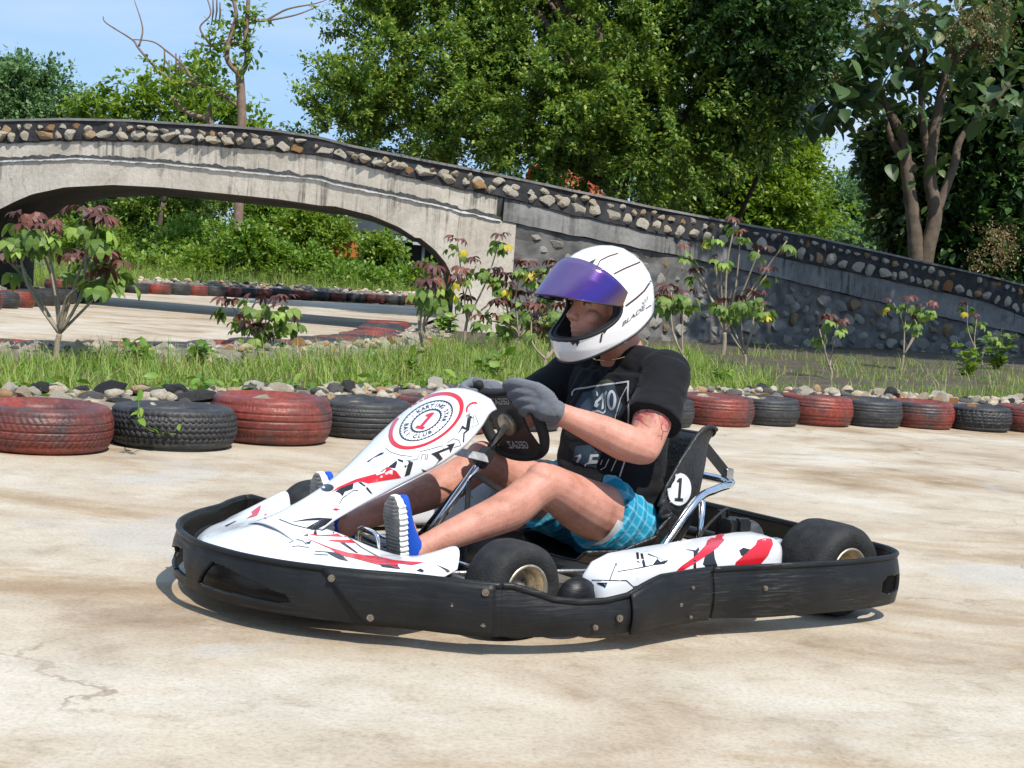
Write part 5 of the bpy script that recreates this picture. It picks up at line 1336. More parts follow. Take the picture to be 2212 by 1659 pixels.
# ---- decals: outlines laid on a curved shell as thin printed film
from mathutils.bvhtree import BVHTree
def shell_bvh(objs):
    V, Fc = [], []
    for o in objs:
        b = len(V); V += [KM @ v.co for v in o.data.vertices]; Fc += [[b + i for i in p.vertices] for p in o.data.polygons]
    return BVHTree.FromPolygons(V, Fc)
def fill(loops, step):
    """triangulate polygon loops (even-odd holes) with interior points"""
    vs, es = [], []
    for lp in loops:
        # resample long edges
        L2 = []
        for i, p in enumerate(lp):
            q = lp[(i + 1) % len(lp)]; d = math.dist(p, q); n = max(1, int(d / step))
            L2 += [(p[0] + (q[0] - p[0]) * k / n, p[1] + (q[1] - p[1]) * k / n) for k in range(n)]
        b = len(vs); vs += L2; es += [(b + i, b + (i + 1) % len(L2)) for i in range(len(L2))]
    xs = [p[0] for p in vs]; ys = [p[1] for p in vs]
    def inside(x, y):
        c = False
        for lp in loops:
            if inpoly(lp, x, y): c = not c
        return c
    gx = np.arange(min(xs), max(xs), step); gy = np.arange(min(ys), max(ys), step)
    for i, x in enumerate(gx):
        for j, y in enumerate(gy):
            xx = x + .31 * step * (j % 2); yy = y + .17 * step
            if inside(xx, yy): vs.append((xx, yy))
    r = delaunay_2d_cdt([Vector(v) for v in vs], es, [], 0, 1e-6)
    V2, F2 = r[0], r[2]
    F2 = [f for f in F2 if inside(sum(V2[i][0] for i in f) / len(f), sum(V2[i][1] for i in f) / len(f))]
    return V2, F2
def to_u(zoom):
    x0, y0, k = zoom
    return lambda p: ((x0 + p[0] * k) / 4032 * 2212, (y0 + p[1] * k) / 4032 * 2212)
def film(name, loops, bvh, mat, parent, zoom, step=None, lift=.0012, maxd=30.0, inv=None):
    f = to_u(zoom); step = step or 14 / zoom[2]
    V2, F2 = fill(loops, step)
    pos, ok = [], []
    for v in V2:
        r = ray(*f(v)); d = Vector(r).normalized(); hit = bvh.ray_cast(Vector(CAMP), d, maxd)
        if hit[0] is None: pos.append(Vector((0, 0, 0))); ok.append(False)
        else:
            n = hit[1] if hit[1].dot(d) < 0 else -hit[1]
            pos.append(hit[0] + n * lift); ok.append(True)
    Fk = []
    for fc in F2:
        if all(ok[i] for i in fc):
            c = [pos[i] for i in fc]
            if max((c[0] - c[1]).length, (c[1] - c[2]).length, (c[0] - c[2]).length) < step * zoom[2] * .0009 * 4.5 + .008: Fk.append(fc)
    if not Fk: print('decal missed', name, loops[0][0]); return None
    inv = inv or KMI
    me = mesh_np(name, [inv @ p for p in pos], Fk)
    bm = bmesh.new(); bm.from_mesh(me)
    bmesh.ops.delete(bm, geom=[v for v in bm.verts if not v.link_faces], context='VERTS')
    bmesh.ops.recalc_face_normals(bm, faces=bm.faces); bm.to_mesh(me); bm.free()
    return link(name, me, mat, parent, True)
def keep_biggest(o):
    bm = bmesh.new(); bm.from_mesh(o.data); left = set(bm.verts); best = set()
    while left:
        st = [left.pop()]; isl = set(st)
        while st:
            for e in st.pop().link_edges:
                for v in e.verts:
                    if v in left: left.discard(v); isl.add(v); st.append(v)
        if len(isl) > len(best): best = isl
    bmesh.ops.delete(bm, geom=[v for v in bm.verts if v not in best], context='VERTS'); bm.to_mesh(o.data); bm.free(); return o
def line_loop(pts, w):
    """thin closed ribbon along a polyline"""
    L1, R1 = [], []
    for i, p in enumerate(pts):
        a = pts[max(i - 1, 0)]; b = pts[min(i + 1, len(pts) - 1)]; d = (b[0] - a[0], b[1] - a[1]); l = math.hypot(*d) or 1
        n = (-d[1] / l * w / 2, d[0] / l * w / 2); L1.append((p[0] + n[0], p[1] + n[1])); R1.append((p[0] - n[0], p[1] - n[1]))
    return L1 + R1[::-1]
def circle(cx, cy, r, n=40, f=lambda a, b: (a, b)):
    return [f(cx + r * math.cos(2 * math.pi * k / n), cy + r * math.sin(2 * math.pi * k / n)) for k in range(n)]
def text_loops(txt, size=1.0, bold=True):
    """triangles of built-in lettering as 2D loops"""
    c = bpy.data.curves.new('t', 'FONT'); c.body = txt; c.size = size; c.resolution_u = 3
    c.offset = .018 * size if bold else 0
    o = bpy.data.objects.new('t', c); COL.objects.link(o); bpy.context.view_layer.update()
    me = o.to_mesh(); V = [(v.co.x, v.co.y) for v in me.vertices]; Fc = [tuple(p.vertices) for p in me.polygons]
    o.to_mesh_clear(); bpy.data.objects.remove(o); bpy.data.curves.remove(c)
    return V, Fc
def film_text(name, txt, mapf, bvh, mat, parent, zoom, size=1.0, lift=.0016, bold=True, inv=None):
    V2, F2 = text_loops(txt, size, bold); f = to_u(zoom)
    if not V2: return
    xs = [v[0] for v in V2]; w = max(xs)
    pos, ok = [], []
    for v in V2:
        r = ray(*f(mapf(v[0], v[1], w))); d = Vector(r).normalized(); hit = bvh.ray_cast(Vector(CAMP), d, 30)
        if hit[0] is None: pos.append(Vector()); ok.append(False)
        else:
            n = hit[1] if hit[1].dot(d) < 0 else -hit[1]; pos.append(hit[0] + n * lift); ok.append(True)
    Fk = [fc for fc in F2 if all(ok[i] for i in fc)]
    if not Fk: print('text missed', txt); return
    me = mesh_np(name, [(inv or KMI) @ p for p in pos], Fk)
    bm = bmesh.new(); bm.from_mesh(me); bmesh.ops.delete(bm, geom=[v for v in bm.verts if not v.link_faces], context='VERTS'); bm.to_mesh(me); bm.free()
    return link(name, me, mat, parent)

def shell_in(o, eye, th):
    """turn the normals towards eye, then thicken away from it"""
    me = o.data; bm = bmesh.new(); bm.from_mesh(me); bmesh.ops.recalc_face_normals(bm, faces=bm.faces)
    sgn = sum(f.normal.dot(Vector(eye) - f.calc_center_median()) * f.calc_area() for f in bm.faces)
    if sgn < 0: bmesh.ops.reverse_faces(bm, faces=bm.faces)
    bm.to_mesh(me); bm.free()
    md = o.modifiers.new('thick', 'SOLIDIFY'); md.thickness = th; md.offset = -1
# ---- steering fairing (upright panel on a tapering neck)
ST = np.linspace(0, 1, 10)
PX = [.955, 1.02, 1.09, 1.16, 1.225, 1.30, 1.375, 1.44, 1.505, 1.57]
PZ = [.622, .577, .524, .470, .427, .376, .327, .288, .252, .224]
PW = [.118, .150, .160, .152, .128, .100, .086, .092, .112, .140]
PD = [.060, .075, .085, .080, .075, .070, .060, .050, .045, .035]
def panel_pt(s, t):
    x, z, w, dp = (np.interp(s, ST, A) for A in (PX, PZ, PW, PD))
    dx = np.interp(min(1, s + .05), ST, PX) - np.interp(max(0, s - .05), ST, PX); dz = np.interp(min(1, s + .05), ST, PZ) - np.interp(max(0, s - .05), ST, PZ)
    l = math.hypot(dx, dz); nx, nz = -dz / l, dx / l        # outward (forward and up)
    tt = abs(t)
    if tt < .7: y = w * .93 * (tt / .7); drop = .022 * (tt / .7) ** 2.2
    else:
        f = (tt - .7) / .3; y = w * (.93 + .07 * math.sin(f * math.pi / 2)); drop = .022 + (dp - .022) * (1 - math.cos(f * math.pi / 2)) ** .85
    if s < .06: drop += .02 * (1 - s / .06) ** 2
    return (x - nx * drop, math.copysign(y, t), z - nz * drop)
P = np.array([[panel_pt(s, t) for t in np.linspace(-1, 1, 61)] for s in np.linspace(0, 1, 80)])
for _ in range(6): P[1:-1] = (P[:-2] + 2 * P[1:-1] + P[2:]) / 4
V, Q = grid_geo(P); panel = link('steering_fairing', mesh_fast('steering_fairing', V, Q), M_WHITE, kart, True)
panel['label'] = 'white steering fairing with red ring emblem'
shell_in(panel, (1.6, 0, 1.2), .003)
# ---- nose fairing with upturned wing tips
NY = [0, .06, .12, .20, .28, .36, .42, .46, .50, .525]
NBX = [1.46, 1.455, 1.42, 1.36, 1.325, 1.30, 1.275, 1.262, 1.275, 1.30]
NBZ = [.225, .228, .218, .190, .180, .192, .222, .240, .228, .190]
NFX = [1.73, 1.725, 1.715, 1.69, 1.645, 1.585, 1.51, 1.475, 1.44, 1.41]
NMZ = [.215, .214, .208, .196, .183, .178, .182, .186, .175, .150]
def nose_pt(r, t):
    y = abs(t) * .525; bx, bz, fx, mz = (np.interp(y, NY, A) for A in (NBX, NBZ, NFX, NMZ))
    x = bx + (fx - bx) * r; fz = .152
    z = (1 - r) ** 2 * bz + 2 * r * (1 - r) * (mz + .012) + r * r * fz
    if r > .9: z -= .012 * ((r - .9) / .1) ** 2
    return (x, math.copysign(y, t), z)
P = np.array([[nose_pt(r, t) for t in np.linspace(-1, 1, 91)] for r in np.linspace(0, 1, 40)])
for _ in range(3): P[:, 1:-1] = (P[:, :-2] + 2 * P[:, 1:-1] + P[:, 2:]) / 4
V, Q = grid_geo(P); nose = link('nose_fairing', mesh_fast('nose_fairing', V, Q), M_WHITE, kart, True)
shell_in(nose, (1.6, 0, 1.2), .004)
# ---- side pods
def pod(sg):
    st = [(.945, .140, .60, .668, .10), (.935, .170, .585, .688, .09), (.90, .202, .57, .705, .085), (.84, .220, .56, .713, .085), (.70, .231, .555, .716, .085), (.50, .245, .55, .716, .085), (.36, .256, .555, .712, .09), (.31, .256, .56, .705, .095), (.285, .246, .57, .695, .10), (.272, .222, .58, .68, .11)]
    rows = []
    for X, zt, y0, y1, zb in st:
        sec = []; n = 28
        for k in range(n):
            a = 2 * math.pi * k / n; ca, sa = math.cos(a), math.sin(a)
            ex = .32
            yy = (y0 + y1) / 2 + (y1 - y0) / 2 * math.copysign(abs(ca) ** ex, ca); zz = (zt + zb) / 2 + (zt - zb) / 2 * math.copysign(abs(sa) ** ex, sa)
            if sa > 0: zz -= .012 * (ca if ca > 0 else 0)
            sec.append((X, sg * yy, zz))
        rows.append(sec)
    bm = bmesh.new(); R_ = [[bm.verts.new(p) for p in s] for s in rows]; n = 28
    for i in range(len(R_) - 1):
        for k in range(n): bm.faces.new((R_[i][k], R_[i][(k + 1) % n], R_[i + 1][(k + 1) % n], R_[i + 1][k]))
    bm.faces.new(R_[0]); bm.faces.new(R_[-1][::-1])
    bmesh.ops.subdivide_edges(bm, edges=bm.edges[:], cuts=1, use_grid_fill=True, smooth=.6)
    return bm_obj('side_pod', bm, M_WHITE, kart, True)
pod_l = pod(1); pod_r = pod(-1)
pod_l['label'] = 'scratched white side pod with red and black slashes'
bm = bmesh.new(); lathe(bm, [(.0005, 0), (.055, 0), (.06, .01), (.058, .03), (.03, .05), (.0005, .05)], 28, 'Y', (.985, .615, .112)); bm_obj('pod_bumper_roll', bm, M_PLAST, kart, True)

# ---- prints
bv_panel = shell_bvh([panel, nose]); bv_pod = shell_bvh([pod_l])
Z4 = (1500, 1500, 500 / 2074)
E_ = lambda a, b: (740 + 330 * a + 290 * b, 652 + 60 * a - 330 * b)
def ring(r1, r0, mat, n=72): film('emblem_ring', [circle(0, 0, r1, n, E_), circle(0, 0, r0, n, E_)], bv_panel, mat, panel, Z4)
ring(1.40, 1.245, M_DRED); ring(1.0, .955, M_DBLK); ring(.575, .515, M_DBLK)
# fine teeth around both rings
for n, ra, rb in ((84, .955, .915), (60, .575, .615)):
    for k in range(n):
        a = 2 * math.pi * k / n; w = .35 * 2 * math.pi / n
        film('emblem_tooth', [[E_(ra * math.cos(a - w), ra * math.sin(a - w)), E_(ra * math.cos(a + w), ra * math.sin(a + w)), E_(rb * math.cos(a + w * .6), rb * math.sin(a + w * .6)), E_(rb * math.cos(a - w * .6), rb * math.sin(a - w * .6))]], bv_panel, M_DBLK, panel, Z4, 30) if k % 2 == 0 else None
film('emblem_numeral', [[E_(a, b) for a, b in [(-.20, -.40), (.20, -.40), (.20, -.27), (.075, -.27), (.075, .40), (-.06, .40), (-.22, .27), (-.22, .19), (-.075, .19), (-.075, -.27), (-.20, -.27)]]], bv_panel, M_DRED, panel, Z4)
def arc_text(txt, rad, a0, a1, size, up=True):
    n = len(txt)
    for k, ch in enumerate(txt):
        if ch == ' ': continue
        a = a0 + (a1 - a0) * k / (n - 1)
        def mp(x, y, w, a=a):
            xx, yy = x - w / 2, y - size * .35
            if up: r = rad + yy; th = a - xx / rad
            else: r = rad - yy; th = a + xx / rad
            return E_(r * math.cos(th), r * math.sin(th))
        film_text('emblem_letter', ch, mp, bv_panel, M_DBLK, panel, Z4, size)
arc_text('KARTING STAR', .755, R(152), R(12), .24, True)
arc_text('BALI CLUB', .755, R(205), R(322), .24, False)
for a in (R(172), R(345)): film('emblem_dash', [[E_(.70 * math.cos(a), .70 * math.sin(a)), E_(.70 * math.cos(a + .02), .70 * math.sin(a + .02)), E_(.80 * math.cos(a + .02), .80 * math.sin(a + .02)), E_(.80 * math.cos(a), .80 * math.sin(a))]], bv_panel, M_DBLK, panel, Z4, 30)
PR4 = [  # prints on the panel, close-up of the emblem
    (M_DRED, [(1385, 470), (1400, 420), (1440, 375), (1500, 345), (1560, 345), (1585, 385), (1530, 372), (1470, 390), (1430, 430), (1415, 480), (1415, 530), (1395, 510)]),
    (M_DBLK, [(1380, 580), (1455, 520), (1500, 610), (1470, 605), (1440, 800), (1365, 860), (1355, 1000), (1335, 1000), (1345, 845), (1395, 800), (1325, 775), (1240, 885), (1325, 725), (1385, 765), (1410, 600)]),
    (M_DBLK, [(1520, 920), (1540, 850), (1600, 830), (1650, 880), (1645, 960), (1600, 1000), (1580, 1090), (1480, 1105), (1500, 1060), (1440, 1025), (1510, 1005), (1525, 970)]),
    (M_DBLK, [(815, 1190), (1110, 1075), (1070, 1045), (1210, 1012), (1130, 1180), (1115, 1110), (945, 1180), (1010, 1270), (930, 1330), (860, 1410), (945, 1290), (880, 1230)]),
    (M_DBLK, [(400, 1290), (505, 1300), (525, 1340), (470, 1530), (385, 1560), (430, 1400)]),
    (M_DBLK, [(270, 1270), (365, 1300), (420, 1390), (395, 1420), (350, 1330), (290, 1310)]),
    (M_DBLK, [(0, 1500), (260, 1300), (265, 1350), (235, 1430), (100, 1410), (0, 1480)]),
    (M_DRED, [(-350, 1640), (-100, 1560), (60, 1500), (100, 1410), (190, 1440), (250, 1470), (330, 1580), (0, 1635), (-200, 1680)]),
    (M_DBLK, [(660, 1430), (690, 1450), (760, 1470), (690, 1490)]), (M_DBLK, [(1205, 1250), (1240, 1185), (1290, 1185), (1230, 1230)]),
    (M_DBLK, [(0, 1175), (60, 1170), (30, 1200), (-120, 1260), (-200, 1330), (-230, 1320)]),
]
for mt, lp in PR4: film('print', [lp], bv_panel, mt, panel, Z4)
for mt, lp in [(M_DWHT, [(85, 1500), (190, 1450), (185, 1530)]), (M_DGRY, circle(1605, 905, 38, 20)), (M_DBLK, circle(1608, 905, 24, 16))]: film('print', [lp], bv_panel, mt, panel, Z4, lift=.002)
for lp in [[(80, 1100), (160, 1165), (320, 1215), (500, 1235), (520, 1290), (590, 1280), (640, 1160), (1000, 1055), (1030, 1130)], [(1085, 1005), (1180, 940), (1270, 965), (1305, 1050), (1190, 1085)], [(1500, 540), (1520, 650), (1480, 760), (1590, 705), (1540, 560)], [(655, 1280), (675, 1200), (735, 1195), (720, 1285), (750, 1280), (765, 1190)]]:
    film('print_line', [line_loop(lp, 9)], bv_panel, M_DLINE, panel, Z4, 40)
Z1k = (1100, 1850, 800 / 2212)
PR1 = [  # neck and nose
    (M_DRED, [(510, 290), (640, 190), (830, 105), (1050, 45), (1075, 80), (1080, 125), (860, 130), (700, 190), (570, 245)], panel),
    (M_DBLK, [(610, 240), (700, 180), (810, 150), (800, 210), (715, 240), (690, 290), (650, 250)], panel),
    (M_DBLK, [(855, 135), (890, 135), (960, 190), (1015, 262), (985, 250), (920, 180)], panel),
    (M_DRED, [(570, 440), (610, 415), (660, 430), (620, 445)], panel),
    (M_DBLK, [(130, 570), (300, 535), (440, 522), (580, 530), (560, 550), (500, 600), (400, 650), (290, 635), (440, 550), (300, 555)], panel),
    (M_DRED, [(170, 640), (320, 695), (440, 715), (580, 705), (690, 690), (745, 735), (560, 725), (400, 720), (290, 690)], nose),
    (M_DRED, [(510, 765), (780, 765), (830, 800), (640, 790)], nose),
    (M_DRED, [(190, 710), (380, 780), (560, 850), (750, 905), (960, 935), (1080, 945), (1100, 1040), (960, 1005), (800, 960), (650, 930), (550, 860), (400, 795)], nose),
    (M_DRED, [(1080, 945), (1250, 985), (1420, 1000), (1580, 1010), (1440, 1040), (1290, 1020), (1300, 1080), (1200, 1040), (1090, 1030)], nose),
    (M_DBLK, [(500, 890), (620, 905), (680, 930), (755, 1000), (650, 975), (560, 930)], nose),
    (M_DBLK, [(1090, 1030), (1280, 1040), (1320, 1085), (1120, 1060)], nose),
    (M_DBLK, [(1700, 1030), (1850, 1090), (1920, 1085), (1945, 1050), (1960, 1100), (1985, 1170), (1900, 1165), (1850, 1150), (1800, 1090)], nose),
    (M_DBLK, [(1490, 1100), (1540, 1075), (1575, 1100), (1560, 1120)], nose),
    (M_DBLK, [(370, 700), (410, 710), (400, 650), (385, 650)], nose), (M_DBLK, [(255, 715), (300, 700), (320, 722)], nose), (M_DBLK, [(270, 800), (350, 775), (330, 810)], nose),
    (M_DBLK, [(660, 795), (700, 790), (860, 910), (830, 905)], nose), (M_DBLK, [(570, 630), (600, 690), (580, 700)], nose),
]
for mt, lp, par in PR1: film('print', [lp], bv_panel, mt, par, Z1k)
for lp, par in [([(0, 540), (150, 600), (350, 650), (550, 640)], panel), ([(105, 800), (190, 755), (260, 780), (320, 850), (210, 830), (140, 838)], nose), ([(390, 890), (500, 895), (530, 930), (380, 920)], nose), ([(640, 400), (690, 310), (800, 230), (860, 225)], panel), ([(690, 690), (900, 850), (1100, 960), (1250, 1060)], nose)]:
    film('print_line', [line_loop(lp, 9)], bv_panel, M_DBLK if par is panel else M_DLINE, par, Z1k, 40)
Z2k = (650, 1850, 800 / 2212)
for mt, lp in [(M_DRED, [(940, 460), (1000, 415), (1045, 385), (1035, 440), (1000, 500), (880, 535), (950, 490)]), (M_DBLK, [(780, 370), (810, 350), (860, 370), (840, 400), (800, 390)]), (M_DBLK, [(1000, 350), (1015, 345), (1015, 385), (1000, 380)]), (M_DRED, [(1070, 500), (1100, 475), (1110, 490), (1090, 520), (1110, 540), (1080, 530)]), (M_DBLK, [(620, 650), (650, 610), (760, 560), (800, 500), (780, 560), (670, 620)])]:
    film('print', [lp], bv_panel, mt, nose, Z2k)
film('badge', [circle(1770, 198, 52, 26, lambda a, b: (1770 + (a - 1770) * 1.35, 198 + (b - 198) * .75))], bv_panel, M_DBLK, panel, Z2k, lift=.002)
Z3k = (2250, 2050, 900 / 2212)
PR3 = [
    (M_DRED, [(1000, 500), (1060, 440), (1190, 350), (1300, 240), (1330, 150), (1490, 128), (1480, 190), (1420, 260), (1300, 345), (1180, 420), (1080, 480)]),
    (M_DRED, [(1570, 460), (1590, 400), (1780, 235), (1800, 190), (1870, 170), (1790, 75), (1850, 65), (1925, 100), (1950, 230), (1900, 340), (1800, 455)]),
    (M_DBLK, [(1290, 340), (1380, 290), (1385, 360), (1415, 450), (1310, 460), (1270, 420)]),
    (M_DBLK, [(1180, 300), (1230, 290), (1205, 380), (1205, 480), (1180, 470)]), (M_DBLK, [(1100, 278), (1200, 290), (1230, 260), (1240, 290), (1190, 305)]),
    (M_DBLK, [(1620, 290), (1660, 262), (1730, 280), (1690, 320), (1670, 345), (1640, 335)]),
    (M_DBLK, [(625, 310), (650, 310), (660, 410), (635, 405)]), (M_DBLK, [(668, 320), (690, 320), (720, 450), (690, 450)]),
    (M_DBLK, [(780, 435), (830, 370), (860, 400), (940, 380), (900, 420)]), (M_DBLK, [(240, 600), (350, 600), (330, 650), (270, 620)]),
    (M_DBLK, [(760, 610), (815, 580), (815, 610), (770, 630)]),
]
for mt, lp in PR3: film('print', [lp], bv_pod, mt, pod_l, Z3k)
for lp in [[(200, 575), (370, 580), (435, 410), (450, 495), (700, 450), (930, 400), (740, 325)], [(370, 580), (530, 578), (600, 640), (820, 580)], [(600, 640), (590, 700)], [(620, 690), (640, 660), (820, 610)]]:
    film('print_line', [line_loop(lp, 9)], bv_pod, M_DBLK, pod_l, Z3k, 40)
# seat number on the near flank
bv_seat = shell_bvh([seat])
Z5k = (2000, 1450, 750 / 2074)
SN = lambda a, b: (1850 + 132 * a + 14 * b, 1315 + 10 * a - 180 * b)
keep_biggest(film('number_disc', [circle(0, 0, 1.0, 40, SN)], bv_seat, M_DWHT, seat, Z5k, lift=.006))
keep_biggest(film('number_disc_edge', [circle(0, 0, 1.06, 40, SN), circle(0, 0, .97, 40, SN)], bv_seat, M_DBLK, seat, Z5k, lift=.0065))
film('seat_numeral', [[SN(a, b) for a, b in [(-.33, -.72), (.36, -.72), (.36, -.52), (.14, -.52), (.14, .68), (-.06, .68), (-.26, .52), (-.26, .40), (-.08, .42), (-.08, -.52), (-.33, -.52)]]], bv_seat, M_DBLK, seat, Z5k, lift=.007)

# ---- steering column and wheel
CA, CB = Vector((1.065, 0, .14)), Vector((.785, 0, .492))
cdir = (CB - CA).normalized()
tube_obj('steering_column', [CA, CB], .012, M_CHROME, kart, 14)
bm = bmesh.new(); bar(bm, CA + cdir * .30, CA + cdir * .36, .034, .034, (0, 1, 0)); bmesh.ops.bevel(bm, geom=bm.edges[:], offset=.006); bm_obj('column_clamp', bm, M_FRAME, kart)
for sg in (1, -1):
    tube_obj('column_support', [(1.02, sg * .16, .08), CA + cdir * .24 + Vector((0, sg * .012, 0))], .008, M_FRAME, kart, 8)
    bm = bmesh.new(); bar(bm, CA + cdir * .33 + Vector((0, sg * .018, 0)), Vector((1.06, sg * .09, .44)), .026, .004, (1, 0, 0)); bm_obj('fairing_strut', bm, simple('grey_strap', (.42, .43, .43), .45, metal=.2, var=.4, vscale=40), kart)
bm = bmesh.new(); bar(bm, CA + cdir * .27 + Vector((.0, .02, 0)), CA + cdir * .27 + Vector((-.06, .10, -.05)), .05, .006, (0, 0, 1)); bm_obj('column_bracket', bm, M_FRAME, kart)
sw = empty('steering_wheel', tuple(CB + cdir * .012), 0, kart)
Zs = Vector((-math.sin(R(64)), 0, math.cos(R(64)))); Ys = Vector((0, 1, 0)); Xs = Ys.cross(Zs)
# wheel frame: local x = to the top of the wheel, y = left, z = towards the driver; turned a little to the right
turn = R(-8)
fm = Matrix((Vector((-Xs.x, -Xs.y, -Xs.z)) if Xs.z < 0 else Xs, Ys, Zs)).transposed()
sw.rotation_euler = (fm @ Matrix.Rotation(turn, 3, 'Z')).to_euler()
rimp = [(.098, .0), (.10, .06), (.10, .105), (.06, .142), (.0, .150), (-.06, .140), (-.105, .095), (-.118, .0)]
rimp = rimp + [(x, -y) for x, y in rimp[-2:0:-1]]
rc = closed_spline(rimp, 6)
bm = bmesh.new(); n = len(rc); rings = []
for i in range(n):
    p = Vector((*rc[i], .012)); t = Vector((*(rc[(i + 1) % n] - rc[i - 1]), 0)).normalized(); nrm = Vector((t.y, -t.x, 0)); top = rc[i][0] > .085
    rings.append([bm.verts.new(p + (nrm * math.cos(a) * (.013 if not top else .010) + Vector((0, 0, 1)) * math.sin(a) * .018)) for a in np.linspace(0, 2 * math.pi, 10, endpoint=False)])
for i in range(n):
    for k in range(10): bm.faces.new((rings[i][k], rings[i][(k + 1) % 10], rings[(i + 1) % n][(k + 1) % 10], rings[(i + 1) % n][k]))
bm_obj('rim', bm, simple('suede_rim', (.012, .012, .012), .85), sw, True)
for sg in (1, -1):     # horns at the top of the grip
    tube_obj('grip_horn', smooth_path([(.085, sg * .118, .012), (.115, sg * .105, .012), (.135, sg * .085, .012)], 5), [.018] * 6 + [.017, .016, .014, .012, .008], bpy.data.materials['suede_rim'], sw, 10)
bm = bmesh.new()
pl = [(.098, .0), (.098, .10), (.06, .137), (.02, .085), (-.03, .085), (-.09, .115), (-.115, .05), (-.117, 0)]
pl = pl + [(x, -y) for x, y in pl[-2:0:-1]]
f = bm.faces.new([bm.verts.new((x, y, .004)) for x, y in pl]); r = bmesh.ops.extrude_face_region(bm, geom=[f]); bmesh.ops.translate(bm, verts=[v for v in r['geom'] if isinstance(v, bmesh.types.BMVert)], vec=(0, 0, .006))
plate_o = bm_obj('centre_plate', bm, M_FRAME, sw)
bm = bmesh.new(); lathe(bm, [(.0005, -.012), (.034, -.012), (.036, -.006), (.036, .014), (.0005, .014)], 28); bm_obj('hub', bm, M_RIM, sw, True)
M_LET = simple('silver_lettering', (.42, .42, .43), .4)
for (cx, sz) in ((.062, .030), (-.085, .034)):
    V2, F2 = text_loops('GEGAZ', sz); w = max(v[0] for v in V2)
    me = mesh_np('lettering', [(cx + y, -(x - w / 2), .0032) for x, y in V2], F2); link('lettering', me, M_LET, sw)
# ---- pedals
for sg, nm in ((1, 'brake_pedal'), (-1, 'throttle_pedal')):
    path = smooth_path([(1.335, sg * .115, .09), (1.345, sg * .115, .20), (1.35, sg * .125, .228), (1.35, sg * .20, .226), (1.345, sg * .215, .20), (1.335, sg * .215, .12)], 5)
    tube_obj(nm, path, .006, M_CHROME, kart, 8)
    bm = bmesh.new(); box(bm, (1.36, sg * .12, .12), (.02, .03, .05)); box(bm, (1.34, sg * .20, .10), (.03, .02, .04)); bmesh.ops.bevel(bm, geom=bm.edges[:], offset=.003); bm_obj('pedal_bracket', bm, M_ALU, kart)
bm = bmesh.new(); lathe(bm, [(.0005, 0), (.022, 0), (.022, .05), (.016, .055), (.016, .08), (.0005, .08)], 16, 'X', (1.40, .10, .13)); bm_obj('brake_cylinder', bm, M_ALU, kart, True)
# ================================================================ driver
def body_mat():
    m, N, L, B = new_mat('sunlit_skin')
    tc = N.new('ShaderNodeTexCoord'); v = tc.outputs['Object']
    n1 = noise(N, L, v, 11, 8, .68); n2 = noise(N, L, v, 260, 3, .7)
    c = ramp(N, L, n1.outputs['Fac'], [(.32, (.36, .155, .10)), (.5, (.51, .235, .168)), (.7, (.57, .29, .22))])
    f = ramp(N, L, n2.outputs['Fac'], [(.3, (.74, .70, .67)), (.6, (1.05, 1.05, 1.05))])
    L.new(mixc(N, L, .7, c.outputs['Color'], f.outputs['Color'], 'MULTIPLY'), B.inputs['Base Color'])
    B.inputs['Roughness'].default_value = .55; B.inputs['Specular IOR Level'].default_value = .35
    B.inputs['Subsurface Weight'].default_value = .12; B.inputs['Subsurface Radius'].default_value = (.012, .004, .002)
    bp = N.new('ShaderNodeBump'); bp.inputs['Strength'].default_value = .12; bp.inputs['Distance'].default_value = .002
    L.new(n2.outputs['Fac'], bp.inputs['Height']); L.new(bp.outputs['Normal'], B.inputs['Normal'])
    return m
M_SKIN = body_mat()
def cloth_mat(name, col, weave=700, rough=.9, fold=0.0, stripes=None):
    m, N, L, B = new_mat(name)
    tc = N.new('ShaderNodeTexCoord'); v = tc.outputs['Object']
    n1 = noise(N, L, v, weave, 2, .5); n2 = noise(N, L, v, 9, 5, .6)
    hs = N.new('ShaderNodeHueSaturation'); hs.inputs['Color'].default_value = (*col, 1)
    mr = N.new('ShaderNodeMapRange'); mr.inputs['To Min'].default_value = .8; mr.inputs['To Max'].default_value = 1.2
    L.new(n2.outputs['Fac'], mr.inputs['Value']); L.new(mr.outputs['Result'], hs.inputs['Value'])
    c = hs.outputs['Color']
    if stripes:
        for ax, per, w, sc in stripes:
            sx = N.new('ShaderNodeSeparateXYZ'); L.new(mapping(N, L, v, (1, 1, 1), (0, R(35), 0)).outputs['Vector'], sx.inputs[0])
            mt = N.new('ShaderNodeMath'); mt.operation = 'PINGPONG'; mt.inputs[1].default_value = per; L.new(sx.outputs[ax], mt.inputs[0])
            rr = ramp(N, L, mt.outputs[0], [(0, (.38, .38, .38)), (w, (0, 0, 0))], 'CONSTANT'); c = mixc(N, L, rr.outputs['Color'], c, sc)
    L.new(c, B.inputs['Base Color']); B.inputs['Roughness'].default_value = rough; B.inputs['Specular IOR Level'].default_value = .2
    B.inputs['Sheen Weight'].default_value = .04
    bp = N.new('ShaderNodeBump'); bp.inputs['Strength'].default_value = .3; bp.inputs['Distance'].default_value = .0015
    L.new(n1.outputs['Fac'], bp.inputs['Height'])
    if fold:
        fo = noise(N, L, mapping(N, L, v, (9, 9, 28), (R(20), R(-35), 0)).outputs['Vector'], 1.0, 3, .5, .6)
        b2 = N.new('ShaderNodeBump'); b2.inputs['Strength'].default_value = fold; b2.inputs['Distance'].default_value = .02
        L.new(fo.outputs['Fac'], b2.inputs['Height']); L.new(bp.outputs['Normal'], b2.inputs['Normal']); L.new(b2.outputs['Normal'], B.inputs['Normal'])
    else: L.new(bp.outputs['Normal'], B.inputs['Normal'])
    return m
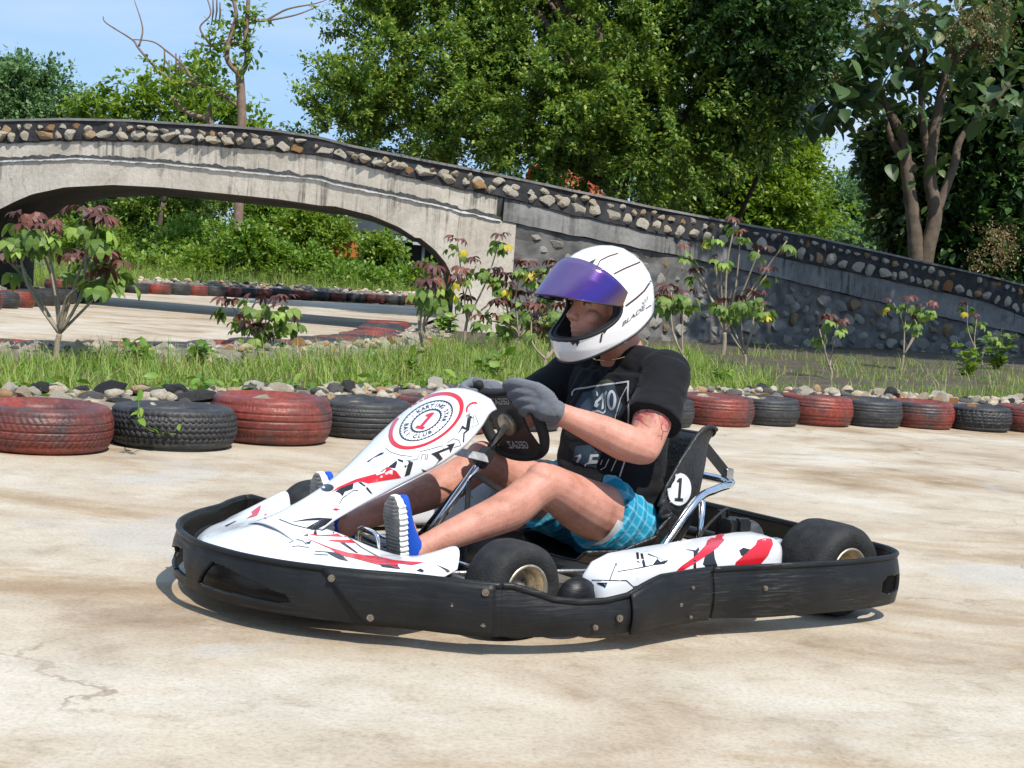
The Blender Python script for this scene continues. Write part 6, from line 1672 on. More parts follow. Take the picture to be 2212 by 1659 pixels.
M_TEE = cloth_mat('black_cotton', (.0075, .0075, .009), 500, .88, .45)
M_SHORT = cloth_mat('turquoise_cloth', (.008, .23, .36), 500, .8, .35, [(0, .014, .0009, (.22, .50, .60)), (2, .017, .0009, (.22, .50, .60))])
M_GLOVE = cloth_mat('grey_knit', (.15, .16, .18), 260, .95, .0)
_N, _L = M_GLOVE.node_tree.nodes, M_GLOVE.node_tree.links
_w = _N.new('ShaderNodeTexWave'); _w.inputs['Scale'].default_value = 95; _w.inputs['Distortion'].default_value = 2.5; _w.inputs['Detail'].default_value = 2; _w.bands_direction = 'Z'
_t = _N.new('ShaderNodeTexCoord'); _L.new(_t.outputs['Object'], _w.inputs['Vector'])
_b = _N.new('ShaderNodeBump'); _b.inputs['Strength'].default_value = .7; _b.inputs['Distance'].default_value = .003; _L.new(_w.outputs['Fac'], _b.inputs['Height']); _L.new(_b.outputs['Normal'], _N['Principled BSDF'].inputs['Normal'])
M_BLUE = cloth_mat('blue_mesh_upper', (.012, .075, .45), 350, .75)
M_SOLEW = simple('white_foam_sole', (.66, .65, .61), .6, var=.2, vscale=40)
M_SOLEG = simple('grey_outsole', (.20, .185, .165), .8, var=.4, vscale=30, bump=.4, bscale=120)

def evaluated(o):
    dg = bpy.context.evaluated_depsgraph_get(); dg.update()
    me = bpy.data.meshes.new_from_object(o.evaluated_get(dg)); return me
def fuse(name, bm, voxel, sm, mat, parent, deform=None):
    """one continuous skin over overlapping lofts"""
    me = bpy.data.meshes.new(name); bmesh.ops.recalc_face_normals(bm, faces=bm.faces); bm.to_mesh(me); bm.free()
    o = bpy.data.objects.new(name, me); COL.objects.link(o)
    md = o.modifiers.new('r', 'REMESH'); md.mode = 'VOXEL'; md.voxel_size = voxel; md.use_smooth_shade = True
    s = o.modifiers.new('s', 'SMOOTH'); s.factor = .5; s.iterations = sm
    me2 = evaluated(o); o.modifiers.clear(); o.data = me2; me2.name = name; me2.materials.clear(); me2.materials.append(mat)
    if deform:
        for v in me2.vertices: v.co = deform(v.co)
    me2.polygons.foreach_set('use_smooth', [True] * len(me2.polygons)); o.parent = parent
    return o
def loft(bm, st, seg=20):
    """st: list of (center, axis_a, axis_b, ra, rb)"""
    rings = []
    for c, a, b, ra, rb in st:
        c, a, b = Vector(c), Vector(a), Vector(b)
        rings.append([bm.verts.new(c + a * (ra * math.cos(t)) + b * (rb * math.sin(t))) for t in np.linspace(0, 2 * math.pi, seg, endpoint=False)])
    for A, B_ in zip(rings[:-1], rings[1:]):
        for k in range(seg): bm.faces.new((A[k], A[(k + 1) % seg], B_[(k + 1) % seg], B_[k]))
    bm.faces.new(rings[0][::-1]); bm.faces.new(rings[-1])
def limb(bm, pts, rad, seg=16):
    p = smooth_path(pts, 5); n = len(pts); rr = [float(np.interp(i / 5, range(n), rad)) for i in range(len(p))]
    # rounded ends
    d0 = (p[0] - p[1]).normalized(); d1 = (p[-1] - p[-2]).normalized()
    P_ = [p[0] + d0 * rr[0] * .8, p[0] + d0 * rr[0] * .5] + p + [p[-1] + d1 * rr[-1] * .5, p[-1] + d1 * rr[-1] * .8]
    add_tube(bm, P_, [rr[0] * .45, rr[0] * .85] + rr + [rr[-1] * .85, rr[-1] * .45], seg)
def blob(bm, c, r, rot=None):
    m = Matrix.Translation(c)
    if rot is not None: m = m @ rot.to_4x4()
    bmesh.ops.create_icosphere(bm, subdivisions=3, radius=1, matrix=m @ Matrix.Diagonal((*r, 1)))
person = empty('person', tuple(KM @ Vector((.3, 0, .07))), math.pi + PSI)
tag(person, 'person in black t-shirt, turquoise shorts and grey gloves driving the go-kart', 'person')
PM = Matrix.Translation(-Vector((.3, 0, .07)))          # kart coordinates -> person coordinates
PINV = (KM @ Matrix.Translation(Vector((.3, 0, .07)))).inverted()
PX_ = lambda p: Vector(p) + Vector((-.3, 0, -.07))
X_, Y_ = Vector((1, 0, 0)), Vector((0, 1, 0))
# joints, kart coordinates
SH = {1: (.325, .195, .682), -1: (.335, -.195, .682)}
EL = {1: (.492, .300, .462), -1: (.50, -.305, .485)}
WR = {1: (.748, .180, .558), -1: (.715, -.165, .570)}
HIP = {1: (.33, .10, .175), -1: (.33, -.10, .175)}
KN = {1: (.790, .215, .352), -1: (.735, -.165, .365)}
AN = {1: (1.214, .197, .166), -1: (1.214, -.195, .166)}
def V3(p): return PX_(p)
def lerp(a, b, t): return tuple(a[i] + (b[i] - a[i]) * t for i in range(3))
bm = bmesh.new()
# trunk (hidden under the shirt) and neck
loft(bm, [(V3((.31, 0, .10)), X_, Y_, .09, .14), (V3((.315, 0, .17)), X_, Y_, .115, .165), (V3((.335, 0, .30)), X_, Y_, .125, .16), (V3((.34, 0, .45)), X_, Y_, .125, .165), (V3((.335, 0, .58)), X_, Y_, .105, .165), (V3((.335, 0, .65)), X_, Y_, .082, .155), (V3((.34, 0, .70)), X_, Y_, .06, .09)], 24)
limb(bm, [V3((.335, 0, .67)), V3((.348, 0, .73)), V3((.375, 0, .79)), V3((.41, 0, .87))], [.078, .070, .065, .062])
for s in (1, -1):
    limb(bm, [V3((.335, s * .05, .69)), V3(tuple(np.add(SH[s], (0, 0, -.02))))], [.04, .045])                                      # trapezius
    limb(bm, [V3(SH[s]), V3(lerp(SH[s], EL[s], .3)), V3(lerp(SH[s], EL[s], .65)), V3(EL[s])], [.056, .062, .060, .050])
    out = (0, s * .012, -.006)
    limb(bm, [V3(EL[s]), V3(tuple(np.add(lerp(EL[s], WR[s], .25), out))), V3(tuple(np.add(lerp(EL[s], WR[s], .5), (0, s * .008, -.002)))), V3(lerp(EL[s], WR[s], .8)), V3(WR[s])], [.050, .056, .050, .037, .032])
    d = Vector(EL[s]) - Vector(lerp(SH[s], WR[s], .5)); blob(bm, V3(tuple(Vector(EL[s]) + d.normalized() * .012)), (.034, .034, .036))   # elbow
    # legs
    limb(bm, [V3(HIP[s]), V3(lerp(HIP[s], KN[s], .3)), V3(tuple(np.add(lerp(HIP[s], KN[s], .6), (0, 0, -.006)))), V3(lerp(HIP[s], KN[s], .88)), V3(KN[s])], [.100, .096, .084, .066, .060], 20)
    blob(bm, V3((KN[s][0] + .012, KN[s][1], KN[s][2] + .012)), (.050, .052, .050))
    calf = tuple(np.add(lerp(KN[s], AN[s], .33), (-.016, s * .004, -.014)))
    limb(bm, [V3(KN[s]), V3(tuple(np.add(lerp(KN[s], AN[s], .14), (-.006, 0, -.006)))), V3(calf), V3(tuple(np.add(lerp(KN[s], AN[s], .62), (-.008, 0, -.006)))), V3(lerp(KN[s], AN[s], .86)), V3(AN[s])], [.058, .057, .060, .047, .036, .035], 20)
    blob(bm, V3(tuple(np.add(AN[s], (0, s * .022, .0)))), (.018, .016, .020))                            # ankle bone
    limb(bm, [V3(AN[s]), V3((1.232, s * .197, .185)), V3((1.243, s * .20, .24))], [.036, .032, .020])
# head
HC = Vector((.458, 0, .868))
blob(bm, PX_(HC + Vector((-.015, 0, .03))), (.098, .074, .105)); blob(bm, PX_(HC + Vector((.035, 0, -.045))), (.058, .054, .072))
blob(bm, PX_(HC + Vector((.055, 0, -.09))), (.036, .034, .026))
nose_path = [HC + Vector((.080, 0, .020)), HC + Vector((.096, 0, -.010)), HC + Vector((.108, 0, -.030))]
limb(bm, [PX_(p) for p in nose_path], [.010, .012, .015]); 
for s in (1, -1):
    blob(bm, PX_(HC + Vector((.097, s * .013, -.036))), (.010, .009, .009))
    blob(bm, PX_(HC + Vector((.078, s * .033, .024))), (.017, .025, .009))       # brow ridge
    blob(bm, PX_(HC + Vector((.056, s * .042, -.032))), (.026, .020, .024))      # cheek
    blob(bm, PX_(HC + Vector((-.005, s * .076, -.005))), (.016, .010, .028))     # ear
blob(bm, PX_(HC + Vector((.084, 0, -.064))), (.013, .026, .007)); blob(bm, PX_(HC + Vector((.082, 0, -.078))), (.013, .023, .008))
body = fuse('body', bm, .0040, 4, M_SKIN, person)
# eyes and brows
M_EYE = simple('eye_white', (.40, .34, .30), .25); M_IRIS = simple('iris', (.06, .045, .035), .2); M_HAIR = simple('brown_hair', (.035, .022, .014), .7, bump=.6, bscale=300)
for s in (1, -1):
    bm = bmesh.new(); blob(bm, PX_(HC + Vector((.072, s * .032, .008))), (.0125, .013, .0055)); e = bm_obj('eye', bm, M_EYE, person, True)
    bm = bmesh.new(); blob(bm, PX_(HC + Vector((.0825, s * .031, .008))), (.0035, .0062, .0052)); bm_obj('iris', bm, M_IRIS, e, True)
    tube_obj('eyebrow', smooth_path([PX_(HC + Vector((.092, s * .012, .032))), PX_(HC + Vector((.090, s * .030, .040))), PX_(HC + Vector((.076, s * .050, .034)))], 4), [.004, .005, .005, .005, .005, .005, .004, .003, .002], M_HAIR, person, 8)
# beard shadow along the jaw
# ---- t-shirt
bm = bmesh.new()
loft(bm, [(V3((.345, 0, .165)), X_, Y_, .150, .178), (V3((.350, 0, .22)), X_, Y_, .160, .186), (V3((.358, 0, .32)), X_, Y_, .168, .188), (V3((.352, 0, .42)), X_, Y_, .160, .186), (V3((.345, 0, .52)), X_, Y_, .150, .195), (V3((.338, 0, .61)), X_, Y_, .134, .205), (V3((.335, 0, .67)), X_, Y_, .112, .205), (V3((.340, 0, .695)), Vector((.93, 0, -.36)), Y_, .100, .140), (V3((.352, 0, .714)), Vector((.88, 0, -.47)), Y_, .092, .106)], 36)
HEM = {}
for s in (1, -1):
    e = lerp(SH[s], EL[s], .66); HEM[s] = e
    d = (Vector(EL[s]) - Vector(SH[s])).normalized(); a = d.cross(Vector((0, 0, 1))).normalized(); b = d.cross(a)
    c0 = Vector(V3(SH[s]))
    loft(bm, [(c0 - d * .01, a, b, .076, .074), (c0 + d * .05, a, b, .079, .077), (c0 + d * .11, a, b, .080, .078), (c0 + d * .16, a, b, .084, .083), (c0 + d * .192, a, b, .091, .088)], 24)
    blob(bm, c0 + Vector((0, -s * .010, -.004)), (.083, .078, .078))
    limb(bm, [V3((.340, s * .06, .690)), V3(tuple(np.add(SH[s], (0, -s * .03, -.004))))], [.070, .078])
    limb(bm, [V3((.340, s * .085, .702)), V3(tuple(np.add(SH[s], (0, -s * .02, .010))))], [.040, .062])
def tee_fold(co):
    """sagging folds: sleeve rings, stomach rolls, back creases"""
    p = co + Vector((.3, 0, .07)); r = Vector((p.x - .34, p.y, 0)); n = r.normalized() if r.length > .01 else Vector((0, 0, 1))
    k = .0
    for s in (1, -1):
        h = Vector(SH[s]); d = (Vector(EL[s]) - h).normalized(); t = (p - h).dot(d); off = (p - h) - d * t
        if -.02 < t < .2 and s * (p.y) > .15:
            w = math.sin(t * 95 + off.z * 45 + 5 * mnoise.noise(p * 9)) * .0026 * min(1, (t + .02) / .06) * max(0, .35 + .9 * mnoise.noise(p * 5 + Vector((3, 1, 7))))
            co = co + off.normalized() * w
            return co + off.normalized() * (.006 * mnoise.noise(p * 11))
    w = .0055 * mnoise.noise((p.x * 9, p.y * 7, p.z * 13)) + .004 * math.sin(p.z * 75 + p.y * 22 + 3.5 * mnoise.noise(p * 6)) * max(0, min(1, (.50 - p.z) / .15))
    w += .0035 * math.sin((p.z * 50 + abs(p.y) * 95) + 3 * mnoise.noise(p * 7)) * max(0, min(1, (p.z - .46) / .1))
    return co + n * w
tee = fuse('t_shirt', bm, .0052, 9, M_TEE, person, tee_fold)
# ---- shorts
bm = bmesh.new()
loft(bm, [(V3((.31, 0, .075)), X_, Y_, .10, .165), (V3((.315, 0, .12)), X_, Y_, .135, .185), (V3((.325, 0, .20)), X_, Y_, .150, .185), (V3((.33, 0, .26)), X_, Y_, .145, .178)], 28)
for s in (1, -1):
    d = (Vector(KN[s]) - Vector(HIP[s])).normalized(); a = Vector((0, 1, 0)); b = d.cross(a).normalized(); a = b.cross(d); c0 = V3(HIP[s])
    loft(bm, [(c0 - d * .05, a, b, .10, .10), (c0 + d * .04, a, b, .112, .112), (c0 + d * .12, a, b, .112, .116), (c0 + d * .18, a, b, .108, .120), (c0 + d * .205, a, b, .106, .122)], 24)
def sh_fold(co):
    p = co + Vector((.3, 0, .07)); return co + Vector((0, p.y, p.z - .15)).normalized() * (.006 * mnoise.noise((p.x * 16, p.y * 14, p.z * 16)) + .003 * math.sin(p.x * 90 + p.z * 60))
shorts = fuse('shorts', bm, .0055, 4, M_SHORT, person, sh_fold)
# white lining peeping out under the hem, low on the near thigh
d = (Vector(KN[1]) - Vector(HIP[1])).normalized(); c0 = V3(HIP[1]); a = Vector((0, 1, 0)); b = d.cross(a).normalized()
if b.z < 0: b = -b
P = np.array([[(c0 + d * t + a * (.102 * math.cos(q)) + b * (.108 * math.sin(q)))[:] for q in np.linspace(R(-150), R(-5), 24)] for t in (.16, .19, .216)])
V, Q = grid_geo(P); link('shorts_lining', mesh_fast('shorts_lining', V, Q), M_SOLEW, shorts, True)
# ---- shoes, soles towards the pedals
def shoe(s):
    heel = Vector((1.282, s * .20, .118)); toe = Vector((1.318, s * .205, .326)) if s > 0 else Vector((1.322, s * .20, .330))
    f = (toe - heel).normalized(); lat = Vector((0, 1, 0)); up = lat.cross(f)          # up: from sole to instep
    if up.x > 0: up = -up
    L_ = (toe - heel).length; root = empty('shoe', tuple(PX_(heel)), 0, person); root['label'] = 'blue knit running shoe with ribbed white sole'
    def at(t, y, u): return f * (t * L_) + lat * y + up * u
    hwf = lambda t: float(np.interp(t, [0, .08, .25, .5, .7, .88, 1.0], [.018, .032, .036, .037, .044, .037, .012]))
    bm = bmesh.new(); T = np.linspace(0, 1, 42); rows = []
    for i, t in enumerate(T):
        w = hwf(t); rip = .0035 * math.sin(t * 88); rock = .02 * max(0, t - .75) ** 1.2 * 2.2
        prof_ = [(-w - rip, .030), (-w * 1.06 - rip, .018 + rock), (-w * .98 - rip * .6, .004 + rock), (-w * .5, .0 + rock + (.003 if i % 2 else 0)), (w * .5, .0 + rock + (.003 if i % 2 else 0)), (w * .98 + rip * .6, .004 + rock), (w * 1.06 + rip, .018 + rock), (w + rip, .030)]
        rows.append([bm.verts.new(at(t, y, u)) for y, u in prof_])
    for A, B_ in zip(rows[:-1], rows[1:]):
        for k in range(7):
            fc = bm.faces.new((A[k], A[k + 1], B_[k + 1], B_[k])); fc.material_index = 1 if 2 <= k <= 4 else 0
    bm.faces.new(rows[0]); bm.faces.new(rows[-1][::-1])
    o = bm_obj('sole', bm, [M_SOLEW, M_SOLEG], root, False)
    bm = bmesh.new(); st = []
    for t, w, h1, u0 in [(.0, .015, .04, .026), (.04, .026, .070, .026), (.12, .031, .088, .025), (.22, .031, .084, .024), (.34, .030, .068, .024), (.5, .031, .052, .024), (.68, .036, .040, .026), (.84, .033, .030, .032), (.95, .021, .022, .040), (.985, .011, .014, .044)]:
        st.append((at(t, 0, u0 + h1 / 2 - .006), lat, up, w, h1 / 2 + .004))
    loft(bm, st, 20); up_ = bm_obj('upper', bm, M_BLUE, root, True)
    sd = up_.modifiers.new('s', 'SUBSURF'); sd.levels = 1; sd.render_levels = 1
    for k in range(4):
        t = .30 + .10 * k; tube_obj('lace', smooth_path([at(t, -.022, .074 - k * .010), at(t + .02, 0, .086 - k * .011), at(t, .022, .074 - k * .010)], 4), .0032, M_SOLEW, root, 6)
    bm = bmesh.new(); loft(bm, [(at(.10, 0, .082), f, lat, .034, .029), (at(.115, 0, .102), f, lat, .036, .030)], 20); bm_obj('collar', bm, M_BLUE, root, True)
for s in (1, -1): shoe(s)
# ---- gloved hands closed round the rim
def glove(s):
    w = Vector(WR[s]); fwd = (Vector(WR[s]) - Vector(EL[s])).normalized()
    grip = sw.matrix_basis @ Vector((.035, s * .148, .012)) if False else None
    root = empty('glove', tuple(PX_(w)), 0, person); root['label'] = 'grey knitted glove gripping the steering wheel'
    # grip point and rim tangent at the place where the hand holds
    swm = Matrix.Translation(sw.location) @ sw.rotation_euler.to_matrix().to_4x4()
    g = swm @ Vector((.062 if s > 0 else .072, s * .142, .012)); tan = (swm.to_3x3() @ Vector((1, -s * .35, 0))).normalized()   # along the rim, upward
    back = (g - w); palm_n = back.normalized()
    side = tan.cross(palm_n).normalized(); 
    o = -w
    bm = bmesh.new()
    # cuff
    limb(bm, [w - fwd * .012 + o, w + fwd * .01 + o, w + fwd * .03 + o], [.036, .037, .041], 16)
    # knuckle row runs along the rim: index on top
    kn = [g + tan * (.036 - .024 * k) - side * s * 0 + (Vector((0, s, 0)) * .030) + palm_n * .004 for k in range(4)]
    outw = Vector((0, s, 0)) * .9 + Vector((-.25, 0, .25)); outw.normalize()
    kn = [g + tan * (.048 - .029 * k) + outw * .044 - palm_n * .012 for k in range(4)]
    for k in range(4):      # palm: wrist to knuckles
        limb(bm, [w + fwd * .005 + tan * (.012 - .008 * k) + o, w.lerp(kn[k], .55) + outw * .008 + o, kn[k] + o], [.028, .027, .0175])
    limb(bm, [w + o, w.lerp(g, .5) - outw * .006 + o, g - palm_n * .030 + o], [.033, .034, .028])
    ln = [.92, 1.0, .95, .80]
    for k in range(4):      # fingers wrap over the far side of the rim and back under
        a = kn[k]; c = g + tan * (.048 - .029 * k); r = .036
        f1 = c + palm_n * (r * 1.1) + outw * .026; f2 = c + palm_n * (r * .95) - outw * .016 * ln[k]; f3 = c + palm_n * .012 - outw * (.034 * ln[k])
        limb(bm, [a + o, f1 + o, f2 + o, f3 + o], [.0165, .0150, .0140, .0125], 12)
    # thumb lies along the inner face of the rim, pointing up
    th0 = w.lerp(g, .55) - outw * .022 + tan * .012; th1 = g - palm_n * .030 - outw * .016 + tan * .040; th2 = g - palm_n * .012 - outw * .010 + tan * .072
    limb(bm, [th0 + o, th1 + o, th2 + o], [.021, .018, .0145], 12)
    def rib(co):
        t = (co).dot(fwd); return co + (co - fwd * t).normalized() * (.0009 * math.sin(t * 900)) if t < .03 else co
    return fuse('glove_knit', bm, .0034, 2, M_GLOVE, root, rib)
for s in (1, -1): glove(s)
# ---- necklace
nk = []
for k in range(33):
    a = math.pi * 2 * k / 32; nk.append(PX_((.356 + .086 * math.cos(a), .088 * math.sin(a), .738 - .036 * math.cos(a))))
tube_obj('necklace', nk, .0024, simple('gold_chain', (.8, .55, .2), .2, metal=1), person, 6)
# ---- prints: shirt front, tattoo, shorts lettering
def world_bvh(o):
    bpy.context.view_layer.update(); mw = KM @ Matrix.Translation(Vector((.3, 0, .07)))
    return BVHTree.FromPolygons([mw @ v.co for v in o.data.vertices], [tuple(p.vertices) for p in o.data.polygons])
bv_tee = world_bvh(tee); bv_body = world_bvh(body); bv_sh = world_bvh(shorts)
M_PG = simple('pale_shirt_print', (.36, .37, .38), .85); M_PB = simple('dark_blue_shirt_print', (.018, .035, .055), .85, var=.5, vscale=30); M_PY = simple('dark_olive_shirt_print', (.045, .042, .018), .85)
film('print', [[(960, 180), (1020, 130), (1090, 120), (1160, 150), (1180, 260), (1250, 400), (1200, 520), (900, 600), (740, 560), (740, 400), (820, 260), (950, 240)]], bv_tee, M_PB, tee, Z5k, lift=.0015, inv=PINV)
film('print', [[(960, 180), (1020, 130), (1090, 120), (1150, 150), (1140, 190), (1050, 205), (970, 225)]], bv_tee, M_PY, tee, Z5k, lift=.002, inv=PINV)
film('print', [[(740, 850), (900, 830), (1010, 960), (960, 1090), (830, 1060), (700, 1000)]], bv_tee, M_PB, tee, Z5k, lift=.0015, inv=PINV)
TP = [line_loop([(705, 300), (708, 262), (730, 232), (960, 195), (1320, 145)], 17), line_loop([(1312, 140), (1308, 280), (1318, 420), (1312, 600)], 17), line_loop([(1300, 200), (1225, 340), (1160, 580)], 9), line_loop([(1275, 1000), (1215, 1180)], 16), line_loop([(1180, 1000), (1125, 1120)], 10), line_loop([(1100, 990), (1060, 1080), (1010, 1105)], 9), line_loop([(1030, 1000), (1010, 1050)], 8)]
# blackletter word and block capitals
TP += [[(905, 500), (925, 465), (985, 455), (1040, 485), (1062, 450), (1058, 270), (1075, 245), (1086, 262), (1068, 310), (1064, 480), (1040, 500), (985, 480), (935, 482)], [(945, 415), (955, 360), (985, 335), (1040, 265), (1050, 285), (1046, 440), (1020, 455), (1032, 330), (985, 370), (975, 400), (1000, 385), (975, 430)], [(965, 250), (980, 270), (985, 300), (970, 305)]]
for lp in TP: film('print', [lp], bv_tee, M_PG, tee, Z5k, 30, lift=.0028, inv=PINV)
film('print', [circle(1132, 350, 1, 26, lambda a, b: (1132 + (a - 1132) * 50, 350 + (b - 350) * 110)), circle(1132, 350, 1, 26, lambda a, b: (1132 + (a - 1132) * 22, 350 + (b - 350) * 80))], bv_tee, M_PG, tee, Z5k, 30, lift=.0028, inv=PINV)
for lp in [[(895, 535), (980, 530), (978, 555), (895, 558)], [(900, 940), (990, 938), (985, 965), (925, 968), (918, 1000), (985, 1005), (975, 1035), (860, 1045), (845, 1075), (840, 1050), (880, 1020), (895, 960)], [(730, 960), (800, 935), (805, 965), (770, 1030), (745, 1020), (775, 965)]]:
    film('print', [lp], bv_tee, M_PG, tee, Z5k, 30, lift=.0028, inv=PINV)
M_INK = simple('red_tattoo_ink', (.30, .055, .06), .5); M_INKD = simple('dark_tattoo_ink', (.13, .06, .07), .5); M_INKP = simple('pink_tattoo_ink', (.42, .12, .11), .5)
for mt, lp in [(M_INK, [(1325, 500), (1370, 462), (1440, 455), (1425, 490), (1385, 505), (1340, 520)]), (M_INK, [(1440, 490), (1500, 470), (1510, 445), (1540, 475), (1590, 500), (1615, 560), (1605, 610), (1590, 560), (1550, 510), (1490, 505)]), (M_INK, [(1375, 515), (1440, 510), (1480, 525), (1455, 540), (1475, 590), (1530, 630), (1580, 645), (1500, 625), (1440, 580), (1400, 560), (1340, 595), (1385, 550)]), (M_INKP, [(1650, 570), (1690, 500), (1740, 530), (1765, 580), (1700, 600), (1690, 620), (1665, 600)]), (M_INKP, [(1700, 610), (1760, 590), (1770, 640), (1725, 660)])]:
    film('tattoo', [lp], bv_body, mt, body, Z5k, 26, lift=.0006, inv=PINV)
for lp in [[(1670, 610), (1668, 650), (1690, 690), (1730, 690), (1750, 650)], [(1690, 690), (1675, 740), (1635, 735)], [(1675, 740), (1668, 780)], [(1655, 560), (1640, 500), (1620, 480)]]: film('tattoo', [line_loop(lp, 8)], bv_body, M_INKD, body, Z5k, 26, lift=.0006, inv=PINV)
film_text('lettering', 'FILA', lambda x, y, w: (1285 + y * 1.0 - x * .04, 1425 + x * 1.0 + y * .1), bv_sh, M_DBLK, shorts, Z5k, 52, .003, True, PINV)
# ================================================================ helmet
HCN = Vector((.450, 0, .900))
HROT = Matrix.Rotation(R(18), 3, 'Y') @ Matrix.Rotation(R(0), 3, 'Z')
helmet = empty('helmet', tuple(KM @ HCN), 0)
helmet.rotation_euler = (KM.to_3x3() @ HROT).to_euler()
tag(helmet, 'white full-face helmet with raised blue-violet mirror visor on the head of the driver', 'helmet')
HZ = [-.20, -.175, -.15, -.12, -.08, -.04, 0, .04, .08, .11, .135, .150, .158, .161]
HXF = [.140, .172, .188, .196, .196, .188, .179, .169, .150, .127, .096, .064, .034, .0]
HXB = [.06, .085, .110, .138, .162, .175, .180, .175, .157, .133, .101, .068, .036, .0]
HW = [.088, .104, .118, .128, .135, .137, .136, .131, .118, .101, .077, .052, .028, .0]
def h_surf(th, z, off=0.0):
    xf, xb, w = (float(np.interp(z, HZ, A)) for A in (HXF, HXB, HW))
    c, s = math.cos(th), math.sin(th); e = .92
    ex = xf if c > 0 else xb
    x = (ex + off) * math.copysign(abs(c) ** e, c); y = (w + off) * math.copysign(abs(s) ** e, s)
    return Vector((x, y, z + (off * .7 if z > .1 else 0)))
def z_rim(th): return -.112 - .050 * math.cos(th) + .002 * math.cos(2 * th)
PZC = lambda th: -.004 - .012 * (1 - (th / R(86)) ** 2)
def in_port(th, z, k=1.0):
    th = (th + math.pi) % (2 * math.pi) - math.pi
    zc = PZC(th)
    return (abs(th) / (R(82) * k)) ** 3.2 + (abs(z - zc) / (.070 * k)) ** 2.7 < 1
NT, NV = 240, 130
def h_shell(name, off, k, mat, port=True):
    P = np.zeros((NT + 1, NV + 1, 3)); keepz = np.zeros((NT + 1, NV + 1))
    for i in range(NT + 1):
        th = -math.pi + 2 * math.pi * i / NT; zb = z_rim(th)
        for j in range(NV + 1):
            f = j / NV; a = f * math.pi / 2
            z = .161 - (.161 - zb) * (1 - math.cos(a)) ** .98 if f < 1 else zb
            z = .161 - (.161 - zb) * (f ** 1.55)
            P[i, j] = h_surf(th, z, off); keepz[i, j] = z
    V, Q = grid_geo(P)
    if port:
        kp = []
        for q in Q:
            i, j = divmod(int(q[0]), NV + 1); th = -math.pi + 2 * math.pi * (i + .5) / NT; z = (keepz[i, j] + keepz[i, j + 1]) / 2
            kp.append(not in_port(th, z, k))
        Q = Q[np.array(kp)]
    me = mesh_fast(name, V, Q)
    bm = bmesh.new(); bm.from_mesh(me); bmesh.ops.remove_doubles(bm, verts=bm.verts, dist=.0004); bmesh.ops.smooth_vert(bm, verts=bm.verts, factor=.5, use_axis_x=True, use_axis_y=True, use_axis_z=True)
    bmesh.ops.smooth_vert(bm, verts=bm.verts, factor=.5, use_axis_x=True, use_axis_y=True, use_axis_z=True)
    bmesh.ops.recalc_face_normals(bm, faces=bm.faces)
    if sum(f.normal.dot(f.calc_center_median()) for f in bm.faces) < 0: bmesh.ops.reverse_faces(bm, faces=bm.faces)
    bm.to_mesh(me); bm.free()
    return link(name, me, mat, helmet, True)
M_HELM = simple('white_gloss_lacquer', (.78, .775, .77), .16, coat=.8)
M_LINER = simple('black_liner_foam', (.010, .010, .013), .8, bump=.3, bscale=160)
M_TRIM = simple('black_rubber_trim', (.010, .010, .011), .45)
shell = h_shell('shell', 0, 1.0, M_HELM)
liner = h_shell('liner', -.020, .90, M_LINER)
# rubber gasket round the eye port and along the lower rim
def port_loop(k, off):
    out = []
    for i in range(120):
        a = 2 * math.pi * i / 120; ca, sa = math.cos(a), math.sin(a)
        th = R(82) * k * math.copysign(abs(ca) ** (2 / 3.2), ca); zc = PZC(th); z = zc + .070 * k * math.copysign(abs(sa) ** (2 / 2.7), sa)
        out.append(h_surf(th, z, off))
    return out + out[:2]
tube_obj('port_gasket', port_loop(.985, -.003), .0062, M_TRIM, helmet, 8)
# band between shell and liner at the port
A = port_loop(1.0, 0); B_ = port_loop(.90, -.022); V, Q = grid_geo(np.array([[a[:], b[:]] for a, b in zip(A, B_)])); link('port_lining', mesh_fast('port_lining', V, Q), M_LINER, helmet, True)
tube_obj('lower_trim', [h_surf(t, z_rim(t), 0) for t in np.linspace(-math.pi, math.pi, 100)], .0042, M_TRIM, helmet, 8)
A = [h_surf(t, z_rim(t), -.001) for t in np.linspace(-math.pi, math.pi, 100)]; B_ = [h_surf(t, z_rim(t) + .012, -.03) for t in np.linspace(-math.pi, math.pi, 100)]
V, Q = grid_geo(np.array([[a[:], b[:]] for a, b in zip(A, B_)])); link('neck_roll', mesh_fast('neck_roll', V, Q), M_LINER, helmet, True)
# mouth guard inside the chin bar
P = np.array([[(h_surf(t, z, -.018 - .014 * (1 - abs(z + .10) / .03 if abs(z + .10) < .03 else 0)))[:] for z in np.linspace(-.15, -.080, 10)] for t in np.linspace(R(-60), R(60), 40)])
V, Q = grid_geo(P); link('breath_guard', mesh_fast('breath_guard', V, Q), M_LINER, helmet, True)
# visor, swung up about its side pivots
def visor_mat():
    m, N, L, B = new_mat('violet_mirror_visor')
    tc = N.new('ShaderNodeTexCoord'); sx = N.new('ShaderNodeSeparateXYZ'); L.new(tc.outputs['Generated'], sx.inputs[0])
    n = noise(N, L, tc.outputs['Object'], 6, 2)
    add = N.new('ShaderNodeMath'); add.operation = 'MULTIPLY_ADD'; add.inputs[1].default_value = .5; L.new(sx.outputs[0], add.inputs[0]); L.new(sx.outputs[2], add.inputs[2])
    c = ramp(N, L, add.outputs[0], [(.15, (.30, .16, .10)), (.42, (.10, .055, .20)), (.60, (.085, .06, .36)), (.85, (.13, .06, .28)), (1.0, (.24, .16, .34))])
    L.new(c.outputs['Color'], B.inputs['Base Color']); B.inputs['Metallic'].default_value = .75; B.inputs['Roughness'].default_value = .12; B.inputs['Alpha'].default_value = .86
    return m
M_VIS = visor_mat()
piv = Vector((.015, 0, .012)); Rv = Matrix.Rotation(R(-44), 3, 'Y')
P = np.zeros((81, 31, 3))
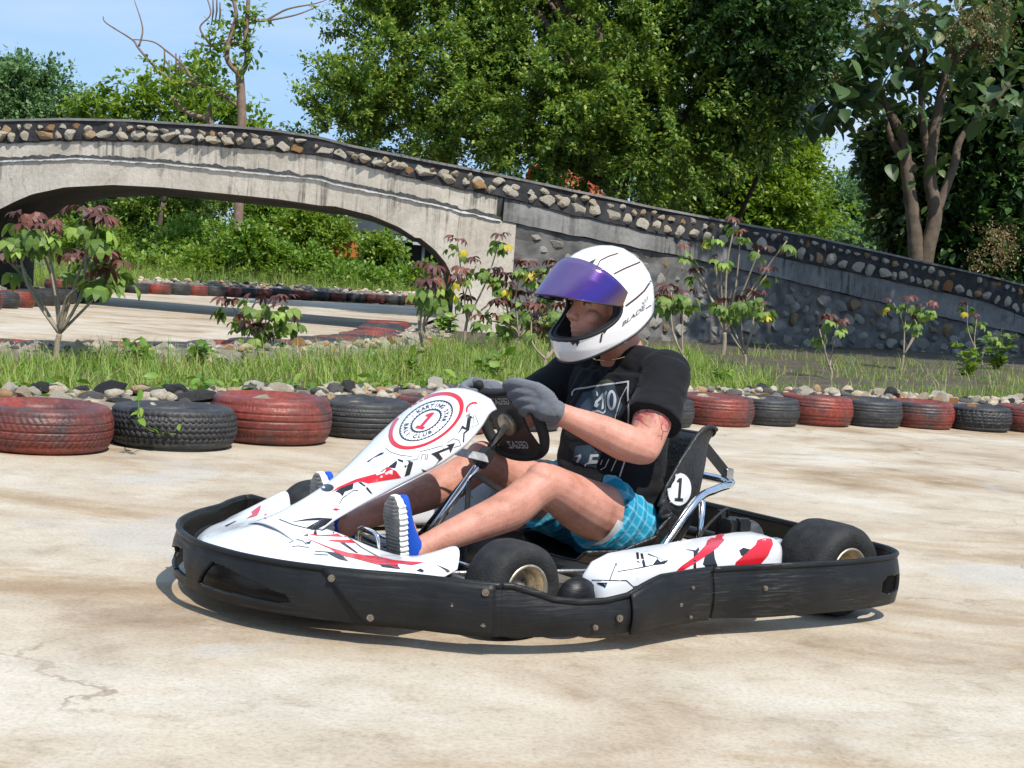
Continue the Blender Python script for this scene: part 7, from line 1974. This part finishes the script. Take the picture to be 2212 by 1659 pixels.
for i in range(81):
    th = R(-86) + R(172) * i / 80; e = abs(th) / R(86)
    for j in range(31):
        f = j / 30; zlo = -.092 + .070 * e ** 2.0; zhi = .058 - .030 * e ** 3
        p = h_surf(th, zlo + (zhi - zlo) * f, .007); P[i, j] = piv + Rv @ (p - piv)
V, Q = grid_geo(P); visor = link('visor', mesh_fast('visor', V, Q), M_VIS, helmet, True); visor['label'] = 'blue-violet mirrored visor swung up over the brow'
md = visor.modifiers.new('t', 'SOLIDIFY'); md.thickness = .0022; md.offset = 0
tube_obj('visor_edge', [tuple(P[i, 0]) for i in range(81)], .0022, M_TRIM, visor, 6)
# chin strap with ring
LH = lambda p: HROT.inverted() @ (Vector(p) - HCN)
tube_obj('chin_strap', smooth_path([LH((.42, .10, .80)), LH((.43, .085, .765)), LH((.455, .03, .742)), LH((.46, -.02, .742))], 5), .008, M_TRIM, helmet, 8)
tube_obj('strap_ring', [LH((.425 + .012 * math.cos(a), .094, .775 + .012 * math.sin(a))) for a in np.linspace(0, 6.3, 20)], .0025, M_CHROME, helmet, 6)
# rear top vent fairing
bm = bmesh.new()
for s in (1, -1):
    loft(bm, [(h_surf(R(180 - 22 * s), .128, .001), Vector((0, 1, 0)), Vector((.5, 0, .8)), .018, .004), (h_surf(R(180 - 20 * s), .105, .010), Vector((0, 1, 0)), Vector((.5, 0, .8)), .022, .006), (h_surf(R(180 - 19 * s), .085, .014), Vector((0, 1, 0)), Vector((.5, 0, .8)), .012, .003)], 12)
bm_obj('rear_vent', bm, M_TRIM, helmet, True)
# painted lines, vents and lettering
HMW = KM @ Matrix.Translation(HCN) @ HROT.to_4x4(); HINV = HMW.inverted()
bv_h = BVHTree.FromPolygons([HMW @ v.co for v in shell.data.vertices], [tuple(p.vertices) for p in shell.data.polygons])
ZH = (1800, 900, 1100 / 1659)
M_HLINE = simple('dark_maroon_line', (.085, .030, .030), .3)
for lp, w, mt in [([(930, 270), (1000, 235), (1085, 200)], 10, M_HLINE), ([(1150, 310), (1110, 370), (1060, 415), (960, 490), (900, 545), (865, 600), (850, 675)], 11, M_HLINE), ([(955, 148), (900, 165), (850, 190), (825, 240)], 8, M_HLINE), ([(870, 620), (890, 590), (915, 560)], 13, M_DBLK), ([(1120, 475), (1150, 455)], 6, M_HLINE)]:
    film('painted_line', [line_loop(lp, w)], bv_h, mt, shell, ZH, 22, inv=HINV)
for lp in [[(610, 590), (640, 560), (690, 585), (735, 600), (740, 630), (728, 672), (714, 700), (700, 668), (690, 695), (672, 672), (650, 650), (630, 640)], [(690, 690), (705, 640), (730, 590), (738, 610), (728, 670), (712, 702), (706, 676)], [(775, 205), (828, 178), (810, 205), (795, 222)], [(985, 120), (1040, 128), (1072, 150), (1060, 178), (1042, 150)]]:
    film('vent_slot', [lp], bv_h, M_TRIM, shell, ZH, 22, lift=.002, inv=HINV)
film_text('lettering', 'BLADE', lambda x, y, w: (975 + x * 1.0 + y * .25, 585 - x * .78 - y * .95), bv_h, M_DLINE, shell, ZH, 46, .0014, True, HINV)
film_text('lettering', '203', lambda x, y, w: (1088 + x * .62 + y * .1, 475 - x * .72 - y * .95), bv_h, M_DLINE, shell, ZH, 46, .0014, False, HINV)
